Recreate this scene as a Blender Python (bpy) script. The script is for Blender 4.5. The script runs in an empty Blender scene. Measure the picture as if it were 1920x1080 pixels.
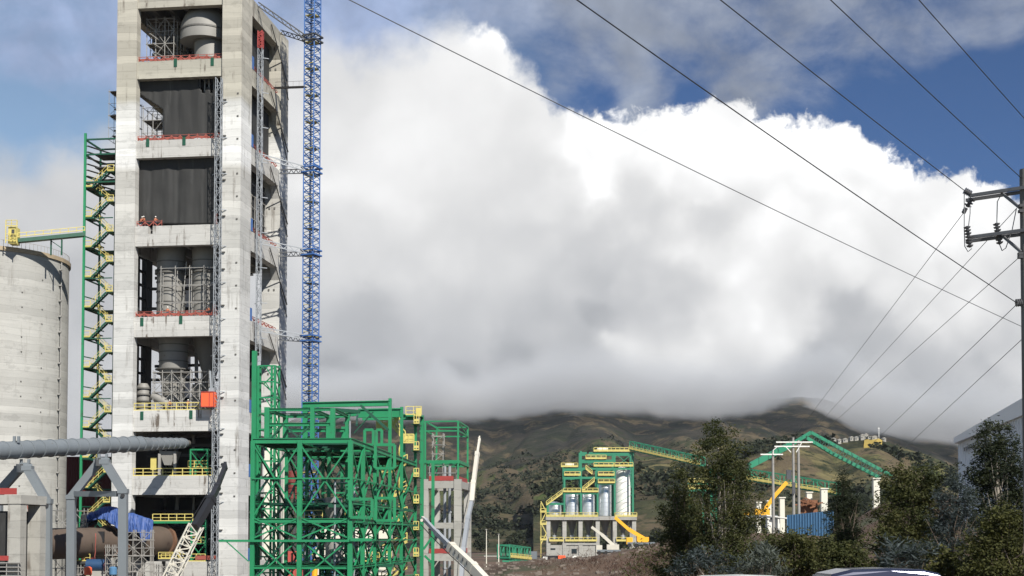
import bpy, math, random
from mathutils import Vector, Matrix, noise
random.seed(7)
S = bpy.context.scene
COL = S.collection
PI = math.pi
R = math.radians
# ------------------------------------------------------------------ camera
F = 2700.0; CX = 960.0; PR = 883.5; PITCH = math.atan(0.045); EYE = 2.2
cam_d = bpy.data.cameras.new('camera')
cam = bpy.data.objects.new('camera', cam_d); COL.objects.link(cam)
cam.location = (0, 0, EYE); cam.rotation_euler = (PI/2 + PITCH, 0, 0)
cam_d.sensor_width = 36; cam_d.sensor_fit = 'HORIZONTAL'
cam_d.lens = 36*F/1920; cam_d.shift_y = (PR-540)/1920
cam_d.clip_start = 0.1; cam_d.clip_end = 20000
S.camera = cam
def W(px, py, Y):
    xc = (px-CX)/F; yc = (PR-py)/F
    dy = math.cos(PITCH)-yc*math.sin(PITCH); dz = yc*math.cos(PITCH)+math.sin(PITCH)
    k = Y/dy
    return Vector((xc*k, Y, EYE+dz*k))
# ------------------------------------------------------------------ light
SUN_AZ = 30.0; SUN_EL = 40.0     # sun behind the camera, to its right
sd = Vector((math.sin(R(SUN_AZ))*math.cos(R(SUN_EL)), -math.cos(R(SUN_AZ))*math.cos(R(SUN_EL)), math.sin(R(SUN_EL))))
sl = bpy.data.lights.new('sun', 'SUN'); sl.energy = 5.0; sl.angle = R(0.5); sl.color = (1.0, 0.955, 0.88)
so = bpy.data.objects.new('sun', sl); COL.objects.link(so)
so.rotation_euler = sd.to_track_quat('Z', 'Y').to_euler(); so.location = (0, 0, 300)
S.view_settings.view_transform = 'Standard'; S.view_settings.look = 'None'
S.view_settings.exposure = 0.42; S.view_settings.gamma = 1
S.cycles.max_bounces = 5; S.cycles.diffuse_bounces = 2; S.cycles.glossy_bounces = 2
S.cycles.transparent_max_bounces = 12; S.cycles.use_denoising = True
S.cycles.volume_bounces = 4
# ------------------------------------------------------------------ node helper
class NT:
    def __init__(s, nt): s.t = nt; s.L = nt.links
    def n(s, typ, **kw):
        nd = s.t.nodes.new(typ)
        for k, v in kw.items(): setattr(nd, k, v)
        return nd
    def inp(s, sock, v):
        if isinstance(v, bpy.types.NodeSocket): s.L.new(v, sock)
        elif v is not None: sock.default_value = v
    def m(s, op, a, b=None, c=None, clamp=False):
        nd = s.n('ShaderNodeMath', operation=op, use_clamp=clamp)
        s.inp(nd.inputs[0], a)
        if b is not None: s.inp(nd.inputs[1], b)
        if c is not None: s.inp(nd.inputs[2], c)
        return nd.outputs[0]
    def sstep(s, x, a, b, lo=0.0, hi=1.0):
        nd = s.n('ShaderNodeMapRange', interpolation_type='SMOOTHSTEP')
        s.inp(nd.inputs['Value'], x); s.inp(nd.inputs['From Min'], a); s.inp(nd.inputs['From Max'], b)
        s.inp(nd.inputs['To Min'], lo); s.inp(nd.inputs['To Max'], hi)
        return nd.outputs['Result']
    def mix(s, f, a, b):
        nd = s.n('ShaderNodeMix', data_type='RGBA')
        s.inp(nd.inputs[0], f); s.inp(nd.inputs[6], a if isinstance(a, bpy.types.NodeSocket) else (*a, 1)); s.inp(nd.inputs[7], b if isinstance(b, bpy.types.NodeSocket) else (*b, 1))
        return nd.outputs[2]
    def mul(s, a, b):
        nd = s.n('ShaderNodeMix', data_type='RGBA', blend_type='MULTIPLY')
        nd.inputs[0].default_value = 1; s.inp(nd.inputs[6], a); s.inp(nd.inputs[7], b)
        return nd.outputs[2]
    def noise(s, vec, scale, detail=4, rough=.5, dist=0.0, dim='3D'):
        nd = s.n('ShaderNodeTexNoise', noise_dimensions=dim)
        if vec is not None: s.L.new(vec, nd.inputs['Vector'])
        nd.inputs['Scale'].default_value = scale; nd.inputs['Detail'].default_value = detail
        nd.inputs['Roughness'].default_value = rough; nd.inputs['Distortion'].default_value = dist
        return nd.outputs['Fac']
    def comb(s, x, y, z=0.0):
        nd = s.n('ShaderNodeCombineXYZ')
        for i, v in enumerate((x, y, z)): s.inp(nd.inputs[i], v)
        return nd.outputs[0]
    def mapv(s, vec, scale=(1, 1, 1), loc=(0, 0, 0)):
        nd = s.n('ShaderNodeMapping'); s.L.new(vec, nd.inputs[0])
        nd.inputs['Scale'].default_value = scale; nd.inputs['Location'].default_value = loc
        return nd.outputs[0]
    def grey(s, v):
        nd = s.n('ShaderNodeCombineColor')
        for i in range(3): s.inp(nd.inputs[i], v)
        return nd.outputs[0]
def curve(N, x, pts, lo, hi):
    """float curve through (x,y) pts given in real units"""
    xs = [p[0] for p in pts]; x0, x1 = min(xs), max(xs)
    t = N.m('DIVIDE', N.m('SUBTRACT', x, x0), x1-x0, clamp=True)
    nd = N.n('ShaderNodeFloatCurve'); c = nd.mapping.curves[0]
    P = [((p[0]-x0)/(x1-x0), (p[1]-lo)/(hi-lo)) for p in sorted(pts)]
    c.points[0].location = P[0]; c.points[1].location = P[-1]
    for q in P[1:-1]: c.points.new(*q)
    for q in c.points: q.handle_type = 'VECTOR'
    nd.mapping.update(); N.L.new(t, nd.inputs['Value'])
    return N.m('MULTIPLY_ADD', nd.outputs[0], hi-lo, lo)
# ------------------------------------------------------------------ sky
def make_world():
    w = bpy.data.worlds.new('World'); S.world = w; w.use_nodes = True
    nt = w.node_tree; nt.nodes.clear(); N = NT(nt)
    out = N.n('ShaderNodeOutputWorld')
    sky = N.n('ShaderNodeTexSky', sky_type='NISHITA', sun_disc=False)
    sky.sun_elevation = R(SUN_EL); sky.sun_rotation = R(180-SUN_AZ)
    sky.altitude = 2800; sky.air_density = 1.0; sky.dust_density = 0.3; sky.ozone_density = 2.0
    tc = N.n('ShaderNodeTexCoord'); D = tc.outputs['Generated']
    sx = N.n('ShaderNodeSeparateXYZ'); N.L.new(D, sx.inputs[0])
    X, Y, Z = sx.outputs
    az = N.m('ARCTAN2', X, Y)
    hr = N.m('SQRT', N.m('ADD', N.m('MULTIPLY', X, X), N.m('MULTIPLY', Y, Y)))
    h = N.m('DIVIDE', Z, N.m('MAXIMUM', hr, 0.02))
    def A(px): return math.atan((px-CX)/F)
    def H(px, py): return (1005-py)/F*math.cos(A(px))
    # domain warp, in direction space
    w1 = N.n('ShaderNodeTexNoise'); N.L.new(D, w1.inputs['Vector'])
    w1.inputs['Scale'].default_value = 14; w1.inputs['Detail'].default_value = 5; w1.inputs['Roughness'].default_value = .5
    ws = N.n('ShaderNodeSeparateColor'); N.L.new(w1.outputs['Color'], ws.inputs[0])
    wa = N.m('MULTIPLY', N.m('SUBTRACT', ws.outputs[0], .5), .085)
    wh = N.m('MULTIPLY', N.m('SUBTRACT', ws.outputs[1], .5), .075)
    az2 = N.m('ADD', az, wa); h2 = N.m('ADD', h, wh)
    # brightness control points: px, py, value, reach
    pts = [(0,420,.60,80),(120,330,.60,70),(0,700,.5,120),(140,560,.47,80),(620,120,.70,70),(780,200,.82,110),(700,330,.82,90),(900,90,.80,50),
           (914,70,1.15,30),(1000,210,.76,80),(1000,330,.70,90),(850,430,.68,90),(650,470,.66,90),(980,480,.60,90),(1120,520,.56,90),(1080,420,.64,80),
           (650,620,.44,80),(860,600,.53,90),(1060,640,.47,80),(640,720,.31,60),(800,710,.32,60),(960,690,.37,60),(960,752,.56,32),(1110,740,.55,35),(860,765,.30,30),
           (1075,255,.95,40),(1120,315,.95,50),(1180,265,.95,50),(1230,300,.88,60),(1190,360,.72,60),(1230,410,.68,70),(1230,500,.62,80),(1330,390,.62,50),(1170,660,.72,42),(1230,690,.74,45),(1130,600,.42,40),
           (1340,280,.97,80),(1500,290,.97,90),(1650,330,.95,80),(1800,400,.92,90),(1450,450,.84,100),(1620,480,.80,100),(1300,330,.80,50),(1400,350,.82,50),(1550,380,.82,60),(1700,430,.80,60),(1800,560,.76,90),
           (1400,570,.84,90),(1440,650,.80,60),(1340,700,.70,55),(1520,690,.44,45),(1560,600,.52,50),(1620,650,.48,60),(1700,700,.48,60),(1620,760,.38,40),(1800,720,.48,80),(1900,650,.62,70),(1500,745,.44,30),(1750,780,.40,40),
           (-500,500,.5,400),(2500,500,.6,400)]
    num = None; den = None
    for (px, py, v, r) in pts:
        a0 = A(px); h0 = H(px, py); k = F/r
        dx = N.m('MULTIPLY', N.m('SUBTRACT', az2, a0), k); dy = N.m('MULTIPLY', N.m('SUBTRACT', h2, h0), k)
        d2 = N.m('MULTIPLY_ADD', dx, dx, N.m('MULTIPLY', dy, dy))
        wgt = N.m('DIVIDE', 1.0, N.m('ADD', N.m('MULTIPLY', d2, N.m('ADD', d2, .35)), .03))
        num = N.m('MULTIPLY', wgt, v) if num is None else N.m('MULTIPLY_ADD', wgt, v, num)
        den = wgt if den is None else N.m('ADD', den, wgt)
    B = N.m('DIVIDE', num, den)
    # billow relief inside the cloud
    bn = N.noise(D, 26, 7, .52, .25)
    bn2 = N.noise(N.mapv(D, (1, 1, 1.6), (3, 1, 2)), 9, 4, .5, .4)
    B = N.m('MULTIPLY', B, N.m('ADD', N.m('MULTIPLY', bn, .16), .92))
    B = N.m('MULTIPLY', B, N.m('ADD', N.m('MULTIPLY', bn2, .20), .90))
    # scalloped billows: rounded cells lit from above right
    vb = N.n('ShaderNodeTexVoronoi', feature='SMOOTH_F1'); vb.inputs['Scale'].default_value = 30; vb.inputs['Smoothness'].default_value = .6
    wv = N.n('ShaderNodeVectorMath', operation='MULTIPLY_ADD'); N.L.new(w1.outputs['Color'], wv.inputs[0]); wv.inputs[1].default_value = (.09, .09, .09); N.L.new(D, wv.inputs[2])
    N.L.new(wv.outputs[0], vb.inputs['Vector'])
    bil = N.m('SUBTRACT', .42, vb.outputs['Distance'])
    B = N.m('MULTIPLY', B, N.m('MULTIPLY_ADD', bil, N.m('MULTIPLY_ADD', N.sstep(az, A(950), A(1150)), .26, .10), .97))
    # cloud top edge
    edge = [(-300,200),(0,292),(60,300),(110,268),(150,280),(200,235),(300,150),(540,70),(600,62),(650,85),(700,78),(780,70),(830,48),(880,34),(930,48),(950,95),
            (1000,128),(1030,180),(1070,208),(1130,212),(1200,205),(1290,200),(1330,184),(1400,196),(1470,208),(1560,226),(1640,250),(1690,282),(1740,312),(1800,326),(1870,330),(1900,352),(1960,380),(2300,420)]
    E = curve(N, az, [(A(x), H(x, y)) for x, y in edge], -.1, .5)
    en = N.noise(D, 55, 8, .62, .2); en2 = N.noise(D, 17, 3, .5)
    dist = N.m('SUBTRACT', E, h)
    sharp = curve(N, az, [(A(500), 0), (A(850), .05), (A(890), .75), (A(940), .8), (A(985), .45), (A(1060), .9), (A(1120), 1), (A(1900), 1)], 0, 1)      # soft veil on the left, crisp cumulus on the right
    dist = N.m('ADD', dist, N.m('MULTIPLY', N.m('SUBTRACT', en, .5), N.m('ADD', N.m('MULTIPLY', sharp, .016), .03)))
    dist = N.m('ADD', dist, N.m('MULTIPLY', N.m('SUBTRACT', en2, .5), .022))
    soft = N.m('ADD', N.m('MULTIPLY', sharp, -.0175), .022)
    mk = N.sstep(dist, N.m('MULTIPLY', soft, -1.0), soft)
    front = N.m('MAXIMUM', N.sstep(N.m('ABSOLUTE', az), 1.5, .7), 0.0)
    mk = N.m('MULTIPLY', mk, front)
    # bright sunlit rim of the cumulus
    rim = N.m('MULTIPLY', N.sstep(dist, .05, .0), N.m('MULTIPLY', sharp, .07))
    B = N.m('ADD', B, rim)
    # thin high cloud
    dn = N.noise(N.mapv(D, (1, 1, 1.45), (.4, .2, .1)), 10, 8, .60, .2)
    reg = [(1100,60,1,210),(1400,60,1,210),(1560,140,.3,130),(1290,135,.1,90),(1830,20,.55,130),(1900,250,-.6,130),(1600,200,-.3,70),(1300,170,-.8,45),(1830,130,-.4,60),(1100,60,.6,120),(700,0,.9,250),(350,100,.9,200),(60,40,.75,150),(35,245,-1.5,80),(190,215,.2,50),(150,180,.3,90),(900,20,.7,100),(1120,170,-.1,60),(1000,120,.4,60)]
    num = None; den = None
    for (px, py, v, r) in reg:
        a0 = A(px); h0 = H(px, py); k = F/r
        dx = N.m('MULTIPLY', N.m('SUBTRACT', az, a0), k); dy = N.m('MULTIPLY', N.m('SUBTRACT', h, h0), k)
        d2 = N.m('MULTIPLY_ADD', dx, dx, N.m('MULTIPLY', dy, dy))
        wgt = N.m('DIVIDE', 1.0, N.m('ADD', N.m('MULTIPLY', d2, d2), .1))
        num = N.m('MULTIPLY', wgt, v) if num is None else N.m('MULTIPLY_ADD', wgt, v, num)
        den = wgt if den is None else N.m('ADD', den, wgt)
    G = N.m('DIVIDE', num, den)
    G = N.m('MULTIPLY', G, front)
    thin = N.sstep(N.m('ADD', N.m('MULTIPLY', dn, 1.6), N.m('MULTIPLY', G, .55)), .90, 1.46, 0, .95)
    thin = N.m('MULTIPLY', thin, N.sstep(Z, -.02, .02))
    left = N.sstep(az, A(1150), A(700))
    tcol = N.mix(left, (.31, .35, .43), (.35, .43, .63))
    tcol = N.mul(tcol, N.grey(N.m('ADD', N.m('MULTIPLY', bn, 1.1), .5)))
    # cloud colour: slight blue in the shade, neutral in the light
    ccol = N.mix(N.sstep(B, .2, .75), (.955, .99, 1.06), (1.0, 1.0, 1.0))
    ccol = N.mul(ccol, N.grey(B))
    bg1 = N.n('ShaderNodeBackground'); bg1.inputs[1].default_value = .060
    skc = N.mul(sky.outputs[0], N.mix(left, (.55, .72, .95), (1.9, 1.75, 1.5)))
    N.L.new(skc, bg1.inputs[0])
    bgt = N.n('ShaderNodeBackground'); bgt.inputs[1].default_value = .76; N.L.new(tcol, bgt.inputs[0])
    bgc = N.n('ShaderNodeBackground'); bgc.inputs[1].default_value = .87; N.L.new(ccol, bgc.inputs[0])
    m1 = N.n('ShaderNodeMixShader'); N.L.new(thin, m1.inputs[0]); N.L.new(bg1.outputs[0], m1.inputs[1]); N.L.new(bgt.outputs[0], m1.inputs[2])
    m2 = N.n('ShaderNodeMixShader'); N.L.new(mk, m2.inputs[0]); N.L.new(m1.outputs[0], m2.inputs[1]); N.L.new(bgc.outputs[0], m2.inputs[2])
    N.L.new(m2.outputs[0], out.inputs[0])
    w.cycles.sampling_method = 'MANUAL'; w.cycles.sample_map_resolution = 512
make_world()
# ------------------------------------------------------------------ mesh helpers
ORG = {}
class MB:
    def __init__(s): s.v = []; s.f = []; s.mi = []; s.cur = 0
    def add(s, vs, fs):
        n = len(s.v); s.v.extend(vs)
        for f in fs: s.f.append([i+n for i in f]); s.mi.append(s.cur)
    def box(s, c, size, Rm=None):
        c = Vector(c); hx, hy, hz = size[0]/2, size[1]/2, size[2]/2
        vs = []
        for x in (-hx, hx):
            for y in (-hy, hy):
                for z in (-hz, hz):
                    p = Vector((x, y, z))
                    if Rm is not None: p = Rm @ p
                    vs.append(c+p)
        s.add(vs, [(0, 1, 3, 2), (4, 6, 7, 5), (0, 4, 5, 1), (2, 3, 7, 6), (0, 2, 6, 4), (1, 5, 7, 3)])
        return s
    def bar(s, a, b, w, h=None):
        a = Vector(a); b = Vector(b); d = b-a; L = d.length
        if L < 1e-6: return s
        h = w if h is None else h
        d /= L; up = Vector((0, 0, 1)) if abs(d.z) < .95 else Vector((0, 1, 0))
        x = d.cross(up).normalized(); z = x.cross(d).normalized()
        vs = []
        for p in (a, b):
            for (i, j) in ((-1, -1), (1, -1), (1, 1), (-1, 1)): vs.append(p+x*(i*w/2)+z*(j*h/2))
        s.add(vs, [(3, 2, 1, 0), (4, 5, 6, 7), (0, 1, 5, 4), (1, 2, 6, 5), (2, 3, 7, 6), (3, 0, 4, 7)])
        return s
    def ibeam(s, a, b, w, h, t=None):
        """web with two flanges, web upright"""
        a = Vector(a); b = Vector(b); t = t or h*.12
        up = Vector((0, 0, 1))
        if abs((b-a).normalized().z) > .95:
            s.bar(a, b, w, h); return s
        o = up*(h/2-t/2)
        s.bar(a+o, b+o, w, t); s.bar(a-o, b-o, w, t); s.bar(a, b, w*.25, h-2*t)
        return s
    def tube(s, a, b, r, n=8, r1=None, caps=True):
        return s.path([a, b], [r, r if r1 is None else r1], n, caps)
    def path(s, pts, r, n=8, caps=True):
        pts = [Vector(p) for p in pts]; k = len(pts)
        rs = r if isinstance(r, (list, tuple)) else [r]*k
        vs = []; prev = None
        for i, p in enumerate(pts):
            d = (pts[min(i+1, k-1)]-pts[max(i-1, 0)]).normalized()
            if prev is None:
                up = Vector((0, 0, 1)) if abs(d.z) < .9 else Vector((0, 1, 0))
                x = d.cross(up).normalized()
            else:
                x = (prev-d*prev.dot(d)).normalized()
            prev = x; y = d.cross(x)
            for j in range(n):
                t = 2*PI*j/n; vs.append(p+(x*math.cos(t)+y*math.sin(t))*rs[i])
        fs = []
        for i in range(k-1):
            for j in range(n):
                a = i*n+j; b = i*n+(j+1) % n; fs.append((a, b, b+n, a+n))
        if caps: fs.append(tuple(range(n-1, -1, -1))); fs.append(tuple(range((k-1)*n, k*n)))
        s.add(vs, fs); return s
    def lathe(s, c, prof, n=24, caps=True):
        c = Vector(c); vs = []
        for (r, z) in prof:
            for j in range(n):
                t = 2*PI*j/n; vs.append(c+Vector((r*math.cos(t), r*math.sin(t), z)))
        fs = []
        for i in range(len(prof)-1):
            for j in range(n):
                a = i*n+j; b = i*n+(j+1) % n; fs.append((a, b, b+n, a+n))
        if caps: fs.append(tuple(range(n-1, -1, -1))); fs.append(tuple(range((len(prof)-1)*n, len(prof)*n)))
        s.add(vs, fs); return s
    def prism(s, pts, off):
        """polygon pts extruded by vector off"""
        pts = [Vector(p) for p in pts]; n = len(pts); off = Vector(off)
        vs = pts+[p+off for p in pts]
        fs = [tuple(range(n)), tuple(range(2*n-1, n-1, -1))]+[(i, i+n, (i+1) % n+n, (i+1) % n) for i in range(n)]
        s.add(vs, fs); return s
    def clusters(s, eps):
        n = len(s.v); par = list(range(n))
        def find(a):
            while par[a] != a: par[a] = par[par[a]]; a = par[a]
            return a
        for f in s.f:
            for q in f[1:]:
                a, b = find(f[0]), find(q)
                if a != b: par[a] = b
        comp = {}
        for i in range(n): comp.setdefault(find(i), []).append(i)
        bb = []
        for c in comp.values():
            xs = [s.v[i][0] for i in c]; ys = [s.v[i][1] for i in c]; zs = [s.v[i][2] for i in c]
            bb.append([min(xs), max(xs), min(ys), max(ys), min(zs), max(zs), c])
        merged = True
        while merged:
            merged = False; res = []
            for b in bb:
                for r_ in res:
                    if all(b[2*k] <= r_[2*k+1]+eps and r_[2*k] <= b[2*k+1]+eps for k in range(3)):
                        for k in range(3): r_[2*k] = min(r_[2*k], b[2*k]); r_[2*k+1] = max(r_[2*k+1], b[2*k+1])
                        r_[6] = r_[6]+b[6]; merged = True; break
                else: res.append(b)
            bb = res
        return [b[6] for b in bb]
    def build_each(s, name, mat, parent, eps=.12, smooth=False):
        """one part per separate piece"""
        cl = s.clusters(eps); own = {}
        for k, c in enumerate(cl):
            for i in c: own[i] = k
        outs = []
        for k, c in enumerate(cl):
            idx = {i: j for j, i in enumerate(c)}; m_ = MB(); m_.v = [s.v[i] for i in c]
            m_.f = [[idx[i] for i in f] for f in s.f if own[f[0]] == k]; m_.mi = [0]*len(m_.f)
            outs.append(m_.build(name, mat, parent, smooth))
        return outs
    def build(s, name, mat, parent=None, smooth=False, origin=None):
        me = bpy.data.meshes.new(name)
        if parent is not None: o0 = ORG[parent.name]
        elif origin is not None: o0 = Vector(origin)
        elif s.v:
            xs = [v[0] for v in s.v]; ys = [v[1] for v in s.v]; zs = [v[2] for v in s.v]
            o0 = Vector(((min(xs)+max(xs))/2, (min(ys)+max(ys))/2, min(zs)))
        else: o0 = Vector((0, 0, 0))
        me.from_pydata([tuple(Vector(v)-o0) for v in s.v], [], s.f)
        mats = mat if isinstance(mat, (list, tuple)) else [mat]
        for m in mats: me.materials.append(m)
        if len(mats) > 1: me.polygons.foreach_set('material_index', s.mi)
        if smooth: me.polygons.foreach_set('use_smooth', [True]*len(me.polygons))
        me.update()
        o = bpy.data.objects.new(name, me); COL.objects.link(o)
        if parent is not None: o.parent = parent
        else: o.location = o0
        ORG[o.name] = o0
        if smooth and smooth != 'all':
            m = o.modifiers.new('split', 'EDGE_SPLIT'); m.split_angle = R(35)
        return o
def tag(o, label, cat, group=None):
    o['label'] = label; o['category'] = cat
    if group: o['group'] = group
    return o
def thing(name, label, cat, loc=(0, 0, 0), group=None):
    o = bpy.data.objects.new(name, None); COL.objects.link(o)
    o.location = loc; o.empty_display_size = .5; ORG[o.name] = Vector(loc)
    return tag(o, label, cat, group)
def kind(o, k): o['kind'] = k; return o
def dup(root, loc=None, rotz=None, scale=None, label=None, group=None):
    r = root.copy(); COL.objects.link(r)
    if loc is not None: r.location = loc
    if rotz is not None: r.rotation_euler = (0, 0, rotz)
    if scale is not None: r.scale = (scale,)*3 if not isinstance(scale, (list, tuple)) else scale
    if label: r['label'] = label
    if group: r['group'] = group
    def rec(a, b):
        for ch in list(a.children):
            if ch.name == b.name: continue
            c = ch.copy(); COL.objects.link(c); c.parent = b; rec(ch, c)
    rec(root, r)
    return r
class Frame:
    def __init__(s, px, Y, ang, z=0):
        s.o = Vector(((px-CX)/F*Y, Y, z)); s.a = R(ang)
        s.r = Vector((math.cos(s.a), -math.sin(s.a), 0)); s.d = Vector((math.sin(s.a), math.cos(s.a), 0))
        s.M = Matrix((s.r, s.d, (0, 0, 1))).transposed()
    def P(s, x, t, z): return s.o+s.r*x+s.d*t+Vector((0, 0, z))
    def fx(s, px, t, py=800):
        k = (px-CX)/F/(math.cos(PITCH)-(PR-py)/F*math.sin(PITCH)); c = math.cos(s.a); n = math.sin(s.a)
        return (k*(s.o.y+t*c)-s.o.x-t*n)/(c+k*n)
    def ft(s, px, x, py=800):
        k = (px-CX)/F/(math.cos(PITCH)-(PR-py)/F*math.sin(PITCH)); c = math.cos(s.a); n = math.sin(s.a)
        return (k*(s.o.y-x*n)-s.o.x-x*c)/(n-k*c)
    def fz(s, px, py, t, x=None):
        x = s.fx(px, t, py) if x is None else x
        return W(px, py, s.P(x, t, 0).y).z-s.o.z
    def Q(s, px, py, t):
        x = s.fx(px, t, py); return (x, t, s.fz(px, py, t, x))
    def QP(s, px, py, t): return s.P(*s.Q(px, py, t))
    def box(s, mb, x0, x1, t0, t1, z0, z1):
        return mb.box(s.P((x0+x1)/2, (t0+t1)/2, (z0+z1)/2), (abs(x1-x0), abs(t1-t0), abs(z1-z0)), s.M)
    def bar(s, mb, a, b, w, h=None): return mb.bar(s.P(*a), s.P(*b), w, h)
    def ib(s, mb, a, b, w, h): return mb.ibeam(s.P(*a), s.P(*b), w, h)
def rail(mb, fr, a, b, h=1.1, post=1.6, w=.07, kick=True):
    """handrail between two frame points"""
    A = Vector(a); Bv = Vector(b); L = (Bv-A).length; n = max(1, int(L/post))
    up = Vector((0, 0, h))
    fr.bar(mb, A+up, Bv+up, w); fr.bar(mb, A+up*.5, Bv+up*.5, w*.8)
    if kick: fr.bar(mb, A+Vector((0, 0, .08)), Bv+Vector((0, 0, .08)), w*.6, .16)
    for i in range(n+1):
        p = A.lerp(Bv, i/n); fr.bar(mb, p, p+up, w)
def scaffold(mb, fr, x0, x1, t0, t1, z0, z1, dx=1.8, dz=2.0, r=.045, diag=True, deck=None):
    nx = max(1, round((x1-x0)/dx)); nt_ = max(1, round((t1-t0)/dx)); nz = max(1, round((z1-z0)/dz))
    for i in range(nx+1):
        for j in range(nt_+1):
            x = x0+(x1-x0)*i/nx; t = t0+(t1-t0)*j/nt_
            fr.bar(mb, (x, t, z0), (x, t, z1+.4), r*2)
    for k in range(nz+1):
        z = z0+(z1-z0)*k/nz
        for j in range(nt_+1):
            t = t0+(t1-t0)*j/nt_; fr.bar(mb, (x0-.2, t, z), (x1+.2, t, z), r*1.6)
        for i in range(nx+1):
            x = x0+(x1-x0)*i/nx; fr.bar(mb, (x, t0-.2, z), (x, t1+.2, z), r*1.6)
        if diag and k < nz:
            z2 = z0+(z1-z0)*(k+1)/nz
            for i in range(nx):
                xa = x0+(x1-x0)*i/nx; xb = x0+(x1-x0)*(i+1)/nx
                if (i+k) % 2: xa, xb = xb, xa
                fr.bar(mb, (xa, t0, z), (xb, t0, z2), r*1.4)
        if deck is not None and k and (k % 2 == 0): fr.box(deck, x0, x1, t0+.1, t1-.1, z+.05, z+.12)
def lattice_mast(mb, mbd, c, w, z0, z1, step, cw=.14, lw=.07, M=None, mid=False):
    """four chords in mb, zigzag in mbd"""
    M = M or Matrix.Identity(3); h = w/2; c = Vector(c)
    cs = [(-h, -h), (h, -h), (h, h), (-h, h)]
    P = lambda x, y, z: c+M @ Vector((x, y, 0))+Vector((0, 0, z))
    for x, y in cs: mb.bar(P(x, y, z0), P(x, y, z1), cw)
    n = max(1, round((z1-z0)/step))
    for k in range(n):
        za = z0+(z1-z0)*k/n; zb = z0+(z1-z0)*(k+1)/n; zm = (za+zb)/2
        for i in range(4):
            (x, y), (u, v) = cs[i], cs[(i+1) % 4]
            if mid:
                mbd.bar(P(x, y, za), P(u, v, zm), lw); mbd.bar(P(u, v, zm), P(x, y, zb), lw)
            elif (k+i) % 2: mbd.bar(P(x, y, za), P(u, v, zb), lw)
            else: mbd.bar(P(u, v, za), P(x, y, zb), lw)
            mbd.bar(P(x, y, za), P(u, v, za), lw)
def smoothstep(a, b, x):
    t = max(0.0, min(1.0, (x-a)/(b-a))); return t*t*(3-2*t)
def lerp_tab(tab, x):
    if x <= tab[0][0]: return tab[0][1]
    for (a, va), (b, vb) in zip(tab, tab[1:]):
        if x <= b:
            t = (x-a)/(b-a); t = t*t*(3-2*t) if False else t; return va+(vb-va)*t
    return tab[-1][1]
# ------------------------------------------------------------------ materials
def new_mat(name):
    m = bpy.data.materials.new(name); m.use_nodes = True
    nt = m.node_tree; nt.nodes.clear(); N = NT(nt)
    out = N.n('ShaderNodeOutputMaterial'); b = N.n('ShaderNodeBsdfPrincipled')
    N.L.new(b.outputs[0], out.inputs[0]); b.inputs['Roughness'].default_value = .7
    return m, N, b, out
def wpos(N):
    return N.n('ShaderNodeNewGeometry').outputs['Position']
def paint(name, col, rough=.5, metal=0.0, var=.25, scale=.8, dirt=None, dirt_amt=.0, streak=False):
    m, N, b, out = new_mat(name)
    P = wpos(N)
    n1 = N.noise(P, scale, 5, .6)
    c = N.mul(N.mix(0, col, col), N.grey(N.m('ADD', N.m('MULTIPLY', n1, 2*var), 1-var)))
    if dirt:
        v = N.mapv(P, (1, 1, .12)) if streak else P
        d = N.sstep(N.noise(v, scale*1.7, 6, .65), .62-dirt_amt, .72)
        c = N.mix(d, c, dirt)
    N.L.new(c, b.inputs['Base Color'])
    b.inputs['Roughness'].default_value = rough; b.inputs['Metallic'].default_value = metal
    return m
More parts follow.
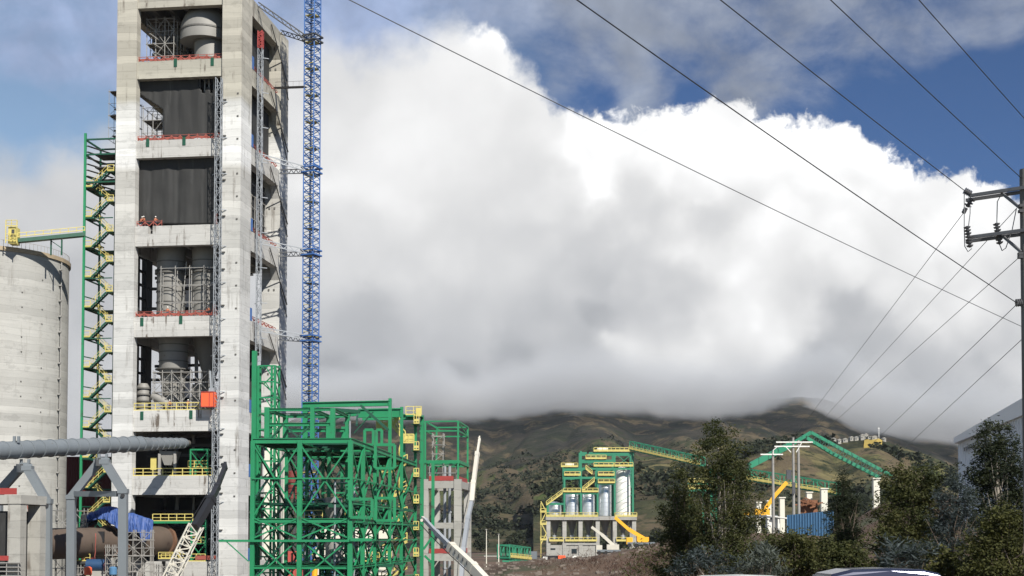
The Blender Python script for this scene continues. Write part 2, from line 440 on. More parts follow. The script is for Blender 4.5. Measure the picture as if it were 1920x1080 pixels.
def concrete_mat(name, zb=None, base=(.50, .485, .44), lift=1.35, contrast=1.0, stain=1.0):
    """slip-formed concrete: every lift has its own tone, run-off streaks and blotches"""
    m, N, b, out = new_mat(name); P = wpos(N)
    sx = N.n('ShaderNodeSeparateXYZ'); N.L.new(P, sx.inputs[0]); x, y, z = sx.outputs
    wob = N.m('MULTIPLY', N.noise(P, .35, 3, .5), .5)
    zl = N.m('FLOOR', N.m('DIVIDE', N.m('ADD', z, wob), lift))
    wn = N.n('ShaderNodeTexWhiteNoise', noise_dimensions='1D'); N.L.new(zl, wn.inputs['W'])
    tone = N.m('MULTIPLY_ADD', wn.outputs['Value'], .26*contrast, .84)
    wn2 = N.n('ShaderNodeTexWhiteNoise', noise_dimensions='1D'); N.L.new(N.m('ADD', N.m('FLOOR', N.m('DIVIDE', z, lift*3.2)), 31.7), wn2.inputs['W'])
    tone = N.m('MULTIPLY', tone, N.m('MULTIPLY_ADD', wn2.outputs['Value'], .22*contrast, .9))
    # streaks inside each lift, stretched sideways
    hz = N.noise(N.mapv(P, (.25, .25, 3.2)), 1.0, 5, .6)
    tone = N.m('MULTIPLY', tone, N.m('MULTIPLY_ADD', hz, .3*contrast, .85))
    big = N.noise(P, .22, 5, .6)
    tone = N.m('MULTIPLY', tone, N.m('MULTIPLY_ADD', big, .24, .88))
    # run-off stains
    vs = N.noise(N.mapv(P, (1.3, 1.3, .10)), 1.0, 5, .65)
    st = N.sstep(vs, .52, .70)
    blot = N.sstep(N.noise(P, .35, 6, .7), .42, .60)
    st = N.m('MULTIPLY', N.m('MULTIPLY', st, blot), .72*stain, clamp=True)
    # joint lines
    fr_ = N.m('FRACT', N.m('DIVIDE', N.m('ADD', z, wob), lift))
    jl = N.m('MULTIPLY', N.m('LESS_THAN', fr_, .045), N.m('MULTIPLY', N.noise(P, .8, 4), .5))
    # damp grey patches with ragged edges
    dp_ = N.sstep(N.noise(N.mapv(P, (.7, .7, 1.3), (5, 2, 8)), .5, 7, .72), .55, .60)
    tone = N.m('MULTIPLY', tone, N.m('MULTIPLY_ADD', dp_, -.13, 1.0))
    col = N.mix(0, base, base)
    if zb:
        cr = N.n('ShaderNodeValToRGB'); cr.color_ramp.interpolation = 'LINEAR'
        z0 = zb[0][0]; z1 = zb[-1][0]
        el = cr.color_ramp.elements
        while len(el) > 1: el.remove(el[-1])
        el[0].position = 0; el[0].color = (*zb[0][1], 1)
        for (zz, cc) in zb[1:]:
            e = el.new((zz-z0)/(z1-z0)); e.color = (*cc, 1)
        zz_ = N.m('ADD', z, N.m('MULTIPLY', N.m('SUBTRACT', N.noise(P, .4, 4), .5), 1.0))
        N.L.new(N.m('DIVIDE', N.m('SUBTRACT', zz_, z0), z1-z0), cr.inputs[0]); col = cr.outputs[0]
    col = N.mul(col, N.grey(N.m('MULTIPLY', tone, N.m('SUBTRACT', 1, jl))))
    col = N.mix(st, col, (.12, .10, .08))
    N.L.new(col, b.inputs['Base Color']); b.inputs['Roughness'].default_value = .85
    bp = N.n('ShaderNodeBump'); bp.inputs['Strength'].default_value = .25; bp.inputs['Distance'].default_value = .05
    N.L.new(N.m('ADD', hz, N.noise(P, 3, 5, .6)), bp.inputs['Height']); N.L.new(bp.outputs[0], b.inputs['Normal'])
    return m
def leaf_mat(name, cols, rough=.75, trans=.25):
    m, N, b, out = new_mat(name)
    g = N.n('ShaderNodeNewGeometry')
    r = g.outputs['Random Per Island']
    cr = N.n('ShaderNodeValToRGB'); el = cr.color_ramp.elements
    el[0].color = (*cols[0], 1); el[0].position = 0; el[1].color = (*cols[-1], 1); el[1].position = 1
    for i, c in enumerate(cols[1:-1]): el.new((i+1)/(len(cols)-1)).color = (*c, 1)
    nz = N.noise(g.outputs['Position'], .9, 3)
    N.L.new(N.m('ADD', N.m('MULTIPLY', r, .4), N.m('MULTIPLY', N.m('SUBTRACT', nz, .28), 1.3), clamp=True), cr.inputs[0])
    N.L.new(cr.outputs[0], b.inputs['Base Color']); b.inputs['Roughness'].default_value = rough; b.inputs['Specular IOR Level'].default_value = .15
    t = N.n('ShaderNodeBsdfTranslucent'); N.L.new(N.mul(cr.outputs[0], N.mix(0, (1.2, 1.3, .6), (1, 1, 1))), t.inputs[0])
    mx = N.n('ShaderNodeMixShader'); mx.inputs[0].default_value = trans
    N.L.new(b.outputs[0], mx.inputs[1]); N.L.new(t.outputs[0], mx.inputs[2]); N.L.new(mx.outputs[0], out.inputs[0])
    return m
def Z(py, Y=242.0, px=330): return W(px, py, Y).z
M = {}
M['conc'] = concrete_mat('tower_concrete', [(-10, (.56, .56, .54)), (Z(640), (.56, .56, .54)), (Z(460), (.52, .515, .485)), (Z(312), (.50, .49, .455)), (Z(302), (.68, .68, .66)), (Z(190), (.68, .68, .65)), (Z(178), (.43, .41, .345)), (Z(60), (.46, .435, .37)), (Z(-30), (.42, .40, .34))])  # base colour set by height: grey below, one paler band, beige above
M['conc_beam'] = concrete_mat('beam_concrete', [(-10, (.52, .515, .49)), (Z(300), (.55, .54, .51)), (Z(240), (.55, .54, .51)), (Z(150), (.45, .43, .36)), (Z(0), (.42, .4, .34))], lift=1.5, contrast=.8, stain=2.2)
M['silo'] = concrete_mat('silo_concrete', None, (.44, .435, .405), lift=1.2, contrast=.85, stain=.55)
M['rib'] = concrete_mat('rib_concrete', None, (.30, .29, .265), lift=2.6, contrast=2.0, stain=1.2)
M['conc2'] = concrete_mat('site_concrete', None, (.44, .43, .39), lift=2.2, contrast=.5, stain=1.2)
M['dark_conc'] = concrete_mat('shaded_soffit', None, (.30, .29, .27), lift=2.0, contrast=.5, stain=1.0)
M['clad'] = paint('cladding_and_dark_fill', (.026, .026, .025), .75, 0, .45, .28, (.06, .06, .057), .06, True)
M['duct'] = paint('grey_duct_steel', (.225, .218, .20), .6, .0, .2, .5, (.16, .13, .10), -.02)
M['duct_dark'] = paint('dark_duct_steel', (.12, .115, .105), .6, .0, .2, .6)
M['scaf'] = paint('scaffold_steel', (.30, .29, .27), .5, .1, .25, .6)
M['scafd'] = paint('dark_scaffold', (.07, .07, .068), .6, .3, .25, .6)
M['deck'] = paint('scaffold_plank', (.10, .09, .08), .8)
M['net'] = paint('orange_safety_net', (.30, .075, .055), .7, 0, .4, 1.2, (.22, .09, .07), .05)
M['red'] = paint('red_paint', (.30, .04, .035), .6, 0, .35, 1.2, (.18, .05, .04), .04)
M['orange'] = paint('orange_cage_paint', (.85, .13, .045), .45, 0, .12, .8)
M['yellow'] = paint('yellow_rail_paint', (.58, .49, .15), .5, 0, .22, .8, (.36, .26, .09), .0)
M['green'] = paint('green_steel_paint', (.014, .21, .085), .5, 0, .25, .5, (.035, .10, .055), .03)
M['greend'] = paint('dark_green_steel', (.010, .075, .042), .5, 0, .3, .5)
M['blue'] = paint('blue_mast_paint', (.045, .125, .34), .5, 0, .25, .5, (.16, .13, .10), -.0)
M['galv'] = paint('galvanised_lattice', (.30, .32, .34), .45, .1, .2, .8)
M['grey'] = paint('grey_steel_paint', (.165, .185, .20), .42, 0, .12, .5, (.10, .08, .06), -.06)
M['greyp'] = paint('grey_pipe_paint', (.155, .175, .19), .5, .0, .22, .5, (.13, .11, .09), -.03)
M['white'] = paint('white_crane_paint', (.56, .53, .45), .45, 0, .15, .8, (.30, .25, .18), -.02)
M['black'] = paint('black_paint', (.02, .02, .022), .45)
M['kiln'] = paint('rusty_kiln_shell', (.098, .072, .055), .75, 0, .4, .28, (.055, .035, .028), .05)
M['kiln2'] = paint('rusty_tyre', (.16, .085, .05), .7, 0, .3, .5, (.06, .04, .03), .03)
M['tarp'] = paint('blue_tarpaulin', (.035, .080, .25), .6, 0, .3, 1.2, (.02, .05, .17), .0)
M['maroon'] = paint('maroon_cladding', (.16, .028, .022), .6, 0, .2, .4)
M['cream'] = paint('cream_panel', (.66, .63, .53), .6, 0, .06, .3, (.35, .30, .22), -.05)
M['redtank'] = paint('red_primer', (.42, .075, .06), .6, 0, .15, .5)
M['steel'] = paint('bright_steel', (.66, .68, .69), .36, .65, .12, .9)
M['steelp'] = paint('pale_steel', (.72, .71, .66), .6, .0, .10, .5, (.45, .42, .36), -.05)
M['contblue'] = paint('blue_container_paint', (.075, .19, .34), .6, 0, .12, .3)
M['rust'] = paint('rusty_pile', (.20, .085, .04), .8, 0, .3, .5)
M['polec'] = concrete_mat('pole_concrete', None, (.20, .195, .18), lift=3, contrast=.3, stain=1.0)
M['wire'] = paint('wire_metal', (.045, .047, .05), .5, .3, .1, .5)
M['wirel'] = paint('grey_wire_metal', (.14, .145, .15), .5, .3, .1, .5)
M['insul'] = paint('insulator_glaze', (.09, .09, .095), .3)
M['trunk'] = paint('bark', (.13, .10, .075), .9, 0, .35, 2.0)
M['trunkp'] = paint('pale_bark', (.26, .23, .19), .85, 0, .3, 2.0, (.10, .08, .06), .0)
M['wyellow'] = paint('crane_yellow', (.80, .42, .03), .4, 0, .08, .8)
M['greent'] = paint('far_green_steel', (.025, .20, .11), .5, 0, .2, .3)
M['glass'] = paint('dark_glass', (.02, .03, .035), .12)
M['rubber'] = paint('rubber', (.02, .02, .02), .85)
# ------------------------------------------------------------------ preheater tower
TF = Frame(446, 242, 7.4)
GROUND = -8.5
LV = [(-28, 5), (106, 139), (256, 289), (418, 456), (590, 628), (767, 807), (891, 927), (1053, 1092)]
BZ = [(Z(a), Z(b)) for a, b in LV]          # beam (top, bottom)
XL0 = TF.fx(209.5, 0, 883); XL1 = XL0+3.55; XR0 = -3.45; XR1 = 0.0
TD0 = 5.7; TD1 = 23.2; TD2 = 28.0
tower = thing('concrete_tower', 'tall raw concrete tower, open storeys filled with ducts, left of the blue mast', 'tower', TF.P((XL0)/2, TD2/2, GROUND))
tz = BZ[0][0]
for (x0, x1, t0, t1) in ((XR0, XR1, 0, TD0), (XL0, XL1, 0, TD0), (XR0, XR1, TD1, TD2), (XL0, XL1, TD1, TD2)):
    # near columns are L-shaped: a shallow front leg and a deep outer leg
    if t0 == 0:
        xi, xj = (x0, x0+1.5) if x0 < -10 else (x1-1.5, x1)
        pl = [(x0, 0), (x1, 0), (x1, 1.7), (xj, 1.7), (xj, t1), (x0, t1)] if x0 < -10 else [(x0, 0), (x1, 0), (x1, t1), (xi, t1), (xi, 1.7), (x0, 1.7)]
        mb = MB(); mb.prism([TF.P(a, b_, GROUND) for a, b_ in pl], (0, 0, tz-GROUND))
    else: mb = MB(); TF.box(mb, x0, x1, t0, t1, GROUND, tz)
    mb.build('column', M['conc'], tower)
for i, (zt, zb) in enumerate(BZ):
    for (t0, t1) in ((.35, 1.7), (TD2-1.7, TD2-.3)):
        mb = MB()
        if i == 3 and t0 < 1:      # beam with a pocket cut in its top edge
            xa = TF.fx(273, .35); xb = TF.fx(282, .35)
            TF.box(mb, XL1, xa, t0, t1, zb, zt); TF.box(mb, xb, XR0, t0, t1, zb, zt); TF.box(mb, xa, xb, t0+.004, t1-.004, zb+.003, zt-1.35)
        else: TF.box(mb, XL1, XR0, t0, t1, zb, zt)
        mb.build('beam', M['conc_beam'], tower)
    for (x0, x1) in ((-1.6, -.15), (XL0+.15, XL0+1.6)):
        mb = MB(); TF.box(mb, x0, x1, TD0, TD1, zb, zt)
        # haunch where the beam meets the rear column
        pts = [TF.P(x0+.003, TD1, zb), TF.P(x0+.003, TD1, zb-2.2), TF.P(x0+.003, TD1-1.0, zb)]
        mb.prism(pts, TF.r*(x1-x0-.006))
        mb.build('beam', M['conc_beam'], tower)
    mb = MB(); TF.box(mb, XL0+1.65, -1.65, 1.75, TD2-1.75, zt-.55, zt-.12)
    # joists under the slab
    for k in range(5):
        xx = XL1+1.5+k*3.0; TF.box(mb, xx, xx+.5, 1.75, TD2-1.75, zb+.5, zt-.56)
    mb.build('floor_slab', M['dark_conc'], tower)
# middle steel columns with window slots on the left flank, seen through the openings
def flank(i0, i1):
    z0 = BZ[i1][0]; z1 = BZ[i0][1]
    mb = MB()
    TF.box(mb, XL0+.3, XL0+1.2, 11.5, 14.3, z0, z1)
    for t in (6.6, 8.9): TF.box(mb, XL0+.5, XL0+.9, t, t+.35, z0, z1)
    n = int((z1-z0)/2.2)
    for k in range(n+1):
        z = z0+(z1-z0)*k/n; TF.box(mb, XL0+.5, XL0+.9, 6.95, 11.5, z-.2, z+.2)
    mb.build('side_frame', M['clad'], tower)
for i in (3, 4): flank(i, i+1)
for i in (5, 6):  # dark sheets added to close off the sky and darken these storeys
    for xx in (XL0+.3, -3.2):
        mb = MB(); TF.box(mb, xx, xx+.3, TD0+.01 if xx < -5 else 10, 23, BZ[i+1][0], BZ[i][1]); mb.build('dark_side_fill', M['clad'], tower)
# dark cladding panels
def panel(pxs, t, th=.2, name='cladding_or_fill', mat='clad'):
    mb = MB(); mb.prism([TF.QP(x, y, t) for x, y in pxs], TF.d*th); return mb.build(name, M[mat], tower)
panel([(330, 145), (412, 145), (412, 256), (330, 256)], 6.6)
def net_sheet(px0, px1, y0, y1, t, seed, cut=None):
    nu, nv = 60, 40; vs = []; keep = []
    for i in range(nu+1):
        for j in range(nv+1):
            px = px0+(px1-px0)*i/nu; py = y0+(y1-y0)*j/nv
            x, _, z = TF.Q(px, py, t)
            w = noise.noise(Vector((x*.55+seed, z*.10, 0)))*.16+noise.noise(Vector((x*1.6, z*.25, seed)))*.05+.10*smoothstep(.1, 0, abs((x*.21) % 1-.5))
            vs.append(TF.P(x, t+w, z))
    fs = [(i*(nv+1)+j, (i+1)*(nv+1)+j, (i+1)*(nv+1)+j+1, i*(nv+1)+j+1) for i in range(nu) for j in range(nv) if cut is None or not cut(px0+(px1-px0)*(i+.5)/nu, y0+(y1-y0)*(j+.5)/nv)]
    mb = MB(); mb.add(vs, fs); o = mb.build('dark_netting', M['clad'], tower, 'all'); m = o.modifiers.new('thick', 'SOLIDIFY'); m.thickness = .05
net_sheet(257, 410, 295, 420, 2.0, 3)
net_sheet(257, 412, 143, 257, 2.0, 8, lambda px, py: (py > 176 and px < 261+(py-176)*1.5 and px < 305) or (px > 372 and px < 405 and py < 168+6*math.sin(px*.4)))
mb = MB()
for px in (375, 384, 392, 401): TF.bar(mb, TF.Q(px, 146, 2.7), TF.Q(px, 172, 2.7), .18)
for px in (340, 352, 362, 375, 389, 400): TF.bar(mb, TF.Q(px, 289, 2.2), TF.Q(px, 304, 2.2), .2)
mb.build_each('hanger_rod', M['scaf'], tower)
mb = MB(); TF.box(mb, XL1, XR0, 3.4, 3.6, BZ[3][0], BZ[2][1]-2.0); mb.build('cladding_or_fill', M['clad'], tower)
for (i, a, b) in ((0, 9.5, 19.5), (1, 9.5, 19.5)):
    mb = MB(); TF.box(mb, -2.4, -2.2, a-3.2, b+3.4, BZ[i+1][0], BZ[i][1]-.3); mb.build('cladding_or_fill', M['clad'], tower)
mb = MB(); TF.box(mb, -3.1, -2.9, 6.0, 23, BZ[3][0], BZ[2][1]-.2); mb.build('cladding_or_fill', M['clad'], tower)
mb = MB(); TF.box(mb, -4.6, -4.4, 6.0, 18, BZ[4][0], BZ[3][1]-.2); mb.build('cladding_or_fill', M['clad'], tower)
# lower storeys: dark sheets added behind so the bays read as unlit
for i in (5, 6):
    mb = MB(); TF.box(mb, XL1, XR0, 16, 16.25, BZ[i+1][0], BZ[i][1]); mb.build('cladding_or_fill', M['clad'], tower)
mb = MB(); TF.box(mb, XL1+10.5, XR0, 19, 19.2, BZ[5][0], BZ[4][1]); mb.build('cladding_or_fill', M['clad'], tower)
# green embed plates on the beams
for (px, py) in ((329, 115), (398, 113), (277, 265), (345, 262), (266, 601), (339, 597), (266, 777), (358, 775)):
    x, t, z = TF.Q(px, py, .32); mb = MB(); TF.box(mb, x-.28, x+.28, .27, .348, z-.95, z+.5); mb.build('wall_plate', M['greend'], tower)
# edge protection: orange netting and red rails, yellow rails below
def net_rail(i, mat, x0=XL1, x1=XR0, net=True, t=.9):
    z = BZ[i][0]; mb = MB(); n = int((x1-x0)/.75)
    for k in range(n+1):
        xx = x0+(x1-x0)*k/n; h = 1.0+.12*math.sin(k*2.3)
        if k % 2 == 0: TF.bar(mb, (xx, t, z), (xx, t, z+h), .09)
        if k < n:
            xn = x0+(x1-x0)*(k+1)/n
            TF.bar(mb, (xx, t, z+(.15 if k % 2 else .8)), (xn, t, z+(.8 if k % 2 else .15)), .10, .16)
            if net: TF.bar(mb, (xx, t+.05, z+.42+.1*math.sin(k)), (xn, t+.05, z+.42+.1*math.sin(k+1)), .03, .38)
    TF.bar(mb, (x0, t, z+.95), (x1, t, z+.95), .08)
    return mb.build('safety_net', M[mat], tower)
net_rail(1, 'net'); net_rail(2, 'net'); net_rail(4, 'net')
net_rail(3, 'net', XL1, XL1+4.5, False)
for i in (5, 6): 
    mb = MB(); rail(mb, TF, (XL1, .7, BZ[i][0]), (XR0-.1 if i == 5 else XR0-1.3, .7, BZ[i][0]), 1.25, 1.7, .13); mb.build('handrail', M['yellow'], tower)
mb = MB(); rail(mb, TF, (XL1+5, 1.0, BZ[7][0]), (XR0-2.5, 1.0, BZ[7][0]), 1.25, 1.4, .12); mb.build('handrail', M['yellow'], tower)
mb = MB(); TF.box(mb, XR0-4.2, XR0-.4, .85, .95, BZ[7][0]+.3, BZ[7][0]+1.0); mb.build('safety_net', M['net'], tower)
for i in (1, 2, 3, 4):
    z = BZ[i][0]; mb = MB()
    for k in range(12):
        t = 8+k*1.2; TF.bar(mb, (-.4, t, z), (-.4, t, z+1.0), .08)
        TF.bar(mb, (-.4, t, z+(.3 if k % 2 else .85)), (-.4, t+1.2, z+(.85 if k % 2 else .3)), .06, .22)
    TF.bar(mb, (-.4, 8, z+.95), (-.4, 22, z+.95), .08); mb.build('safety_net', M['net'], tower)
for (px, py0, py1, i) in ((404, 398, 417, 3), (402, 567, 586, 4)):   # red posts
    x, t, z = TF.Q(px, py1, .6); mb = MB(); TF.box(mb, x-.25, x+.25, .5, .8, BZ[i][0], BZ[i][0]+1.9); mb.build('post', M['net'], tower)
for i in (1, 2, 3, 4, 5, 6, 7):     # blue doors of the landing gates on the side face
    mb = MB(); TF.box(mb, -.9, -.1, 6.0, 7.2, BZ[i][0], BZ[i][0]+2.2); mb.build('landing_gate', M['blue'], tower)
# tie-bolt boxes and small marks on the columns
mb = MB()
for i, (zt, zb) in enumerate(BZ[1:6]):
    for k in range(3):
        TF.box(mb, -.75, -.45, -.10, -.002, zb-3.4-k*3.9, zb-3.15-k*3.9)
        TF.box(mb, -3.1, -2.6, -.35, -.002, zb-4.4-k*6.2, zb-4.25-k*6.2)
mb.build_each('bracket', M['duct_dark'], tower)
# anchor holes on rear column
mb = MB()
for i, (zt, zb) in enumerate(BZ[:5]):
    for s in (0, 1.0):
        TF.box(mb, -2.2+s, -1.9+s, TD1-.08, TD1-.002, zb-4.2, zb-3.8)
mb.build_each('anchor_plate', M['duct_dark'], tower)
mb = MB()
for i in range(5):  # dark diagonal bars stand in for the tie struts' shadows on this face
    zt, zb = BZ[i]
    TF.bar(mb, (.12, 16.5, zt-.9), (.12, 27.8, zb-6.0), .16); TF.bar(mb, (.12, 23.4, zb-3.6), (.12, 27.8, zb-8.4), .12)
mb.build_each('tie_shadow', M['duct_dark'], tower)

# ---- plant inside the tower
def mkvessel(name, label, cat, profs, c, mats=('duct',), bands=(), extra=None, group=None):
    base = TF.P(*c)
    t = thing(name, label, cat, base, group)
    mb = MB(); mb.lathe(base, profs, 32); mb.build('shell', M[mats[0]], t, True)
    if bands:
        mb = MB()
        for (r, z, w, h) in bands: mb.lathe(base+Vector((0, 0, z)), [(r-.05, 0), (r+w, 0), (r+w, h), (r-.05, h)], 32, False)
        mb.build('stiffener_ring', M['duct_dark'], t)
    return t
# goose-neck at the top
x, t0, z = TF.Q(378, 100, 5.5)
zf = BZ[1][0]; c0 = TF.P(TF.fx(386, 5.5), 5.5, zf)
g = thing('gooseneck_duct', 'huge grey gooseneck duct arching over on the top storey of the concrete tower', 'duct', c0)
zc = TF.fz(378, 62, 5.5)
mb = MB(); mb.lathe(c0, [(3.35, .0), (2.6, 1.2), (2.6, zc-zf+.6)], 36); mb.build('riser', M['duct'], g, True)
mb = MB()
for q in (1.2, (zc-zf)*.55+.8, zc-zf+.2): mb.lathe(c0+Vector((0, 0, q)), [(2.55, 0), (2.75, 0), (2.75, .22), (2.55, .22)], 36, False)
mb.build('flange', M['duct_dark'], g)
arc = []
for k in range(15):
    th = PI*k/14; arc.append(c0+TF.r*(-.9)+TF.d*(5.0*(1-math.cos(th)))+Vector((0, 0, zc-zf-.2+4.9*math.sin(th)*.42)))
arc = [arc[0]-Vector((0, 0, 1.6))]+arc+[arc[-1]-Vector((0, 0, 5))]
mb = MB(); mb.path(arc, [4.2]*len(arc), 40); mb.build('bend', M['duct'], g, True)
mb = MB()
for q in (1, 4, 8, 12):
    p = arc[q]; d = (arc[q+1]-arc[q-1]).normalized(); mb.path([p-d*.14, p+d*.14], [4.3, 4.3], 40)
mb.build('flange', M['duct_dark'], g)
# storey 4: two cyclone vessels
z3 = BZ[4][0]; H3 = BZ[3][1]-z3+1.0
for (px, r, lab) in ((318, 2.45, 'grey cyclone vessel on the left of the pair behind scaffolding in the tower'), (385, 2.55, 'grey cyclone vessel on the right of the pair, close to the tower corner column')):
    xx = TF.fx(px, 6.5); bs = [(r, h, .12, .18) for h in (1.2, 3.3, 5.2, 6.9, 10.4)]+[(r, 8.4, .35, .28), (r, 8.9, .35, .2)]
    mkvessel('cyclone_vessel', lab, 'vessel', [(r, 0), (r, H3)], (xx, 6.5, z3-.1), bands=bs)
# storey 3: riser vessel and cone
z4 = BZ[5][0]; H4 = BZ[4][1]-z4+1
xx = TF.fx(324, 6.5)
mkvessel('riser_vessel', 'tapering grey vessel ringed with walkway rails on the storey with the orange cage', 'vessel', [(1.9, 0), (2.0, 5), (2.15, 6.2), (2.45, 7.5), (2.5, 12), (3.1, H4)], (xx, 6.5, z4-.1), bands=[(2.0, h, .12, .18) for h in (1.0, 2.2, 4.4)]+[(2.45, h, .14, .16) for h in (9.0, 10.6, 11.9)]+[(2.3, 7.6, .8, .18), (2.2, 6.9, .7, .14)])
mkvessel('hopper_cone', 'dark grey steel cone hanging under the ceiling, right of the tapering vessel', 'hopper', [(.5, 4.2), (1.0, 6.0), (3.1, H4)], (TF.fx(392, 7.5), 7.5, z4-.1), mats=('duct_dark',))
xx = TF.fx(268, 5)
mkvessel('feed_pipe', 'ribbed grey pipe stub low at the left of the storey with the orange cage', 'pipe', [(1.1, 0), (1.1, 4.6), (.7, 5.2)], (xx, 5, z4-.1), bands=[(1.1, h, .25, .25) for h in (1.0, 2.0, 3.1, 4.2)])
d = thing('transfer_duct', 'pale grey box duct behind the orange cage, right of the tapering vessel', 'duct', TF.P(TF.fx(377, 9), 9, z4-.12))
mb = MB(); TF.box(mb, TF.fx(362, 9), TF.fx(396, 9), 8, 11, z4-.12, z4+5.2); mb.build('casing', M['duct'], d)
mb = MB()
for q in (1.2, 2.8, 4.4): TF.box(mb, TF.fx(362, 9)-.08, TF.fx(396, 9)+.08, 7.9, 11.1, z4+q, z4+q+.18)
mb.build('stiffener', M['duct_dark'], d)
d = thing('sloping_chute', 'bright dented chute sloping down beside the foot of the tapering vessel', 'chute', TF.P(TF.fx(300, 4), 4, z4))
mb = MB(); mb.path([TF.QP(286, 742, 4), TF.QP(306, 752, 4), TF.QP(318, 762, 4)], [.75, .75, .6], 14); mb.build('pipe', M['duct'], d, True)
mb = MB(); TF.bar(mb, TF.Q(290, 745, 4), (TF.fx(290, 4), 4, z4-.1), .18); TF.bar(mb, TF.Q(312, 752, 4), (TF.fx(312, 4), 4, z4-.1), .18); mb.build('leg', M['scaf'], d)
# storey 2 (y 805-890)
z5 = BZ[6][0]
d = thing('discharge_hopper', 'pale grey hopper between two legs behind the yellow rail, under the pipe end', 'hopper', TF.P(TF.fx(313, 5), 5, z5-.12))
mb = MB(); mb.prism([TF.QP(298, 846, 4), TF.QP(331, 846, 4), TF.QP(321, 872, 4), TF.QP(308, 872, 4)], TF.d*2.4); mb.build('hopper', M['duct'], d)
mb = MB()
for px in (300, 329): TF.bar(mb, (TF.fx(px, 4), 4, z5-.12), (TF.fx(px, 4), 4, TF.fz(px, 850, 4)), .45)
mb.build('leg', M['scaf'], d)
d = thing('green_cage', 'small green steel frame with yellow rails behind the railing at the right of the tower', 'frame', TF.P(TF.fx(374, 3), 3, z5-.12))
mb = MB(); xa, xb = TF.fx(358, 2.5), TF.fx(390, 2.5); zt_ = TF.fz(374, 843, 2.5)
for t in (2.5, 5):
    for x in (xa, xb): TF.bar(mb, (x, t, z5-.12), (x, t, zt_), .26)
    TF.bar(mb, (xa, t, zt_), (xb, t, zt_), .26); TF.bar(mb, (xa, t, z5+.5), (xb, t, zt_-.3), .14); TF.bar(mb, (xb, t, z5+.5), (xa, t, zt_-.3), .14)
for x in (xa, xb): TF.bar(mb, (x, 2.5, zt_), (x, 5, zt_), .26)
mb.build('frame', M['green'], d)
mb = MB(); rail(mb, TF, (xa-1, 4, z5+1.6), (xb-.6, 4, z5+1.6), 1.1, 1, .12); mb.build('handrail', M['yellow'], d)
d = thing('yellow_gearbox', 'yellow machine cover on the rail storey, left of the pale grey hopper', 'machine', TF.P(TF.fx(288, 4.5), 4.5, z5-.12))
mb = MB(); a = TF.fx(283, 4.5); b_ = TF.fx(294, 4.5); TF.box(mb, a, b_, 4.5, 5.3, z5+1.2, TF.fz(288, 858, 4.5)); mb.build('cover', M['yellow'], d)
mb = MB(); TF.box(mb, a+.2, b_-.2, 4.6, 5.2, z5-.12, z5+1.2); mb.build('pedestal', M['scafd'], d)
# green platform in storey 1
z6 = BZ[7][0]
d = thing('kiln_platform', 'green walkway with yellow rails inside the lowest dark storey above the kiln', 'platform', TF.P(TF.fx(330, 3), 3, z6))
zp = TF.fz(330, 977, 3); xa, xb = TF.fx(288, 3), TF.fx(363, 3)
mb = MB(); TF.box(mb, xa, xb, 3, 5.5, zp-.4, zp)
for x in (TF.fx(361, 3), TF.fx(388, 3)): TF.bar(mb, (x, 3, z6-.1), (x, 3, zp+.2), .28)
x1_, x2_ = TF.fx(361, 3), TF.fx(388, 3)
for (a, b_) in ((z6, z6+3), (z6+3, z6+6)): TF.bar(mb, (x1_, 3, a), (x2_, 3, b_), .14); TF.bar(mb, (x2_, 3, a), (x1_, 3, b_), .14); TF.bar(mb, (x1_, 3, b_), (x2_, 3, b_), .2)
mb.build('deck', M['green'], d)
mb = MB(); rail(mb, TF, (xa, 3.05, zp), (xb, 3.05, zp), 1.2, 1.3, .13); rail(mb, TF, (x1_, 3, z6+3), (x2_, 3, z6+3), 1.1, .8, .12); mb.build('handrail', M['yellow'], d)
# ---- scaffolds in the tower
def scaf_thing(label, args, mat='scaf', decks=True, group='scaffolds in and around the concrete tower', **kw):
    x0, x1, t0, t1, z0, z1 = args
    t = thing('scaffold', label, 'scaffold', TF.P((x0+x1)/2, (t0+t1)/2, z0), group)
    mb = MB(); dk = MB(); scaffold(mb, TF, x0, x1, t0, t1, z0, z1, deck=dk, **kw)
    mb.build('tubing', M[mat], t)
    if decks and dk.v: dk.build('deck', M['deck'], t)
    return t
s0 = scaf_thing('grey tube scaffold left of the gooseneck duct on the top storey', (XL1+.2, TF.fx(334, 6, 60), 4, 10.6, BZ[1][0]-.12, BZ[0][1]-.6), r=.055)
mb = MB()   # long sloping planks
for k in range(5):
    TF.bar(mb, (XL1+.6+k*.5, 3, BZ[1][0]+7.5-k*1.7), (XL1+7.2, 12, BZ[1][0]+2.2-k*.4), .35, .1)
    TF.bar(mb, (XL1+.4, 4+k*2, BZ[1][0]+6.4-k*1.1), (XL1+4.8, 10+k*2, BZ[1][0]+4.5-k*1.1), .25, .12)
mb.build('plank', M['scaf'], s0)
scaf_thing('tube scaffold in the lower left corner of the storey with the cut dark panel', (XL1+.1, TF.fx(308, 3.5, 200), 3, 9.2, BZ[2][0]-.12, BZ[2][0]+6.5), r=.05)
scaf_thing('grey scaffold wrapped round the pair of cyclone vessels', (TF.fx(300, 3.2), TF.fx(408, 3.2), 2.9, 3.9, BZ[4][0]-.12, BZ[3][1]-3.4), r=.06, decks=False, diag=False, dx=2.6, dz=2.6)
scaf_thing('dense tube scaffold round the foot of the tapering vessel', (TF.fx(287, 3.6), TF.fx(392, 3.6), 3.4, 4.2, BZ[5][0]-.12, BZ[5][0]+6.8), r=.06, dx=1.6, dz=1.7)
scaf_thing('light grey scaffold seen in the side openings of the tower, under the dark cladding', (-3.9, -2.6, 12, 22.5, BZ[3][0]-.12, BZ[2][1]-1.5), r=.055, dx=2)
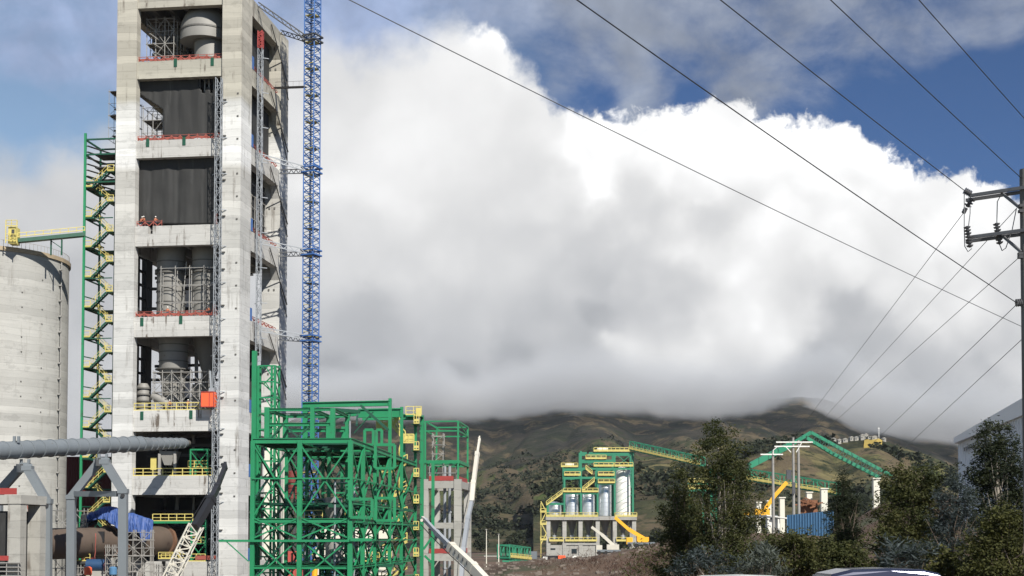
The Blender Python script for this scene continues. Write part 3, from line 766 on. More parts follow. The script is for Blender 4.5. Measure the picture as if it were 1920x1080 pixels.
t_ = scaf_thing('thin tube scaffold rising above the top of the green stair tower', (XL0-2.6, XL0-.25, 3, 12, TF.fz(200, 262, 3), TF.fz(200, 172, 3)), mat='scaf', r=.035, dx=2.2)
mb = MB()
for k in range(7):
    z = TF.fz(200, 262, 3)+.9+k*1.25; TF.box(mb, XL0-2.5, XL0-.6-(k % 2)*.9, 4.2+(k % 3)*.8, 6.4+(k % 3)*1.2, z, z+.14)
mb.build('toe_board', M['scafd'], t_)
mb = MB()
for k in range(6):
    TF.bar(mb, (XL1+3.0+k*1.9, 4.6, BZ[4][0]), (XL1+4.2+k*1.7, 4.6, BZ[3][1]-2), .12)
mb.build_each('prop', M['scaf'], tower)
r = random.Random(31)
for i, n_ in ((0, 7), (3, 6), (4, 8), (5, 6), (6, 5)):
    z0_, z1_ = BZ[i+1][0]-.1, BZ[i][1]+.2
    for k in range(n_):
        x = r.uniform(XL1+.5, XR0-.5); t = r.uniform(9, 14); q = r.uniform(.12, .4)
        mb = MB(); mb.tube(TF.P(x, t, z0_), TF.P(x+r.uniform(-.6, .6), t, z1_), q, 10); mb.build('riser_pipe', M[r.choice(['duct', 'duct_dark', 'scaf', 'scafd'])], tower, True)
    for k in range(3):
        z = z0_+(z1_-z0_)*(.25+.25*k)+r.uniform(-.5, .5); t = r.uniform(10, 15); mb = MB(); TF.bar(mb, (XL0+2, t, z), (-2, t, z+r.uniform(-.4, .4)), .35, .5); mb.build('cross_beam', M['scafd'], tower)
# ---- hoists: two lattice masts and the orange cage
def hoist(name, label, c, w, z0, z1, capred=0):
    t = thing(name, label, 'hoist mast', TF.P(c[0], c[1], z0), 'hoist masts on the concrete tower')
    a = MB(); b = MB(); lattice_mast(a, b, TF.P(c[0], c[1], 0), w, z0, z1-capred, 1.5, .10, .065, TF.M)
    a.build('chord', M['galv'], t); b.build('lacing', M['galv'], t)
    if capred:
        a = MB(); b = MB(); lattice_mast(a, a, TF.P(c[0], c[1], 0), w, z1-capred, z1, .8, .2, .18, TF.M); a.build('top_section', M['red'], t)
    mb = MB(); z = z0+4
    while z < z1-2:
        TF.bar(mb, (c[0]-w*.5, c[1], z), (c[0]-w*.5-(.9 if w > .8 else .6), c[1]+1.0, z), .12); TF.bar(mb, (c[0]+w*.5, c[1], z), (c[0]+w*.5+.9, c[1]+.7, z), .12); z += 6.2
    mb.build_each('wall_tie', M['galv'], t)
    return t
hx = TF.fx(405, -.6)
hoist('hoist_mast', 'silver lattice hoist mast running up the front face beside the corner column', (hx, -.6), .95, GROUND, TF.fz(409, 146, -.6))
hoist('hoist_mast', 'silver lattice hoist mast with a red top section on the tower side face', (.75, TF.ft(483, .75)), .75, Z(666), TF.fz(484, 62, 9), 3.0)
cg = thing('hoist_cage', 'bright orange hoist cage hanging on the silver mast above the yellow rail', 'hoist cage', TF.P(TF.fx(390, -.7), -.7, TF.fz(390, 763, -.7)))
xa, xb = TF.fx(378, -1.2), TF.fx(401.5, -1.2); za, zb_ = TF.fz(390, 763, -1.2), TF.fz(390, 735, -1.2)
mb = MB(); TF.box(mb, xa, xb, -1.6, .15, za, zb_); mb.build('cabin', M['orange'], cg)
mb = MB()
for x in (xa, xb, xa+1.45): TF.bar(mb, (x, -1.62, za), (x, -1.62, zb_), .10)
for z in (za, zb_): TF.bar(mb, (xa, -1.63, z), (xb, -1.63, z), .12)
mb.build('frame', M['red'], cg)
mb = MB(); TF.box(mb, xb-.9, xb-.1, -1.3, -.1, zb_+.02, zb_+.7); TF.bar(mb, (xb-.7, -.8, zb_+.5), (xb-.9, -.8, zb_+3.6), .3); mb.build('drive_unit', M['galv'], cg)
# ------------------------------------------------------------------ blue mast
BM = Frame(580.5, 256, 25)
bm = thing('blue_mast', 'tall slender blue lattice crane mast standing right of the concrete tower', 'crane mast', BM.P(0, 0, GROUND))
a = MB(); b = MB(); zt = BM.fz(584, -60, 0)
lattice_mast(a, b, BM.P(0, 0, 0), 2.1, GROUND, zt, 1.65, .19, .11, BM.M, mid=True)
a.build('chord', M['blue'], bm); b.build('lacing', M['blue'], bm)
mb = MB(); mb2 = MB()
BM.bar(mb, (.35, 0, GROUND), (.35, 0, zt), .12); BM.bar(mb, (-.15, 0, GROUND), (-.15, 0, zt), .12)
z = GROUND+1; k = 0
while z < zt:
    BM.bar(mb, (-.15, 0, z), (.35, 0, z), .08); z += .45
mb.build('ladder', M['scafd'], bm)
z = BM.fz(584, 1040, 0)
while z < zt:
    BM.box(mb2, -.95, .95, -.95, .95, z, z+.1); BM.bar(mb2, (-.9, -1.0, z+.9), (.9, -1.0, z+.9), .08); z += 4.85
mb2.build_each('landing', M['yellow'], bm, 1.0)
# ties from tower side face to the mast
for (ya, xa_, yb, y2, dark) in ((8, 478, 70, 60, 1), (293, 486, 316, 322, 0), (453, 486, 471, 477, 0), (617, 486, 632, 634, 0)):
    tt = thing('mast_tie', {8: 'topmost sloping lattice tie between tower roof and blue mast', 293: 'second lattice tie from the top between tower and blue mast', 453: 'third lattice tie from the top between tower and blue mast', 617: 'lowest lattice tie between tower and blue mast, just above the green lattice'}[ya], 'tie', W(530, ya, 255), 'lattice ties holding the blue mast')
    A1 = TF.P(.1, TF.ft(xa_, .1), TF.fz(xa_, ya, TF.ft(xa_, .1), .1)); Bp = W(573, yb, 255.2)
    A2 = TF.P(.1, 22.5, TF.fz(521, y2, 22.5, .1)); Bp2 = W(573, yb+5, 256.5)
    mb = MB()
    for (p, q) in ((A1, Bp), (A2, Bp2)):
        o = Vector((0, 0, .38)); L = (q-p).length; n = int(L/.9)
        mb.bar(p+o, q+o, .16); mb.bar(p-o, q-o, .16)
        for k in range(n):
            u = p.lerp(q, k/n); v = p.lerp(q, (k+1)/n); s = 1 if k % 2 else -1
            mb.bar(u+o*s, v-o*s, .1)
    mb.build('strut', M['galv'] if not dark else M['scafd'], tt)
    mb = MB(); c = BM.P(0, 0, 0); zz = (Bp.z+Bp2.z)/2
    for zq in (zz-.5, zz+.4):
        for (p, q) in (((-1.35, -1.35), (1.35, -1.35)), ((1.35, -1.35), (1.35, 1.35)), ((1.35, 1.35), (-1.35, 1.35)), ((-1.35, 1.35), (-1.35, -1.35))):
            BM.bar(mb, (*p, zq), (*q, zq), .24)
    mb.build('collar', M['scafd'] if dark else M['blue'], tt)
gw = thing('gangway', 'dark narrow gangway running level from tower to blue mast near the top', 'gangway', W(545, 163, 262))
mb = MB(); p = TF.P(-.05, 20, TF.fz(517, 165, 20, 0)); q = W(572, 163, 255.5); mb.bar(p, q, .7, .28); mb.build('deck', M['scafd'], gw)
mb = MB(); up = Vector((0, 0, 1.1)); mb.bar(p+up, q+up, .05)
for k in range(6): u = p.lerp(q, k/5); mb.bar(u, u+up, .05)
mb.build('handrail', M['scaf'], gw)
# ------------------------------------------------------------------ stair tower
st = thing('stair_tower', 'green steel zigzag stair tower with yellow rails between silo and concrete tower', 'stair tower', TF.P(XL0-2.5, 3, GROUND))
xA = TF.fx(153, 0); xB = XL0-.35; ztop = TF.fz(158, 262, 0)
for (x, t, m_) in ((xA, 0, 'green'), (xA, 6.4, 'greend'), (xB, 1, 'greend'), (xB, 6.4, 'greend')):
    mb = MB(); TF.bar(mb, (x, t, GROUND), (x, t, ztop+(1.1 if t == 0 else 0)), .38 if t < 1 else .3); mb.build('post', M[m_], st)
zl = []          # (z, side) of the landings, left = 0, right = 1
for k in range(26):
    zl.append((TF.fz(165, 322+28.2*k, 0), (k+1) % 2))
xm0, xm1 = xA+1.25, xB-1.1
land = MB(); strg = MB(); tr = MB(); ry = MB(); bmz = MB(); pk = MB()
for k, (z, sd_) in enumerate(zl):
    if z < GROUND: break
    if sd_ == 0: TF.box(land, xA, xm0, .1, 3.4, z-.12, z); rail(ry, TF, (xA, .1, z), (xm0, .1, z), 1.1, 1.2, .10)
    else: TF.box(land, xm1, xB, .1, 3.4, z-.12, z); rail(ry, TF, (xm1, .1, z), (xB, .1, z), 1.1, 1.0, .10)
    x0_, x1_ = (xA, xm0) if sd_ == 0 else (xm1, xB)
    TF.box(ry, x0_+.05, x1_-.05, .04, .08, z+.1, z+.3); rail(ry, TF, (x0_, 3.4, z), (x1_, 3.4, z), 1.1, .8, .09)
    TF.box(pk, x0_, x1_, 3.6, 5.6, z+.9, z+1.05)
    TF.bar(bmz, (xA, .0, z-.25), (xB, 0.0, z-.25), .16) if k % 4 == 3 else None
    if k % 2: TF.bar(bmz, (xA, .2, z-.25), (xA, 6.4, z-.25), .22); TF.bar(bmz, (xA, .2, z+1.9), (xA+1.0, 6.4, z+1.9), .16)
    if k % 4 == 1: TF.box(bmz, xA, xB, 3.0, 6.4, z-.3, z-.1)
    if k+1 < len(zl):
        z2 = zl[k+1][0]; t = .55 if sd_ == 1 else 2.5
        a = (xm0, t, z if sd_ == 0 else z2); b_ = (xm1, t, z2 if sd_ == 0 else z)
        for dt in (-.45, .45): TF.bar(strg, (a[0], t+dt, a[2]-.1), (b_[0], t+dt, b_[2]-.1), .1, .3)
        for q in range(8):
            f = (q+.5)/8; TF.box(tr, a[0]+(b_[0]-a[0])*f-.15, a[0]+(b_[0]-a[0])*f+.15, t-.42, t+.42, a[2]+(b_[2]-a[2])*f-.03, a[2]+(b_[2]-a[2])*f)
        for hh in (.55, 1.1):
            for so in (-.5, .5): TF.bar(ry, (a[0], t+so, a[2]+hh), (b_[0], t+so, b_[2]+hh), .06)
        for q in range(4):
            f = q/3; TF.bar(ry, (a[0]+(b_[0]-a[0])*f, t-.5, a[2]+(b_[2]-a[2])*f), (a[0]+(b_[0]-a[0])*f, t-.5, a[2]+(b_[2]-a[2])*f+1.1), .07)
for z in (ztop, TF.fz(165, 342, 0), TF.fz(165, 290, 0)): TF.bar(bmz, (xA, 0, z), (xB+.3, 0, z), .26); TF.bar(bmz, (xA, 0, z), (xA, 6.4, z), .26); TF.bar(bmz, (xA, 6.4, z), (xB, 6.4, z), .26)
for k in range(3): TF.box(pk, xA+.8, xB, 2.2, 5.8, ztop-2.2-k*2.2, ztop-2.0-k*2.2)
for k in range(8):
    z = ztop-1.2-k*1.05; TF.bar(pk, (xA+.2, .3, z+.2), (xA+2.4, 6.2, z+.2), .5, .10)
land.build_each('landing', M['greend'], st); strg.build('stringer', M['greend'], st); tr.build_each('tread', M['scafd'], st, .35); pk.build_each('plank', M['scafd'], st, .05); ry.build('handrail', M['yellow'], st); bmz.build('cross_beam', M['greend'], st)
mb = MB(); TF.box(mb, xB-.15, XL0-.02, 3.5, 5.8, GROUND, ztop-.3); mb.build('cable_riser', M['scafd'], st)
# ------------------------------------------------------------------ silo on the left
SC = Vector(((-40-CX)/F*250, 250, 0)); SR = 14.5; SZ = W(128, 488, 250).z
silo = thing('concrete_silo', 'wide round raw concrete silo with a vertical rib, left of the green stair tower', 'silo', (SC.x, SC.y, GROUND))
mb = MB(); mb.lathe(SC, [(SR, GROUND), (SR, SZ-.6)], 96); mb.build('wall', M['silo'], silo, True)
M['roof'] = paint('silo_roof_edge', (.34, .27, .18), .8, 0, .3, .6, (.2, .18, .15), 0)
mb = MB(); mb.lathe(SC, [(SR+.05, SZ-.7), (SR+.28, SZ-.7), (SR+.28, SZ), (2, SZ+2.0)], 96); mb.build('roof', M['roof'], silo)
for ang_px in (29.5,):
    th = math.asin((29.5+40)/170.0); dirv = Vector((math.sin(th), -math.cos(th), 0)); tv = Vector((math.cos(th), math.sin(th), 0))
    mb = MB(); Mr = Matrix((tv, -dirv, (0, 0, 1))).transposed()
    mb.box(SC+dirv*(SR+.25)+Vector((0, 0, (GROUND+SZ-.8)/2)), (3.0, 1.7, SZ-.8-GROUND), Mr); mb.build('rib', M['rib'], silo)
mb = MB()
th = math.asin(.985); dirv = Vector((math.sin(th), -math.cos(th), 0))
p = SC+dirv*(SR+.35)
mb.tube(p+Vector((0, 0, GROUND)), p+Vector((0, 0, SZ-.9)), .10, 8)
k = GROUND
while k < SZ-2: mb.box(p+Vector((-.1, -.1, k)), (.4, .5, .25)); k += 2.7
mb.build('downpipe', M['scaf'], silo)
mb = MB()   # slipform yoke pockets
for k in range(26):
    for thp in (.42, .72, .88):
        t_ = math.asin(thp); d_ = Vector((math.sin(t_), -math.cos(t_), 0)); z = GROUND+4+k*2.5+(thp*7 % 1)
        if z < SZ-3 and (k*7+int(thp*10)) % 3: mb.box(SC+d_*(SR+.0)+Vector((0, 0, z)), (.2, .2, .2))
mb.build_each('pocket', M['duct_dark'], silo)
mb = MB()
for k in range(120):
    t0_ = 2*PI*k/120; a = SC+Vector((math.cos(t0_)*SR, math.sin(t0_)*SR, SZ-.02)); b_ = SC+Vector((math.cos(t0_+2*PI/120)*SR, math.sin(t0_+2*PI/120)*SR, SZ-.02))
    mb.bar(a, a+Vector((0, 0, 1.1)), .05); mb.bar(a+Vector((0, 0, 1.1)), b_+Vector((0, 0, 1.1)), .05)
mb.build('handrail', M['scaf'], silo)
WF = Frame(960, 236, 0)
bx = thing('elevator_head', 'yellow railed machine housing standing on top of the concrete silo', 'machine house', W(15, 452, 237))
xa, xb = WF.fx(5, 0), WF.fx(26, 0); za, zb_ = W(15, 451, 236).z, W(15, 424, 236).z
mb = MB(); WF.box(mb, xa+.3, xb-.3, .3, 2.4, za-.4, zb_); mb.build('housing', M['yellow'], bx)
mb = MB(); WF.box(mb, xa+.9, xb-.5, .18, .297, za+.5, zb_-.5); mb.build('dark_plate', M['scafd'], bx)
mb = MB(); rail(mb, WF, (xa, 0, zb_), (xb, 0, zb_), 1.0, .7, .10); rail(mb, WF, (xa, 0, za), (xb, 0, za), 1.1, .6, .1)
for x in (xa, xb): WF.bar(mb, (x, 0, za-.4), (x, 0, zb_+1), .14)
mb.build('handrail', M['yellow'], bx)
cv = thing('silo_conveyor', 'green conveyor bridge with yellow rail running from the silo top to the green stair tower', 'conveyor', W(95, 445, 240))
p = W(33, 452, 238); q = W(158, 440, 242)
mb = MB(); mb.bar(p, q, 1.6, .6); mb.build('girder', M['greend'], cv)
mb = MB(); s_ = (q-p).cross(Vector((0, 0, 1))).normalized()
for sgn in (1,):
    o = s_*(.85*sgn); up = Vector((0, 0, 1.2)); b0 = Vector((0, 0, .45)); mb.bar(p+o+up, q+o+up, .1); mb.bar(p+o+b0*1.4, q+o+b0*1.4, .12)
    for k in range(9): u = p.lerp(q, k/8); mb.bar(u+o+b0, u+o+up, .1)
mb.build('handrail', M['yellow'], cv)
u = p.lerp(q, .58); mb = MB()
for dx in (-.9, .9): mb.bar(u+Vector((dx, 0, -.4)), Vector((u.x+dx, u.y, SZ-1)), .22)
mb.bar(u+Vector((-.9, 0, -.6)), Vector((u.x+.9, u.y, SZ+.2)), .12)
mb.build('trestle', M['greend'], cv)
# maroon building behind
mbd = thing('maroon_building', 'dark red clad plant building between silo and tower, behind the stair tower', 'building', W(150, 900, 285))
mb = MB(); a = W(118, 856, 282); b_ = W(212, 856, 282)
mb.box(((a.x+b_.x)/2, 287, (GROUND+a.z)/2), (b_.x-a.x, 9, a.z-GROUND)); mb.build('cladding', M['maroon'], mbd)
mb = MB()
for k in range(20): x = a.x+(b_.x-a.x)*k/19; mb.box((x, 282.44, (GROUND+a.z)/2), (.1, .12, a.z-GROUND))
mb.build('seam', M['maroon'], mbd)
# ------------------------------------------------------------------ tertiary air duct on A-frames
dc = thing('tertiary_air_duct', 'long grey ringed steel duct running from the left edge into the concrete tower', 'duct', W(140, 842, 215))
P0 = W(-120, 849, 182); P1 = W(0, 845, 196); P2 = W(262, 832, 226); P3 = W(276, 833, 229); P4 = W(346, 831, 243.2)
mb = MB(); mb.path([P0, P1, P2], [1.24, 1.22, 1.15], 28); mb.build('shell', M['greyp'], dc, True)
mb = MB(); mb.path([P2, P3], [1.2, 1.0], 28); mb.path([P3, P4], [1.0, .80], 28); mb.build('reducer', M['greyp'], dc, True)
for i in range(19):
    u = (i+.3)/19; c = P0.lerp(P1, u*3) if False else (P0+(P2-P0)*u); d_ = (P2-P0).normalized()
    f = (c.y-P0.y)/(P2.y-P0.y)
    c = P0.lerp(P1, (c.y-P0.y)/(P1.y-P0.y)) if c.y < P1.y else P1.lerp(P2, (c.y-P1.y)/(P2.y-P1.y))
    mb = MB(); mb.path([c-d_*.09, c+d_*.09], [1.30, 1.30], 28); mb.build('stiffener_ring', M['grey'], dc)
for i in range(7):
    c = P3.lerp(P4, i/6.5); d_ = (P4-P3).normalized(); r = 1.0-.2*i/6.5
    mb = MB(); mb.path([c-d_*.08, c+d_*.08], [r+.12]*2, 24); mb.build('stiffener_ring', M['grey'], dc)
mb = MB(); mb.path([P4, P4+(P4-P3).normalized()*1.6], [.55, .5], 16); mb.build('nozzle', M['duct_dark'], dc)
lugs = MB()
for px in (27, 35):
    c = W(px, 824, 198); lugs.box(c, (.35, .35, .9))
lugs.build('lifting_lug', M['grey'], dc)
def aframe(label, apex, RL, LL, D, D2, tie, ground=GROUND, wl=1.2):
    t = thing('support_frame', label, 'support frame', W(RL[-1][0], 1100, D), 'a-shaped steel frames under the grey duct')
    A = W(*apex, (D+D2)/2)
    mb = MB()
    def leg(pts, Dp):
        P = [W(x, y, Dp) for x, y in pts]; last = P[-1].copy(); last.z = ground
        P[-1] = last
        m_ = MB()
        for u, v in zip(P, P[1:]): m_.bar(u, v+(v-u).normalized()*.12, wl, wl*.9)
        for pp in P[:-1]:
            m_.box(pp, (wl*1.15, wl*1.1, wl*.55))
        m_.build('leg', M['grey'], t); return P
    Pr = leg(RL, D); Pl = leg(LL, D2)
    mb.bar(Pr[0], Pl[0], wl, wl); mb.build('cap', M['grey'], t)
    if tie:
        mb = MB(); mb.bar(W(*tie[0], D2), W(*tie[1], D), .85, .8); mb.build('tie_beam', M['grey'], t)
    mb = MB()
    for dx in (-6, 6):
        mb.bar(W(apex[0]+dx, apex[1]+2, (D+D2)/2), W(apex[0]+dx*1.2, apex[1]-15, (D+D2)/2), .35)
    c = W(apex[0], apex[1]-17, (D+D2)/2); mb.path([c+Vector((-.2, 0, 0)), c+Vector((.25, .05, 0))], [1.55, 1.55], 24) if False else None
    mb.bar(W(apex[0]-9, apex[1]-6, (D+D2)/2), W(apex[0]+9, apex[1]-6, (D+D2)/2), 1.0, .35)
    mb.build('saddle', M['grey'], t)
    mb = MB()
    for (x, y) in (RL[1],): mb.path([W(x-1, y+8, D-.75), W(x-1, y+8, D-.55)], [.3, .3], 12)
    mb.build('gusset_bolt', M['black'], t)
aframe('a-shaped grey steel frame under the duct, straddling the blue tarpaulin', (193, 866), [(197, 866), (231, 921), (231, 1100)], [(186, 866), (134, 932), (134, 1100)], 206, 214, ((140, 926), (222, 926)))
aframe('a-shaped grey steel frame under the duct in front of the concrete silo', (47, 876), [(52, 878), (88, 940), (88, 1100)], [(38, 878), (-4, 925), (-4, 1100)], 196, 204, None)
# pier at the left edge
pr = thing('kiln_pier', 'grey concrete portal with red netting on top, around the outer kiln end', 'pier', W(20, 1100, 190))
mb = MB(); a, b_ = WF, None
PF = Frame(0, 188, 6)
x0, x1 = PF.fx(17, 0), PF.fx(41, 0); zt = PF.fz(30, 945, 0)
PF.box(mb, x0, x1, 0, 1.8, GROUND, zt); PF.box(mb, x0, x1, 6, 7.8, GROUND, zt)
mb.build('column', M['conc2'], pr)
mb = MB(); PF.box(mb, x0-8, x1+.1, -.1, 7.9, zt, PF.fz(30, 928, 0)); mb.build('cap_beam', M['conc2'], pr)
mb = MB(); PF.box(mb, x0-7, x0, 1.0, 7, GROUND, zt-.9); mb.build('arch_shade_fill', M['clad'], pr)  # dark block stands in for the shade inside the arch
mb = MB(); PF.box(mb, x0-4, x1-.6, .05, .13, PF.fz(30, 927, 0), PF.fz(30, 915, 0)); mb.build('safety_net', M['red'], pr)
mb = MB(); PF.box(mb, x0-3, x0+.3, -.25, -.17, PF.fz(10, 1051, 0), PF.fz(10, 1042, 0)); mb.build('safety_net', M['red'], pr)
mb = MB()
for k in range(4): zz = PF.fz(20, 1056+k*8, 0); PF.box(mb, x0-3, x1+.4, -.6, -.1, zz, zz+.12)
for k in range(4): PF.bar(mb, (x0-3+k*1.6, -.5, GROUND), (x0-3+k*1.6, -.5, PF.fz(20, 1054, 0)), .1)
mb.build('shoring', M['scaf'], pr)
# kiln
kl = thing('rotary_kiln', 'huge rusty brown rotary kiln tube lying behind the grey frames and entering the tower', 'kiln', W(180, 1100, 235))
K0 = W(20, 1022, 214); K1 = W(308, 1013, 249); K2 = W(336, 1013, 255); kd = (K1-K0).normalized()
mb = MB(); mb.path([K0, K1], [2.42, 2.42], 48); mb.path([K1, K2], [2.3, 2.25], 40); mb.build('shell', M['kiln'], kl, True)
for f, r, w in ((.60, 2.75, .35), (.66, 2.6, .2), (.985, 2.85, .3)):
    c = K0.lerp(K1, f); mb = MB(); mb.path([c-kd*w, c+kd*w], [r, r], 48); mb.build('tyre', M['kiln2'], kl, True)
c = K0.lerp(K1, .52); mb = MB(); mb.box(c+Vector((1.2, -2.1, .9)), (1.3, .5, 1.7)); mb.build('manhole', M['black'], kl)
for f in (.08, .63):
    c = K0.lerp(K1, f); mb = MB(); mb.box((c.x, c.y, (GROUND+c.z-2.5)/2), (5.2, 3.4, c.z-2.5-GROUND)); mb.build('pier', M['conc2'], kl)
    # support piers carry the kiln
# tarpaulin over its scaffold
KF = Frame(225, 236, -20)
tp = MB(); topc = [(163, 966), (172, 957), (188, 951), (205, 949), (220, 951), (235, 956), (252, 962), (268, 968), (287, 972)]
botc = [(163, 972), (172, 976), (188, 972), (200, 974), (212, 982), (224, 991), (236, 998), (252, 999), (265, 999), (270, 1016), (287, 1010)]
NU, NV = 120, 34; vs = []
for i in range(NU+1):
    px = 164+(288-164)*i/NU; yt = lerp_tab(topc, px); yb = lerp_tab(botc, px)
    Yf = 229+(px-164)*.06
    zt = W(px, yt, Yf+2).z; zb_ = W(px, yb, Yf).z
    for j in range(NV+1):
        v = j/NV
        if v < .6: s = v/.6; Y = Yf+.9*s*s; z = zb_+(zt-zb_)*(1-(1-s)**1.35); tk = 1-s*.7
        else: s = (v-.6)/.4; Y = Yf+.9+3.6*s; z = zt-1.6*s*s; tk = .3
        a_ = noise.noise(Vector((px*.16+v*1.5, v*.8, 3.1))); b2_ = noise.noise(Vector((px*.42-v*2, v*1.1, 9)))
        n = -.55*(1-min(1, abs(a_)*3.2))-.22*(1-min(1, abs(b2_)*3))+.25*noise.noise(Vector((px*.05, v*2, 1)))
        sag_ = .35*max(0, math.sin((px-164)*.11))*(s if v < .6 else 1)
        base = W(px, 900, Y); vs.append(Vector((base.x+.2*b2_, Y+n*(.35+.65*tk), z-sag_+n*.15)))
fs = [(i*(NV+1)+j, (i+1)*(NV+1)+j, (i+1)*(NV+1)+j+1, i*(NV+1)+j+1) for i in range(NU) for j in range(NV)]
tp.add(vs, fs); o = tp.build('tarpaulin', M['tarp'], None, 'all'); sdm = o.modifiers.new('thick', 'SOLIDIFY'); sdm.thickness = .04
tag(o, 'bright blue creased tarpaulin thrown over the scaffold above the rusty kiln', 'tarpaulin')
ds = MB(); vs = []
for i in range(13):
    for j in range(9):
        px = 148+34*i/12; v = j/8; yt = 958+abs(i-7)*1.0-(3 if i > 8 else 0); Y = 233+3*v+noise.noise(Vector((i*.7, j*.9, 0)))*.5
        vs.append(W(px+v*4, yt+(34-i*.9)*(1-v)*(1 if v < .8 else .8), Y))
ds.add(vs, [(i*9+j, (i+1)*9+j, (i+1)*9+j+1, i*9+j+1) for i in range(12) for j in range(8)])
o = ds.build('dark_tarpaulin', M['black'], None, 'all'); sdm = o.modifiers.new('thick', 'SOLIDIFY'); sdm.thickness = .04
tag(o, 'black sheet hanging at the left end of the blue tarpaulin', 'tarpaulin')
KX = Frame(960, 232, 0)
t = thing('scaffold', 'grey tube scaffold under the blue tarpaulin beside the kiln', 'scaffold', W(262, 1100, 232), 'scaffolds around the kiln')
mb = MB(); dk = MB(); scaffold(mb, KX, KX.fx(237, -3), KX.fx(286, -3), -3.4, -1.6, GROUND, KX.fz(260, 998, -3), dx=1.2, dz=1.3, r=.055, deck=dk); mb.build('tubing', M['scaf'], t); dk.build('deck', M['scaf'], t)
t = thing('scaffold', 'tall thin scaffold between the two grey frames, behind the kiln', 'scaffold', W(132, 1100, 232), 'scaffolds around the kiln')
mb = MB(); dk = MB(); scaffold(mb, KX, KX.fx(100, -1), KX.fx(160, -1), -1, 1.0, GROUND, KX.fz(130, 958, -1), dx=1.7, dz=1.9, r=.05, deck=dk); mb.build('tubing', M['scaf'], t); dk.build('deck', M['scafd'], t)
t = thing('scaffold', 'low scaffold of pale tubes in front of the kiln, left of the right grey leg', 'scaffold', W(222, 1100, 228), 'scaffolds around the kiln')
mb = MB(); dk = MB(); scaffold(mb, KX, KX.fx(203, -8), KX.fx(228, -8), -8.5, -6.6, GROUND, KX.fz(216, 1026, -8), dx=1.1, dz=1.2, r=.05, deck=dk); mb.build('tubing', M['scaf'], t); dk.build('deck', M['scaf'], t)
# equipment rails and clutter at the bottom left
for (px0, px1, py, Y, m_, lab, nm) in ((140, 172, 1052, 228, 'yellow', 'yellow railing of the kiln deck left of the blue drive unit', 'deck_railing'), (300, 340, 1048, 238, 'yellow', 'yellow railing below the dark kiln end', 'deck_railing')):
    t = thing(nm, lab, 'railing', W((px0+px1)/2, py, Y), 'railings of the kiln deck'); f_ = Frame(960, Y, 0)
    mb = MB(); z = W(px0, py, Y).z; rail(mb, f_, (f_.fx(px0, 0), 0, z), (f_.fx(px1, 0), 0, z), 1.1, .9, .1); mb.build('handrail', M[m_], t)
    mb = MB(); f_.box(mb, f_.fx(px0, 0), f_.fx(px1, 0), 0, 3, z-.4, z-.03); f_.box(mb, f_.fx(px0, 0)+.3, f_.fx(px0, 0)+.8, 1, 1.6, GROUND, z-.4); f_.box(mb, f_.fx(px1, 0)-.8, f_.fx(px1, 0)-.3, 1, 1.6, GROUND, z-.4); mb.build('deck', M['scafd'], t)
dv = thing('drive_unit', 'dark blue drive motor under the kiln, seen above the bottom edge', 'machine', W(185, 1075, 226))
mb = MB(); c = W(186, 1062, 226); mb.path([c+Vector((-1.9, 0, .2)), c+Vector((1.7, 0, .2))], [.95, .95], 20); mb.build('motor', paint('motor_blue', (.02, .06, .14), .45), dv, True)
mb = MB(); mb.box((c.x, c.y, (GROUND+c.z-.7)/2), (3.6, 1.8, c.z-.7-GROUND)); mb.build('plinth', M['conc2'], dv)
# ------------------------------------------------------------------ green steel building
GF = Frame(657, 140, 3.8)
gb = thing('green_steel_frame', 'large open bright green steel building frame with many cross braces', 'steel frame', GF.P(-4.7, 23, GROUND))
gx = [GF.fx(475, 0), GF.fx(563, 0), 0.0]
gt = [0, 14.7, 25.3, 34.7, 47.3]
GZ = lambda y, px=657: GF.fz(px, y, 0, 0)
zdeck = GZ(826)
tops = {0: zdeck, 1: GZ(838)+1.0, 2: GF.fz(730, 747, 25.3, 0), 3: GF.fz(752, 763, 34.7, 0), 4: GF.fz(778, 775, 47.3, 0)}
for i, t in enumerate(gt):
    for j, x in enumerate(gx):
        top = tops[i] if j == 2 else (zdeck if i < 2 else zdeck+ (2.2 if i == 2 else 1.0))
        mb = MB(); w = .46 if i == 0 and j else .36
        if i == 0 and j == 0: w = .42
        GF.box(mb, x-w/2, x+w/2, t-w/2, t+w/2, GROUND, top); mb.build('column', M['green'], gb)
levels = [(826, .50, .30), (942, .30, .22), (976, .42, .28), (1064, .30, .24), (1150, .4, .3)]
thinl = [897, 1014, 1100]
for (y, h, w) in levels:
    z = GZ(y)
    for i, t in enumerate(gt):
        if y == 942 and i == 0: continue
        mb = MB(); GF.ib(mb, (gx[0], t, z), (0, t, z), w, h); mb.build('girder', M['green'], gb)
    for x in gx:
        mb = MB(); GF.ib(mb, (x, 0, z), (x, gt[-1], z), w, h); mb.build('girder', M['green'], gb)
    # secondary beams
    mb = MB()
    for k in range(1, 16):
        t = k*3.0
        if min(abs(t-q) for q in gt) > .8: GF.ib(mb, (gx[0], t, z-.04), (0, t, z-.04), .16, h*.6)
    mb.build('floor_beam', M['greend'], gb)
for y in thinl:
    z = GZ(y)
    for t in (0, 14.7, 34.7):
        mb = MB(); GF.bar(mb, (gx[0], t-.27, z), (0, t-.27, z), .14); mb.build('tie', M['green'], gb)
    mb = MB(); GF.bar(mb, (.27, 0, z), (.27, gt[-1], z), .14); mb.build('tie', M['green'], gb)
mb = MB(); z = GZ(1014); GF.bar(mb, (GF.fx(413, -.35), -.35, z), (0, -.35, z), .3, .22); GF.bar(mb, (GF.fx(425, -.4), -.4, z), (GF.fx(468, -.4), -.4, z-2.0), .1); mb.build('outrigger', M['green'], gb)
zz = [GZ(832), GZ(970), GZ(1010), GZ(1090), GZ(1180)]
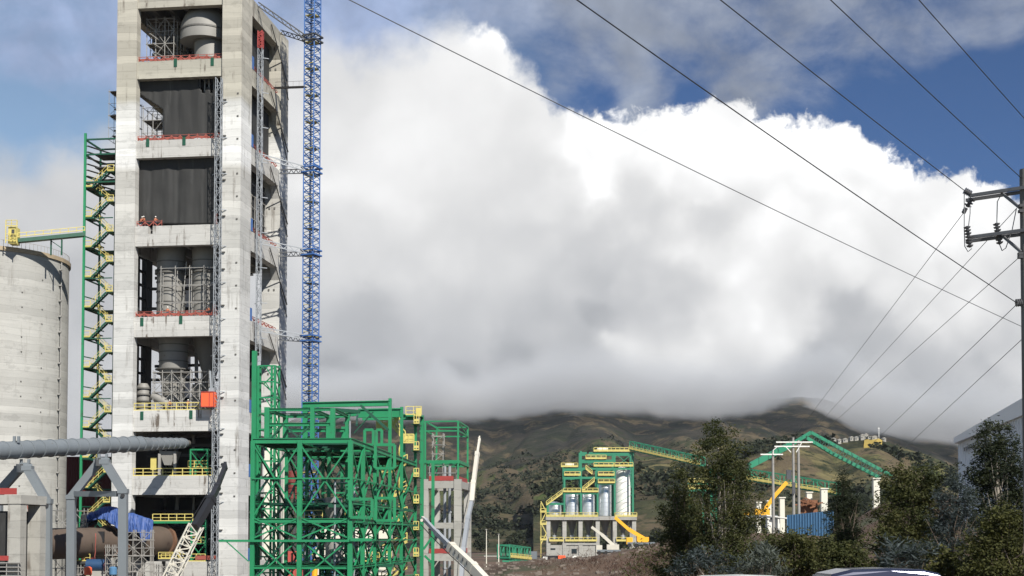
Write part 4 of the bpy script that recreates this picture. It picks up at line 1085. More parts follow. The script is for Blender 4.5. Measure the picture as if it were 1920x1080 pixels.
def xbrace(a, b, c, d, w=.13, mat='green'):
    mb = MB(); GF.bar(mb, a, d, w); GF.bar(mb, b, c, w); mb.build('brace', M[mat], gb)
for k in range(len(zz)-1):
    z1, z0 = zz[k], zz[k+1]
    for (xa, xb) in ((gx[0], gx[1]), (gx[1], 0)):
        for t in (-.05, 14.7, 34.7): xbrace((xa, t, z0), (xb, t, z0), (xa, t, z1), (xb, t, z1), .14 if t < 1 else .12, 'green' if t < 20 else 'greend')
zs = [GZ(830), GZ(940), GZ(1010), GZ(1090)]
for k in range(3):
    for i in range(4):
        for x in (gx[0], 0.0):
            if x == 0 and i == 0: xbrace((x, gt[i], zs[k+1]), (x, gt[i+1]/2, zs[k+1]), (x, gt[i], zs[k]), (x, gt[i+1]/2, zs[k]), .16); xbrace((x, gt[i+1]/2, zs[k+1]), (x, gt[i+1], zs[k+1]), (x, gt[i+1]/2, zs[k]), (x, gt[i+1], zs[k]), .16)
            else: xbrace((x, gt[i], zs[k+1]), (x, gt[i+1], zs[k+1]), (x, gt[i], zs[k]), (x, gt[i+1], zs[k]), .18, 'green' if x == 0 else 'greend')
mb = MB(); GF.box(mb, -.2, .2, 7.0, 7.4, GROUND, zdeck); mb.build('column', M['green'], gb)
# storey deck plates under the top level (seen from below)
for (xa, xb, ta, tb) in ((gx[0]+.3, gx[1]-.3, .4, 9), (gx[1]+1.2, -.4, 3, 14), (gx[0]+.3, -3, 16, 24)):
    mb = MB(); GF.box(mb, xa, xb, ta, tb, zdeck+.27, zdeck+.33); mb.build('deck_plate', M['greend'], gb)
mb = MB(); GF.box(mb, gx[0]+1, -.4, 15, 33, GZ(976)+.26, GZ(976)+.32); mb.build('deck_plate', M['greend'], gb)
# upper level: front portal
u0 = 4.0; ux = [GF.fx(501, u0), GF.fx(586, u0), GF.fx(624, u0)]; uz = GF.fz(560, 768, u0); uz2 = GF.fz(560, 796, u0)
for x, w in zip(ux, (.5, .42, .46)):
    mb = MB(); GF.box(mb, x-w/2, x+w/2, u0-w/2, u0+w/2, zdeck+.2, uz+(.25 if x != ux[2] else .1)); mb.build('column', M['green'], gb)
    mb = MB(); GF.box(mb, x-w/2, x+w/2, u0+8, u0+8.5, zdeck+.2, uz+.1); mb.build('column', M['green'], gb)
    mb = MB(); GF.ib(mb, (x, u0, uz), (x, u0+8.3, uz), .3, .3); mb.build('girder', M['green'], gb)
for t in (u0, u0+8.2):
    for z, h in ((uz, .3), (uz2, .34)):
        mb = MB(); GF.ib(mb, (ux[0], t, z), (ux[2], t, z), .3, h); mb.build('girder', M['green'], gb)
mb = MB(); GF.bar(mb, (ux[0]+.2, u0+.3, uz-.4), (ux[1], u0+.3, uz-.4), .1); GF.bar(mb, (ux[0]+1.6, u0, uz2), (ux[1]-1, u0, zdeck+.3), .16); GF.bar(mb, (ux[1]-.1, u0, uz2), (ux[1]-1.8, u0, zdeck+.3), .16); GF.bar(mb, (ux[0]+1.6, u0, uz2), (ux[0]+.2, u0, zdeck+.3), .16); mb.build('brace', M['greend'], gb)
# upper level: high crane girder
ct = 25.3; cxl = GF.fx(567, ct); cz = GF.fz(650, 759, ct)
mb = MB(); GF.ib(mb, (cxl, ct, cz), (0, ct, GF.fz(730, 756, ct)), .5, .62); mb.build('girder', M['green'], gb)
mb = MB(); GF.box(mb, cxl, cxl+.55, ct, ct+.5, zdeck, cz); mb.build('column', M['green'], gb)
mb = MB(); t = 34.7; GF.ib(mb, (GF.fx(672, t), t, GF.fz(700, 775, t)), (0, t, GF.fz(700, 774, t)), .5, 1.1); mb.build('girder', M['green'], gb)
mb = MB(); t = 34.7; xq = GF.fx(640, t); GF.box(mb, xq, xq+.5, t, t+.5, zdeck, GF.fz(640, 800, t)); GF.ib(mb, (xq, t, GF.fz(640, 778, t)), (GF.fx(672, t), t, GF.fz(672, 776, t)), .4, .5); mb.build('column', M['green'], gb)
mb = MB()
GF.bar(mb, GF.Q(676, 760, 25), GF.Q(728, 806, 25), .28); GF.bar(mb, GF.Q(700, 772, 34), GF.Q(664, 812, 34), .14); GF.bar(mb, GF.Q(625, 768, 30), GF.Q(675, 772, 30), .5, .4)
for k in range(6):
    GF.bar(mb, (GF.fx(590+k*14, 20), 8+k*3, uz-.1), (GF.fx(600+k*14, 33), 33, GF.fz(650, 778, 33)), .22)
mb.build('brace', M['greend'], gb)
mb = MB(); t = 47.3; GF.ib(mb, (-7, t, GF.fz(760, 782, t)), (0, t, GF.fz(770, 782, t)), .5, .8); mb.build('girder', M['green'], gb)
mb = MB(); GF.box(mb, GF.fx(655, 12)-.12, GF.fx(655, 12)+.12, 12, 12.25, zdeck, GF.fz(655, 789, 12)); mb.build('post', M['galv'], gb)
# small portal frames right of the front corner
for (pxa, pxb, ya, yb, t) in ((684, 700, 806, 834, 18), (706, 716, 806, 834, 22), (704, 740, 834, 878, 12), (705, 740, 934, 976, 12), (657, 698, 936, 970, -.3), (657, 698, 1012, 1012, -.3)):
    mb = MB(); a = GF.Q(pxa, ya, t); b_ = GF.Q(pxb, ya, t); zb_ = GF.fz(pxa, yb, t)
    GF.bar(mb, a, b_, .3); 
    if yb > ya: GF.bar(mb, (a[0], t, zb_), a, .3); GF.bar(mb, (b_[0], t, zb_), b_, .3); GF.bar(mb, (a[0], t, zb_), (b_[0], t, zb_), .28)
    mb.build('side_portal', M['green'], gb)
random.seed(3)
mb = MB()
for k in range(46):   # bracing and hangers inside the frame
    x = random.uniform(gx[0]+.5, -.5); t = random.uniform(5, 45); z = random.choice([GZ(976), GZ(942), GZ(1064), GZ(826)]); dx = random.uniform(-2.5, 2.5)
    GF.bar(mb, (x, t, z), (x+dx, t+random.uniform(-2, 2), z-random.uniform(1.8, 3.2)), random.choice((.12, .16, .2)))
    GF.bar(mb, (x-1.5, t, z-.2), (x+2.2, t, z-.2), .2, .28)
mb.build_each('hanger', M['greend'], gb, .05)
for (zq, ta, tb) in ((942, 15, 46), (1064, 3, 46), (1150, 1, 46), (826, 26, 46)):
    mb = MB(); z = GZ(zq)+.22
    t_ = ta
    while t_ < tb-1:
        if int(t_*3) % 4 != 1: GF.box(mb, gx[0]+.4+(int(t_) % 3)*.8, -.4-(int(t_) % 2)*1.2, t_, min(t_+4.6, tb), z, z+.05)
        t_ += 4.9
    mb.build_each('deck_plate', M['greend'], gb, .02)
# equipment, pipes and small framing packed inside the green frame
r = random.Random(12)
for k in range(26):
    x = r.uniform(gx[0]+.8, -.8); t = r.uniform(4, 44); zb_ = r.choice([GZ(976), GZ(1064), GZ(942), GZ(1110)])
    w_ = r.uniform(1.2, 3.0); h_ = r.uniform(1.2, 2.4); m_ = r.choice(['green', 'greend', 'greend'])
    mb = MB(); x1_ = min(x+w_, -.5)
    for xx in (x, x1_): GF.bar(mb, (xx, t, zb_), (xx, t, zb_+h_), .16)
    GF.bar(mb, (x, t, zb_+h_), (x1_, t, zb_+h_), .18); GF.bar(mb, (x, t, zb_+.2), (x1_, t, zb_+h_), .09); GF.bar(mb, (x, t, zb_+h_*.5), (x1_, t, zb_+h_*.5), .1)
    mb.build('inner_frame', M[m_], gb)
for k in range(9):
    x = r.uniform(gx[0]+.8, -1.2); t = r.uniform(5, 44); z0_ = r.choice([GZ(1064), GZ(976)])
    mb = MB(); mb.path([GF.P(x, t, z0_+2.6), GF.P(x, t, z0_+1.0), GF.P(x, t, z0_-.6)], [.9, .9, .25], 16); mb.build('small_hopper', M[r.choice(['green', 'greend', 'scaf'])], gb, True)
for k in range(10):
    x = r.uniform(gx[0]+.5, -.5); t = r.uniform(3, 30); z0_ = r.choice([GZ(900), GZ(1000), GZ(1040)]); q = r.uniform(.07, .14)
    mb = MB(); mb.path([GF.P(x, t, GROUND), GF.P(x, t, z0_), GF.P(x+r.uniform(-.2, .2), t+r.uniform(3, 8), z0_+.1)], q, 8); mb.build('pipe', M[r.choice(['scaf', 'greend', 'galv'])], gb, True)
for k, (xx, tt, zq) in enumerate(((gx[0]+1.5, 12, 976), (gx[1]+.8, 20, 976), (gx[1]+1.5, 30, 1064), (gx[0]+2, 26, 942), (-2.6, 36, 942), (-2.2, 20, 1064))):
    z = GZ(zq)+.2; mb = MB(); rail(mb, GF, (xx, tt, z), (min(xx+3.0, -.3), tt, z), 1.0, .8, .08); mb.build('walkway_rail', M['yellow'], gb)
# stair on the right end of the frame
gs = thing('steel_stair', 'yellow railed stair flights climbing the right end of the green steel frame', 'staircase', GF.P(2, 44, GROUND))
xs0 = GF.fx(753, 40); xs1 = GF.fx(793, 49)
for (px, t) in ((791.5, 48.5), (757, 48.5)):
    mb = MB(); x = GF.fx(px, t); GF.box(mb, x-.22, x+.22, t-.2, t+.2, GROUND, GF.fz(px, 779 if px > 780 else 800, t)); mb.build('post', M['green'], gs)
xa, xb = GF.fx(757, 48), GF.fx(790, 48)
for k in range(9):
    z = GF.fz(790, 795+49*k, 48)-.2
    if z < GROUND: break
    mb = MB(); GF.box(mb, xb-.9, xb+.05, 45, 48, z-.12, z); mb.build('landing', M['greend'], gs)
    mb = MB(); rail(mb, GF, (xb-.55, 44.9, z), (xb+.1, 44.9, z), 1.1, .3, .09); GF.box(mb, xb-.5, xb+.05, 44.86, 44.92, z+.3, z+.6); mb.build('handrail', M['yellow'], gs)
for (lst, D_) in ((((707, 806), (728, 806), (734, 780), (734, 800), (757, 830), (776, 830)), 30),):
    mb = MB()
    for (p, q) in (((706, 806), (727, 806)), ((757, 831), (776, 831))):
        a = GF.Q(*p, 36); b_ = GF.Q(*q, 36); rail(mb, GF, a, b_, 1.1, .5, .13); GF.box(mb, a[0], b_[0], 36, 36.06, a[2]+.2, a[2]+.95)
    mb.build('handrail', M['yellow'], gs)
    mb = MB()
    for (p, q) in (((735, 797), (749, 783)), ((735, 796), (760, 826)), ((745, 872), (752, 845)), ((745, 930), (752, 905))):
        a = Vector(GF.Q(*p, 36)); b_ = Vector(GF.Q(*q, 36)); rail(mb, GF, a, b_, 1.1, .5, .13)
        GF.bar(mb, a+Vector((0, -.05, 0)), b_+Vector((0, -.05, 0)), .1, .4)
    mb.build('flight', M['yellow'], gs)
for k in range(5):
    z0_ = GZ(860+k*42); 
    for (x0_, s) in ((GF.fx(757, 42), 1),):
        mb = MB(); a = Vector((xb-4.2, 42, GF.fz(757, 893+49*k, 42))); b_ = Vector((xb-1.0, 42, GF.fz(780, 868+49*k, 42)))
        rail(mb, GF, a, b_, 1.1, .8, .12); GF.bar(mb, a, b_, .12, .35); mb.build('flight', M['yellow'], gs)
t = thing('landing_rail', 'yellow railed platform at the very top right of the green steel frame', 'platform', GF.P(0, 47, zdeck+4))
mb = MB(); a = GF.Q(761, 778, 46); b_ = GF.Q(790, 778, 46); rail(mb, GF, a, b_, 1.1, .9, .09); GF.box(mb, b_[0]-.7, b_[0], 45.8, 45.9, a[2]-.2, a[2]+.9); mb.build('handrail', M['yellow'], t)
mb = MB(); GF.box(mb, a[0], b_[0], 45.95, 48.5, a[2]-.2, a[2]-.03); mb.build('deck', M['green'], t)
# slim lattice tower at its left
LF = Frame(500, 158, 4)
lt = thing('green_lattice_tower', 'slim green lattice tower rising left of the green building frame against the corner column', 'lattice tower', LF.P(0, 1, GROUND))
xa, xb = LF.fx(484, 0), LF.fx(515, 0); zt = LF.fz(500, 686, 0)
for (x, t, h, w) in ((LF.fx(476.5, -.4), -.4, 658, .5), (xa, 0, 686, .22), (xb, 0, 686, .26), (xa+.9, 2.4, 686, .22), (xb-.1, 2.4, 686, .22), (LF.fx(486, 1), 1, 686, .35)):
    mb = MB(); LF.box(mb, x-w/2, x+w/2, t-w/2, t+w/2, GROUND, LF.fz(500, h, t)); mb.build('post', M['green'], lt)
mb = MB()
for k in range(18):
    z = zt-k*1.75; z2 = z-1.75
    if z2 < GROUND: break
    LF.bar(mb, (xa, 0, z), (xb, 0, z), .16); LF.bar(mb, (xb, 0, z), (xb, 2.4, z), .14); LF.bar(mb, (xa, 0, z), (xa, 2.4, z), .14)
    LF.bar(mb, (xa+.75, 0, z), (xb, 0, z2), .10); LF.bar(mb, (xb, 0, z), (xb, 2.4, z2), .1); LF.bar(mb, (xa, 2.4, z if k % 2 else z2), (xb, 2.4, z2 if k % 2 else z), .12)
mb.build('lacing', M['green'], lt)
# things standing behind and inside the frame
def cyl_thing(name, label, cat, px, Y, y0, y1, rpx, mat, leg=None, prof=None, group=None, mrib=None):
    c = W(px, 1000, Y); z0 = W(px, y0, Y).z; z1 = W(px, y1, Y).z; r = rpx*Y/F
    t = thing(name, label, cat, (c.x, Y, GROUND), group)
    mb = MB(); c0 = Vector((c.x, Y, 0)); mb.lathe(c0, [(r, z0), (r, z1), (r*.3, z1+r*.3)], 32); mb.build('shell', M[mat], t, True)
    mb = MB()
    for q in range(4):
        th = PI/4+q*PI/2; mb.bar(c0+Vector((math.cos(th)*r*.85, math.sin(th)*r*.85, GROUND)), c0+Vector((math.cos(th)*r*.85, math.sin(th)*r*.85, z0+.3)), .3)
    mb.build('leg', M['scafd'], t)
    if mrib:
        mb = MB()
        for q in range(1, 5): z = z0+(z1-z0)*q/5; mb.lathe(c0, [(r-.02, z), (r+.1, z), (r+.1, z+.15), (r-.02, z+.15)], 32, False)
        mb.build('hoop', M[mrib], t)
    return t
cw = thing('cream_panel_building', 'cream white panel building seen through the left bays of the green steel frame', 'building', W(500, 1100, 205))
for (pa, pb, ya, yb, Y) in ((496, 524, 845, 1042, 204), (500, 524, 780, 845, 206)):
    a = W(pa, ya, Y); b_ = W(pb, yb, Y); mb = MB(); mb.box(((a.x+b_.x)/2, Y+3, (a.z+b_.z)/2), (b_.x-a.x, 6, a.z-b_.z)); mb.build('panel', M['cream'], cw)
mb = MB(); a = W(496, 1043, 204); mb.box((a.x+1.1, 207, (GROUND+a.z)/2), (2.4, 5.6, a.z-GROUND-.01)); mb.build('plinth', M['conc2'], cw)
dp = thing('white_stack', 'thin white vertical pipe rising behind the second bay of the green steel frame', 'pipe', W(534, 1100, 203)); mb = MB(); p = W(534, 848, 203); mb.tube((p.x, 203, GROUND), p, .26, 12); mb.build('pipe', M['cream'], dp, True); mb = MB(); mb.lathe((p.x, 203, 0), [(.3, p.z-.4), (.42, p.z-.4), (.42, p.z), (.3, p.z)], 12, False); mb.build('collar', M['scaf'], dp)
cyl_thing('red_tank', 'dark red vertical tank behind the green frame, beside the blue mast', 'tank', 547, 225, 935, 885, 9, 'maroon', mrib='maroon')
def container(name, label, cat, px, Y, py, wpx, hpx, mat, rot=0, group=None, depth=2.4):
    w = wpx*Y/F; h = hpx*Y/F; c = W(px, py, Y)
    t = thing(name, label, cat, c, group); f = Frame(px, Y, rot, c.z)
    mb = MB(); f.box(mb, -w/2, w/2, 0, depth, 0, h); mb.build('body', M[mat], t)
    mb = MB(); n = max(3, int(w/.5))
    for k in range(n+1): x = -w/2+w*k/n; f.box(mb, x-.06, x+.06, -.06, -.003, .15, h-.15)
    for k in range(4): f.box(mb, w/2+.003, w/2+.06, .3+k*.6, .42+k*.6, .15, h-.15)
    mb.build('corrugation', M[mat], t)
    mb = MB()
    for x in (-w/2, w/2): f.box(mb, x-.09, x+.09, -.08, .12, 0, h+.03)
    mb.build('corner_post', M[mat], t)
    return t
c_ = container('shipping_container', 'upper of two stacked salmon red containers seen through the green frame', 'container', 546, 215, 1062, 26, 28, 'redtank')
c2_ = container('shipping_container', 'lower of two stacked salmon red containers seen through the green frame', 'container', 549, 214, 1098, 30, 34, 'redtank')
container('shipping_container', 'small white container seen through the right bays of the green frame', 'container', 680, 228, 1050, 30, 26, 'cream')
container('shipping_container', 'dark blue container low behind the middle bay of the green frame', 'container', 620, 220, 1085, 40, 30, 'contblue')
t = thing('excavator_arm', 'yellow digger arm seen low between the bays of the green frame', 'excavator', W(590, 1090, 216))
mb = MB(); mb.path([W(588, 1100, 216), W(592, 1050, 216), W(606, 1062, 216)], [.5, .42, .3], 8); mb.build('boom', M['wyellow'], t); mb = MB(); mb.box(W(586, 1105, 217.5), (3.4, 2.6, 2.4)); mb.build('cab', M['wyellow'], t); mb = MB(); mb.box(W(586, 1124, 217.5), (4.4, 2.9, .9)); mb.build('track', M['rubber'], t)
# white building with openings behind the right bays
wb = thing('white_wall_building', 'pale concrete building with dark window bands behind the right half of the green frame', 'building', W(690, 1100, 232))
a = W(592, 958, 232); b_ = W(728, 1100, 232); mb = MB(); n = 5
for k in range(n):
    zt_ = a.z-(a.z-GROUND)*k/n; mb.box(((a.x+b_.x)/2, 236, zt_-.75), (b_.x-a.x, 8, 1.5))
mb.build('wall_band', M['cream'], wb)
mb = MB(); mb.box(((a.x+b_.x)/2, 236.2, (a.z+GROUND)/2-.2), (b_.x-a.x-.4, 7.6, a.z-GROUND-.4)); mb.build('window_band', M['clad'], wb)
# ------------------------------------------------------------------ concrete frame with green steel on top
HF = Frame(797, 200, 5)
cf = thing('concrete_structure', 'slender concrete frame with red netting and a thin green steel top', 'concrete frame', HF.P(2.5, 4, GROUND))
hx0, hx1 = 0, HF.fx(859, 0); ht = HF.ft(877, hx1)
zc = HF.fz(830, 902, 0)
for (x, t) in ((hx0, 0), (hx1, 0), (hx0, ht), (hx1, ht)):
    mb = MB(); HF.box(mb, x-.5, x+.5, t-.5, t+.5, GROUND, zc+.25); mb.build('column', M['conc2'], cf)
for y, h in ((902, 1.0), (980, .8), (1038, 1.0)):
    z = HF.fz(830, y, 0)
    for t in (0, ht): mb = MB(); HF.box(mb, hx0+.5, hx1-.5, t-.4, t+.4, z-h, z); mb.build('beam', M['conc2'], cf)
    for x in (hx0, hx1): mb = MB(); HF.box(mb, x-.4, x+.4, .5, ht-.5, z-h, z); mb.build('beam', M['conc2'], cf)
for y, m_ in ((894, 'red'), (1030, 'red')):
    z = HF.fz(830, y, 0); mb = MB(); HF.box(mb, hx0+.6, hx1-.6, -.35, -.28, z-.55, z+.1); HF.box(mb, hx1-.05, hx1+.05, .6, ht-.6, z-.55, z+.1); mb.build('safety_net', M[m_], cf)
zg = HF.fz(830, 790, 0); zg2 = HF.fz(830, 808, 0); zg3 = HF.fz(830, 866, 0)
for (x, t) in ((hx0, 0), (hx1, 0), (hx0, ht), (hx1, ht)):
    mb = MB(); HF.bar(mb, (x, t, zc+.25), (x, t, zg), .26); mb.build('steel_post', M['green'], cf)
mb = MB()
for z in (zg, zg2, zg3):
    for (a, b_) in (((hx0-.8, 0), (hx1, 0)), ((hx0, ht), (hx1, ht)), ((hx0, 0), (hx0, ht)), ((hx1, 0), (hx1, ht))): HF.bar(mb, (*a, z), (*b_, z), .2 if z != zg3 else .45)
HF.bar(mb, (hx0, 0, zg), (hx0+2.2, 0, zg2), .12); HF.bar(mb, (hx1, 0, zg), (hx1, ht, zg2), .12); HF.bar(mb, (hx0, 2, zg3-.3), (hx1, 2, zg3-.3), .4)
mb.build('steel_beam', M['green'], cf)
t = thing('scaffold', 'narrow scaffold standing inside the thin green steel top of the concrete frame', 'scaffold', HF.P(2, 3, zc)); mb = MB(); dk = MB()
scaffold(mb, HF, HF.fx(812, 3), HF.fx(832, 3), 2.4, 3.6, zg3, HF.fz(830, 818, 3), dx=1.4, dz=1.1, r=.05, deck=dk); scaffold(mb, HF, hx0+.6, hx1-.3, .2, 1.2, zc, zg3-.4, dx=1.5, dz=1.1, r=.05, diag=False); mb.build('tubing', M['scaf'], t); dk.build('deck', M['scafd'], t)
for px, lab in ((834, 'left of the two tall silver pipes inside the concrete frame'), (843, 'right of the two tall silver pipes inside the concrete frame')):
    t = thing('silver_pipe', lab, 'pipe', W(px, 1100, 205), 'silver pipes in the concrete frame'); p = W(px, 868, 205); mb = MB(); mb.tube((p.x, 205, GROUND), p, .22, 12); mb.build('pipe', M['galv'], t, True)
    mb = MB()
    for k in range(5): z = GROUND+2+k*4; mb.lathe((p.x, 205, 0), [(.2, z), (.32, z), (.32, z+.2), (.2, z+.2)], 12, False)
    mb.build('flange', M['galv'], t)
t = thing('green_prop', 'single green steel post with brackets in front of the concrete frame', 'post', W(812, 1100, 196)); mb = MB(); p = W(812, 868, 196); mb.bar((p.x, 196, GROUND), p, .42); mb.build('post', M['green'], t); mb = MB(); mb.bar(W(811, 1006, 196), W(794, 1030, 196), .3); mb.bar(W(796, 1042, 196), W(811, 1056, 196), .3); mb.build('bracket', M['green'], t)
# ------------------------------------------------------------------ mobile cranes
def boom(name, label, cat, segs, Y0, Y1, base_mat, lattice=None, truck_px=None, jib=None):
    """segs: list of (px,py,width_px,mat) from foot to tip"""
    n = len(segs); pts = [W(s[0], s[1], Y0+(Y1-Y0)*i/(n-1)) for i, s in enumerate(segs)]
    t = thing(name, label, cat, (pts[0].x, pts[0].y, GROUND), 'mobile cranes on the site')
    for i in range(n-1):
        w = segs[i][2]*pts[i].y/F; mb = MB(); d_ = (pts[i+1]-pts[i]).normalized()
        mat = segs[i][3]
        if mat == 'lat':
            s = d_.cross(Vector((0, 1, 0))).normalized()*w/2; q = Vector((0, w/2, 0)); L = (pts[i+1]-pts[i]).length; k = max(2, int(L/(w*.6)))
            for a in (-1, 1):
                for b_ in (-1, 1): mb.bar(pts[i]+s*a+q*b_, pts[i+1]+s*a+q*b_, .10)
            for j in range(k):
                u = pts[i].lerp(pts[i+1], j/k); v = pts[i].lerp(pts[i+1], (j+1)/k); sg = 1 if j % 2 else -1
                for b_ in (-1, 1): mb.bar(u+s*sg+q*b_, v-s*sg+q*b_, .07); mb.bar(u+q*sg+s*b_, v-q*sg+s*b_, .07); mb.bar(u+s+q*b_, u-s+q*b_, .07)
            mb.build('lattice_jib', M['white'], t)
        else:
            mb.bar(pts[i]-d_*.2, pts[i+1]+d_*.1, w*.8, w)
            s = d_.cross(Vector((0, 1, 0))).normalized()
            mb.bar(pts[i+1]-d_*.25, pts[i+1]+d_*.12, w*.9, w*1.1); mb.build('boom_section', M[mat], t)
    s = d_.cross(Vector((0, 1, 0))).normalized(); mb = MB(); w = segs[-1][2]*pts[-1].y/F
    mb.bar(pts[-1]-d_*.2, pts[-1]+d_*.5+s*w*.3, w*.8, w*1.3); mb.path([pts[-1]+d_*.3+s*w*.8-Vector((0, .3, 0)), pts[-1]+d_*.3+s*w*.8+Vector((0, .3, 0))], [w*.45]*2, 14); mb.build('boom_head', M['black'] if segs[0][3] in ('lat',) else M['white'], t)
    # hoist rope and hose along the boom
    mb = MB()
    for u, v in zip(pts, pts[1:]):
        o_ = (v-u).normalized().cross(Vector((0, 1, 0))).normalized()*(w*.9+.25); mb.bar(u+o_-Vector((0, .2, 0)), v+o_-Vector((0, .2, 0)), .05); 
    mb.build('hoist_rope', M['black'], t)
    for i in range(1, n-1):
        if segs[i][3] == 'white' and segs[i][2] > 12:
            ww = segs[i][2]*pts[i].y/F; d2 = (pts[i+1]-pts[i]).normalized(); a0_ = pts[i]+d2*.5-Vector((0, ww*.47, 0)); mb = MB()
            for q in range(5): mb.box(a0_+d2*(q*.55), (.28, .03, .28))
            mb.build('lettering', M['black'], t)
    # carrier on the ground
    b0 = pts[0]; f = Frame(CX+b0.x/b0.y*F, b0.y, 10, GROUND)
    mb = MB(); f.box(mb, -6, 5.5, -1.3, 1.3, 1.0, 1.7); mb.build('chassis', M['grey'], t)
    mb = MB(); f.box(mb, 5.6, 7.6, -1.3, 1.3, .8, 2.9); mb.build('cab', M['white'], t)
    mb = MB(); f.box(mb, -1.6, 2.2, -1.2, 1.2, 1.72, 3.0); mb.build('slewing_deck', M['white'], t)
    mb = MB(); mb.bar(f.P(0, 0, 2.4), b0, 1.0, 1.0); mb.build('boom_foot', M['white'], t)
    for x in (-4.8, -3.2, 2.6, 4.4, 6.6):
        for sgn in (-1, 1):
            c = f.P(x, 1.25*sgn, .55); mb = MB(); mb.path([c-f.d*.2, c+f.d*.2], [.55, .55], 16); mb.build('wheel', M['rubber'], t)
    return t
boom('mobile_crane', 'crane with a white lattice boom and black upper section before the tower', 'crane', [(312, 1100, 24, 'lat'), (368, 985, 15, 'black'), (397, 935, 12, 'black'), (408, 912, 9, 'black'), (422, 876, 7, 'black')], 118, 126, 'white')
boom('mobile_crane', 'crane whose slim boom with a white tip stands nearly upright', 'crane', [(864, 1100, 10, 'galv'), (869, 1030, 9, 'galv'), (878, 970, 8, 'galv'), (885, 938, 10, 'white'), (888, 905, 8.5, 'white'), (895, 850, 5, 'white'), (899, 825, 2.5, 'white')], 120, 128, 'white')
boom('mobile_crane', 'crane whose white boom slopes down to the right edge of the green frame', 'crane', [(925, 1105, 17, 'white'), (885, 1062, 16, 'white'), (845, 1025, 9, 'galv'), (818, 998, 7, 'galv'), (797, 975, 6, 'galv')], 104, 112, 'white')

# more scaffolding and stores around the kiln foot
for (pa, pb, yt, Y, lab) in ((62, 84, 1046, 226, 'low tube scaffold between the two front grey legs, under the kiln'), (292, 338, 1062, 234, 'low tube scaffold under the dark kiln end, behind the white lattice boom'), (150, 200, 1064, 222, 'lowest tube scaffold in front of the blue drive motor')):
    f_ = Frame(960, Y, 4); t = thing('scaffold', lab, 'scaffold', W((pa+pb)/2, 1100, Y), 'scaffolds around the kiln'); mb = MB(); dk = MB()
    scaffold(mb, f_, f_.fx(pa, 0), f_.fx(pb, 0), 0, 2.4, GROUND, f_.fz(pa, yt, 0), dx=1.2, dz=1.1, r=.05, deck=dk); mb.build('tubing', M['scaf'], t); dk.build('deck', M['scaf'], t)
for (px, y0, y1, Y, lab) in ((52, 935, 1000, 208, 'thin red hose hanging behind the left grey leg'), (178, 1000, 1052, 226, 'thin red hose hanging down over the kiln shell'), (196, 1030, 1075, 224, 'thin red hose at the scaffold right of the drive motor'), (55, 965, 985, 206, 'short red rag hanging on the silo side of the left grey leg')):
    mb = MB(); r = random.Random(px); pts = [W(px+r.uniform(-1.6, 1.6), y0+(y1-y0)*k/6, Y) for k in range(7)]; mb.path(pts, .07, 6); o = mb.build('hanging_hose', M['net'], None, 'all'); tag(o, lab, 'hose', 'red hoses around the kiln')
for (px, Y, c_) in ((165, 221, 'orange'), (212, 220, 'contblue')):
    p = W(px, 1066, Y); t = thing('water_tank', {'orange': 'small orange tank standing on legs in front of the kiln', 'contblue': 'small blue tank standing on legs in front of the kiln'}[c_], 'tank', (p.x, Y, GROUND)); mb = MB(); mb.lathe((p.x, Y, p.z-1.0), [(.5, 0), (.6, .1), (.6, 1.1), (.3, 1.3)], 16); mb.build('shell', M[c_], t, True); mb = MB()
    for dx in (-.4, .4): mb.bar((p.x+dx, Y, GROUND), (p.x+dx, Y, p.z-.9), .14)
    mb.build('leg', M['scafd'], t)
# ------------------------------------------------------------------ ground
def PX(X, Y): return CX+X/max(Y, 1)*F
crest = [(700, -8.5), (840, -4.5), (900, -1.0), (960, -.55), (1040, -.35), (1130, .0), (1250, 1.5), (1330, 2.2), (1420, 2.4), (1560, 2.0), (1700, 3.0), (1900, 4.0)]
bank = [(1300, -7), (1420, -2), (1500, 1), (1600, 5), (1660, 8.2), (1760, 9.5), (1900, 10), (2300, 10)]
def ground_z(X, Y):
    px = PX(X, Y) if Y > 30 else PX(X, 30)
    base = -8.5 if Y < 420 else -8.5+2.7*smoothstep(420, 520, Y)
    z = base*smoothstep(32, 75, Y)-.0
    if Y > 40:
        c = lerp_tab(crest, px)
        w = math.exp(-((Y-150)/(38 if Y < 150 else 30))**2)
        z = max(z, base+(c-base)*w) if Y > 60 else z
        nearc = lerp_tab([(760, -8.5), (900, -3.5), (1100, -2.8), (1300, -2.2), (1920, -1.2)], px)
        if Y < 150: z = max(z, nearc*smoothstep(32, 70, Y) + (lerp_tab(crest, px)-nearc)*smoothstep(75, 150, Y))
        b = lerp_tab(bank, px); wb = math.exp(-((Y-265)/45)**2)
        z = max(z, base+(b-base)*wb)
    n = noise.fractal(Vector((X*.05, Y*.05, 0)), 1.0, 2.0, 5)
    z += n*.35*smoothstep(40, 90, Y)
    return z
gm, N, b, out = new_mat('site_earth'); P = wpos(N)
c1 = N.mix(N.sstep(N.noise(P, .06, 6, .65), .4, .62), (.066, .039, .024), (.120, .076, .046))
c1 = N.mix(N.sstep(N.noise(P, .9, 6, .7), .54, .75), c1, (.15, .115, .085))
c1 = N.mix(N.sstep(N.noise(P, .035, 5, .6), .52, .64), c1, (.045, .055, .022))
N.L.new(c1, b.inputs['Base Color']); b.inputs['Roughness'].default_value = .95
bp = N.n('ShaderNodeBump'); bp.inputs['Strength'].default_value = .6; bp.inputs['Distance'].default_value = .4
N.L.new(N.noise(P, 1.4, 7, .65), bp.inputs['Height']); N.L.new(bp.outputs[0], b.inputs['Normal'])
ys = [-120, -60, -20, 0, 12, 22, 30, 34, 38, 42]+[42+3*i for i in range(1, 90)]+[320, 345, 370, 400, 430, 460, 500, 540, 580, 620, 680]
xs = []
x = -420
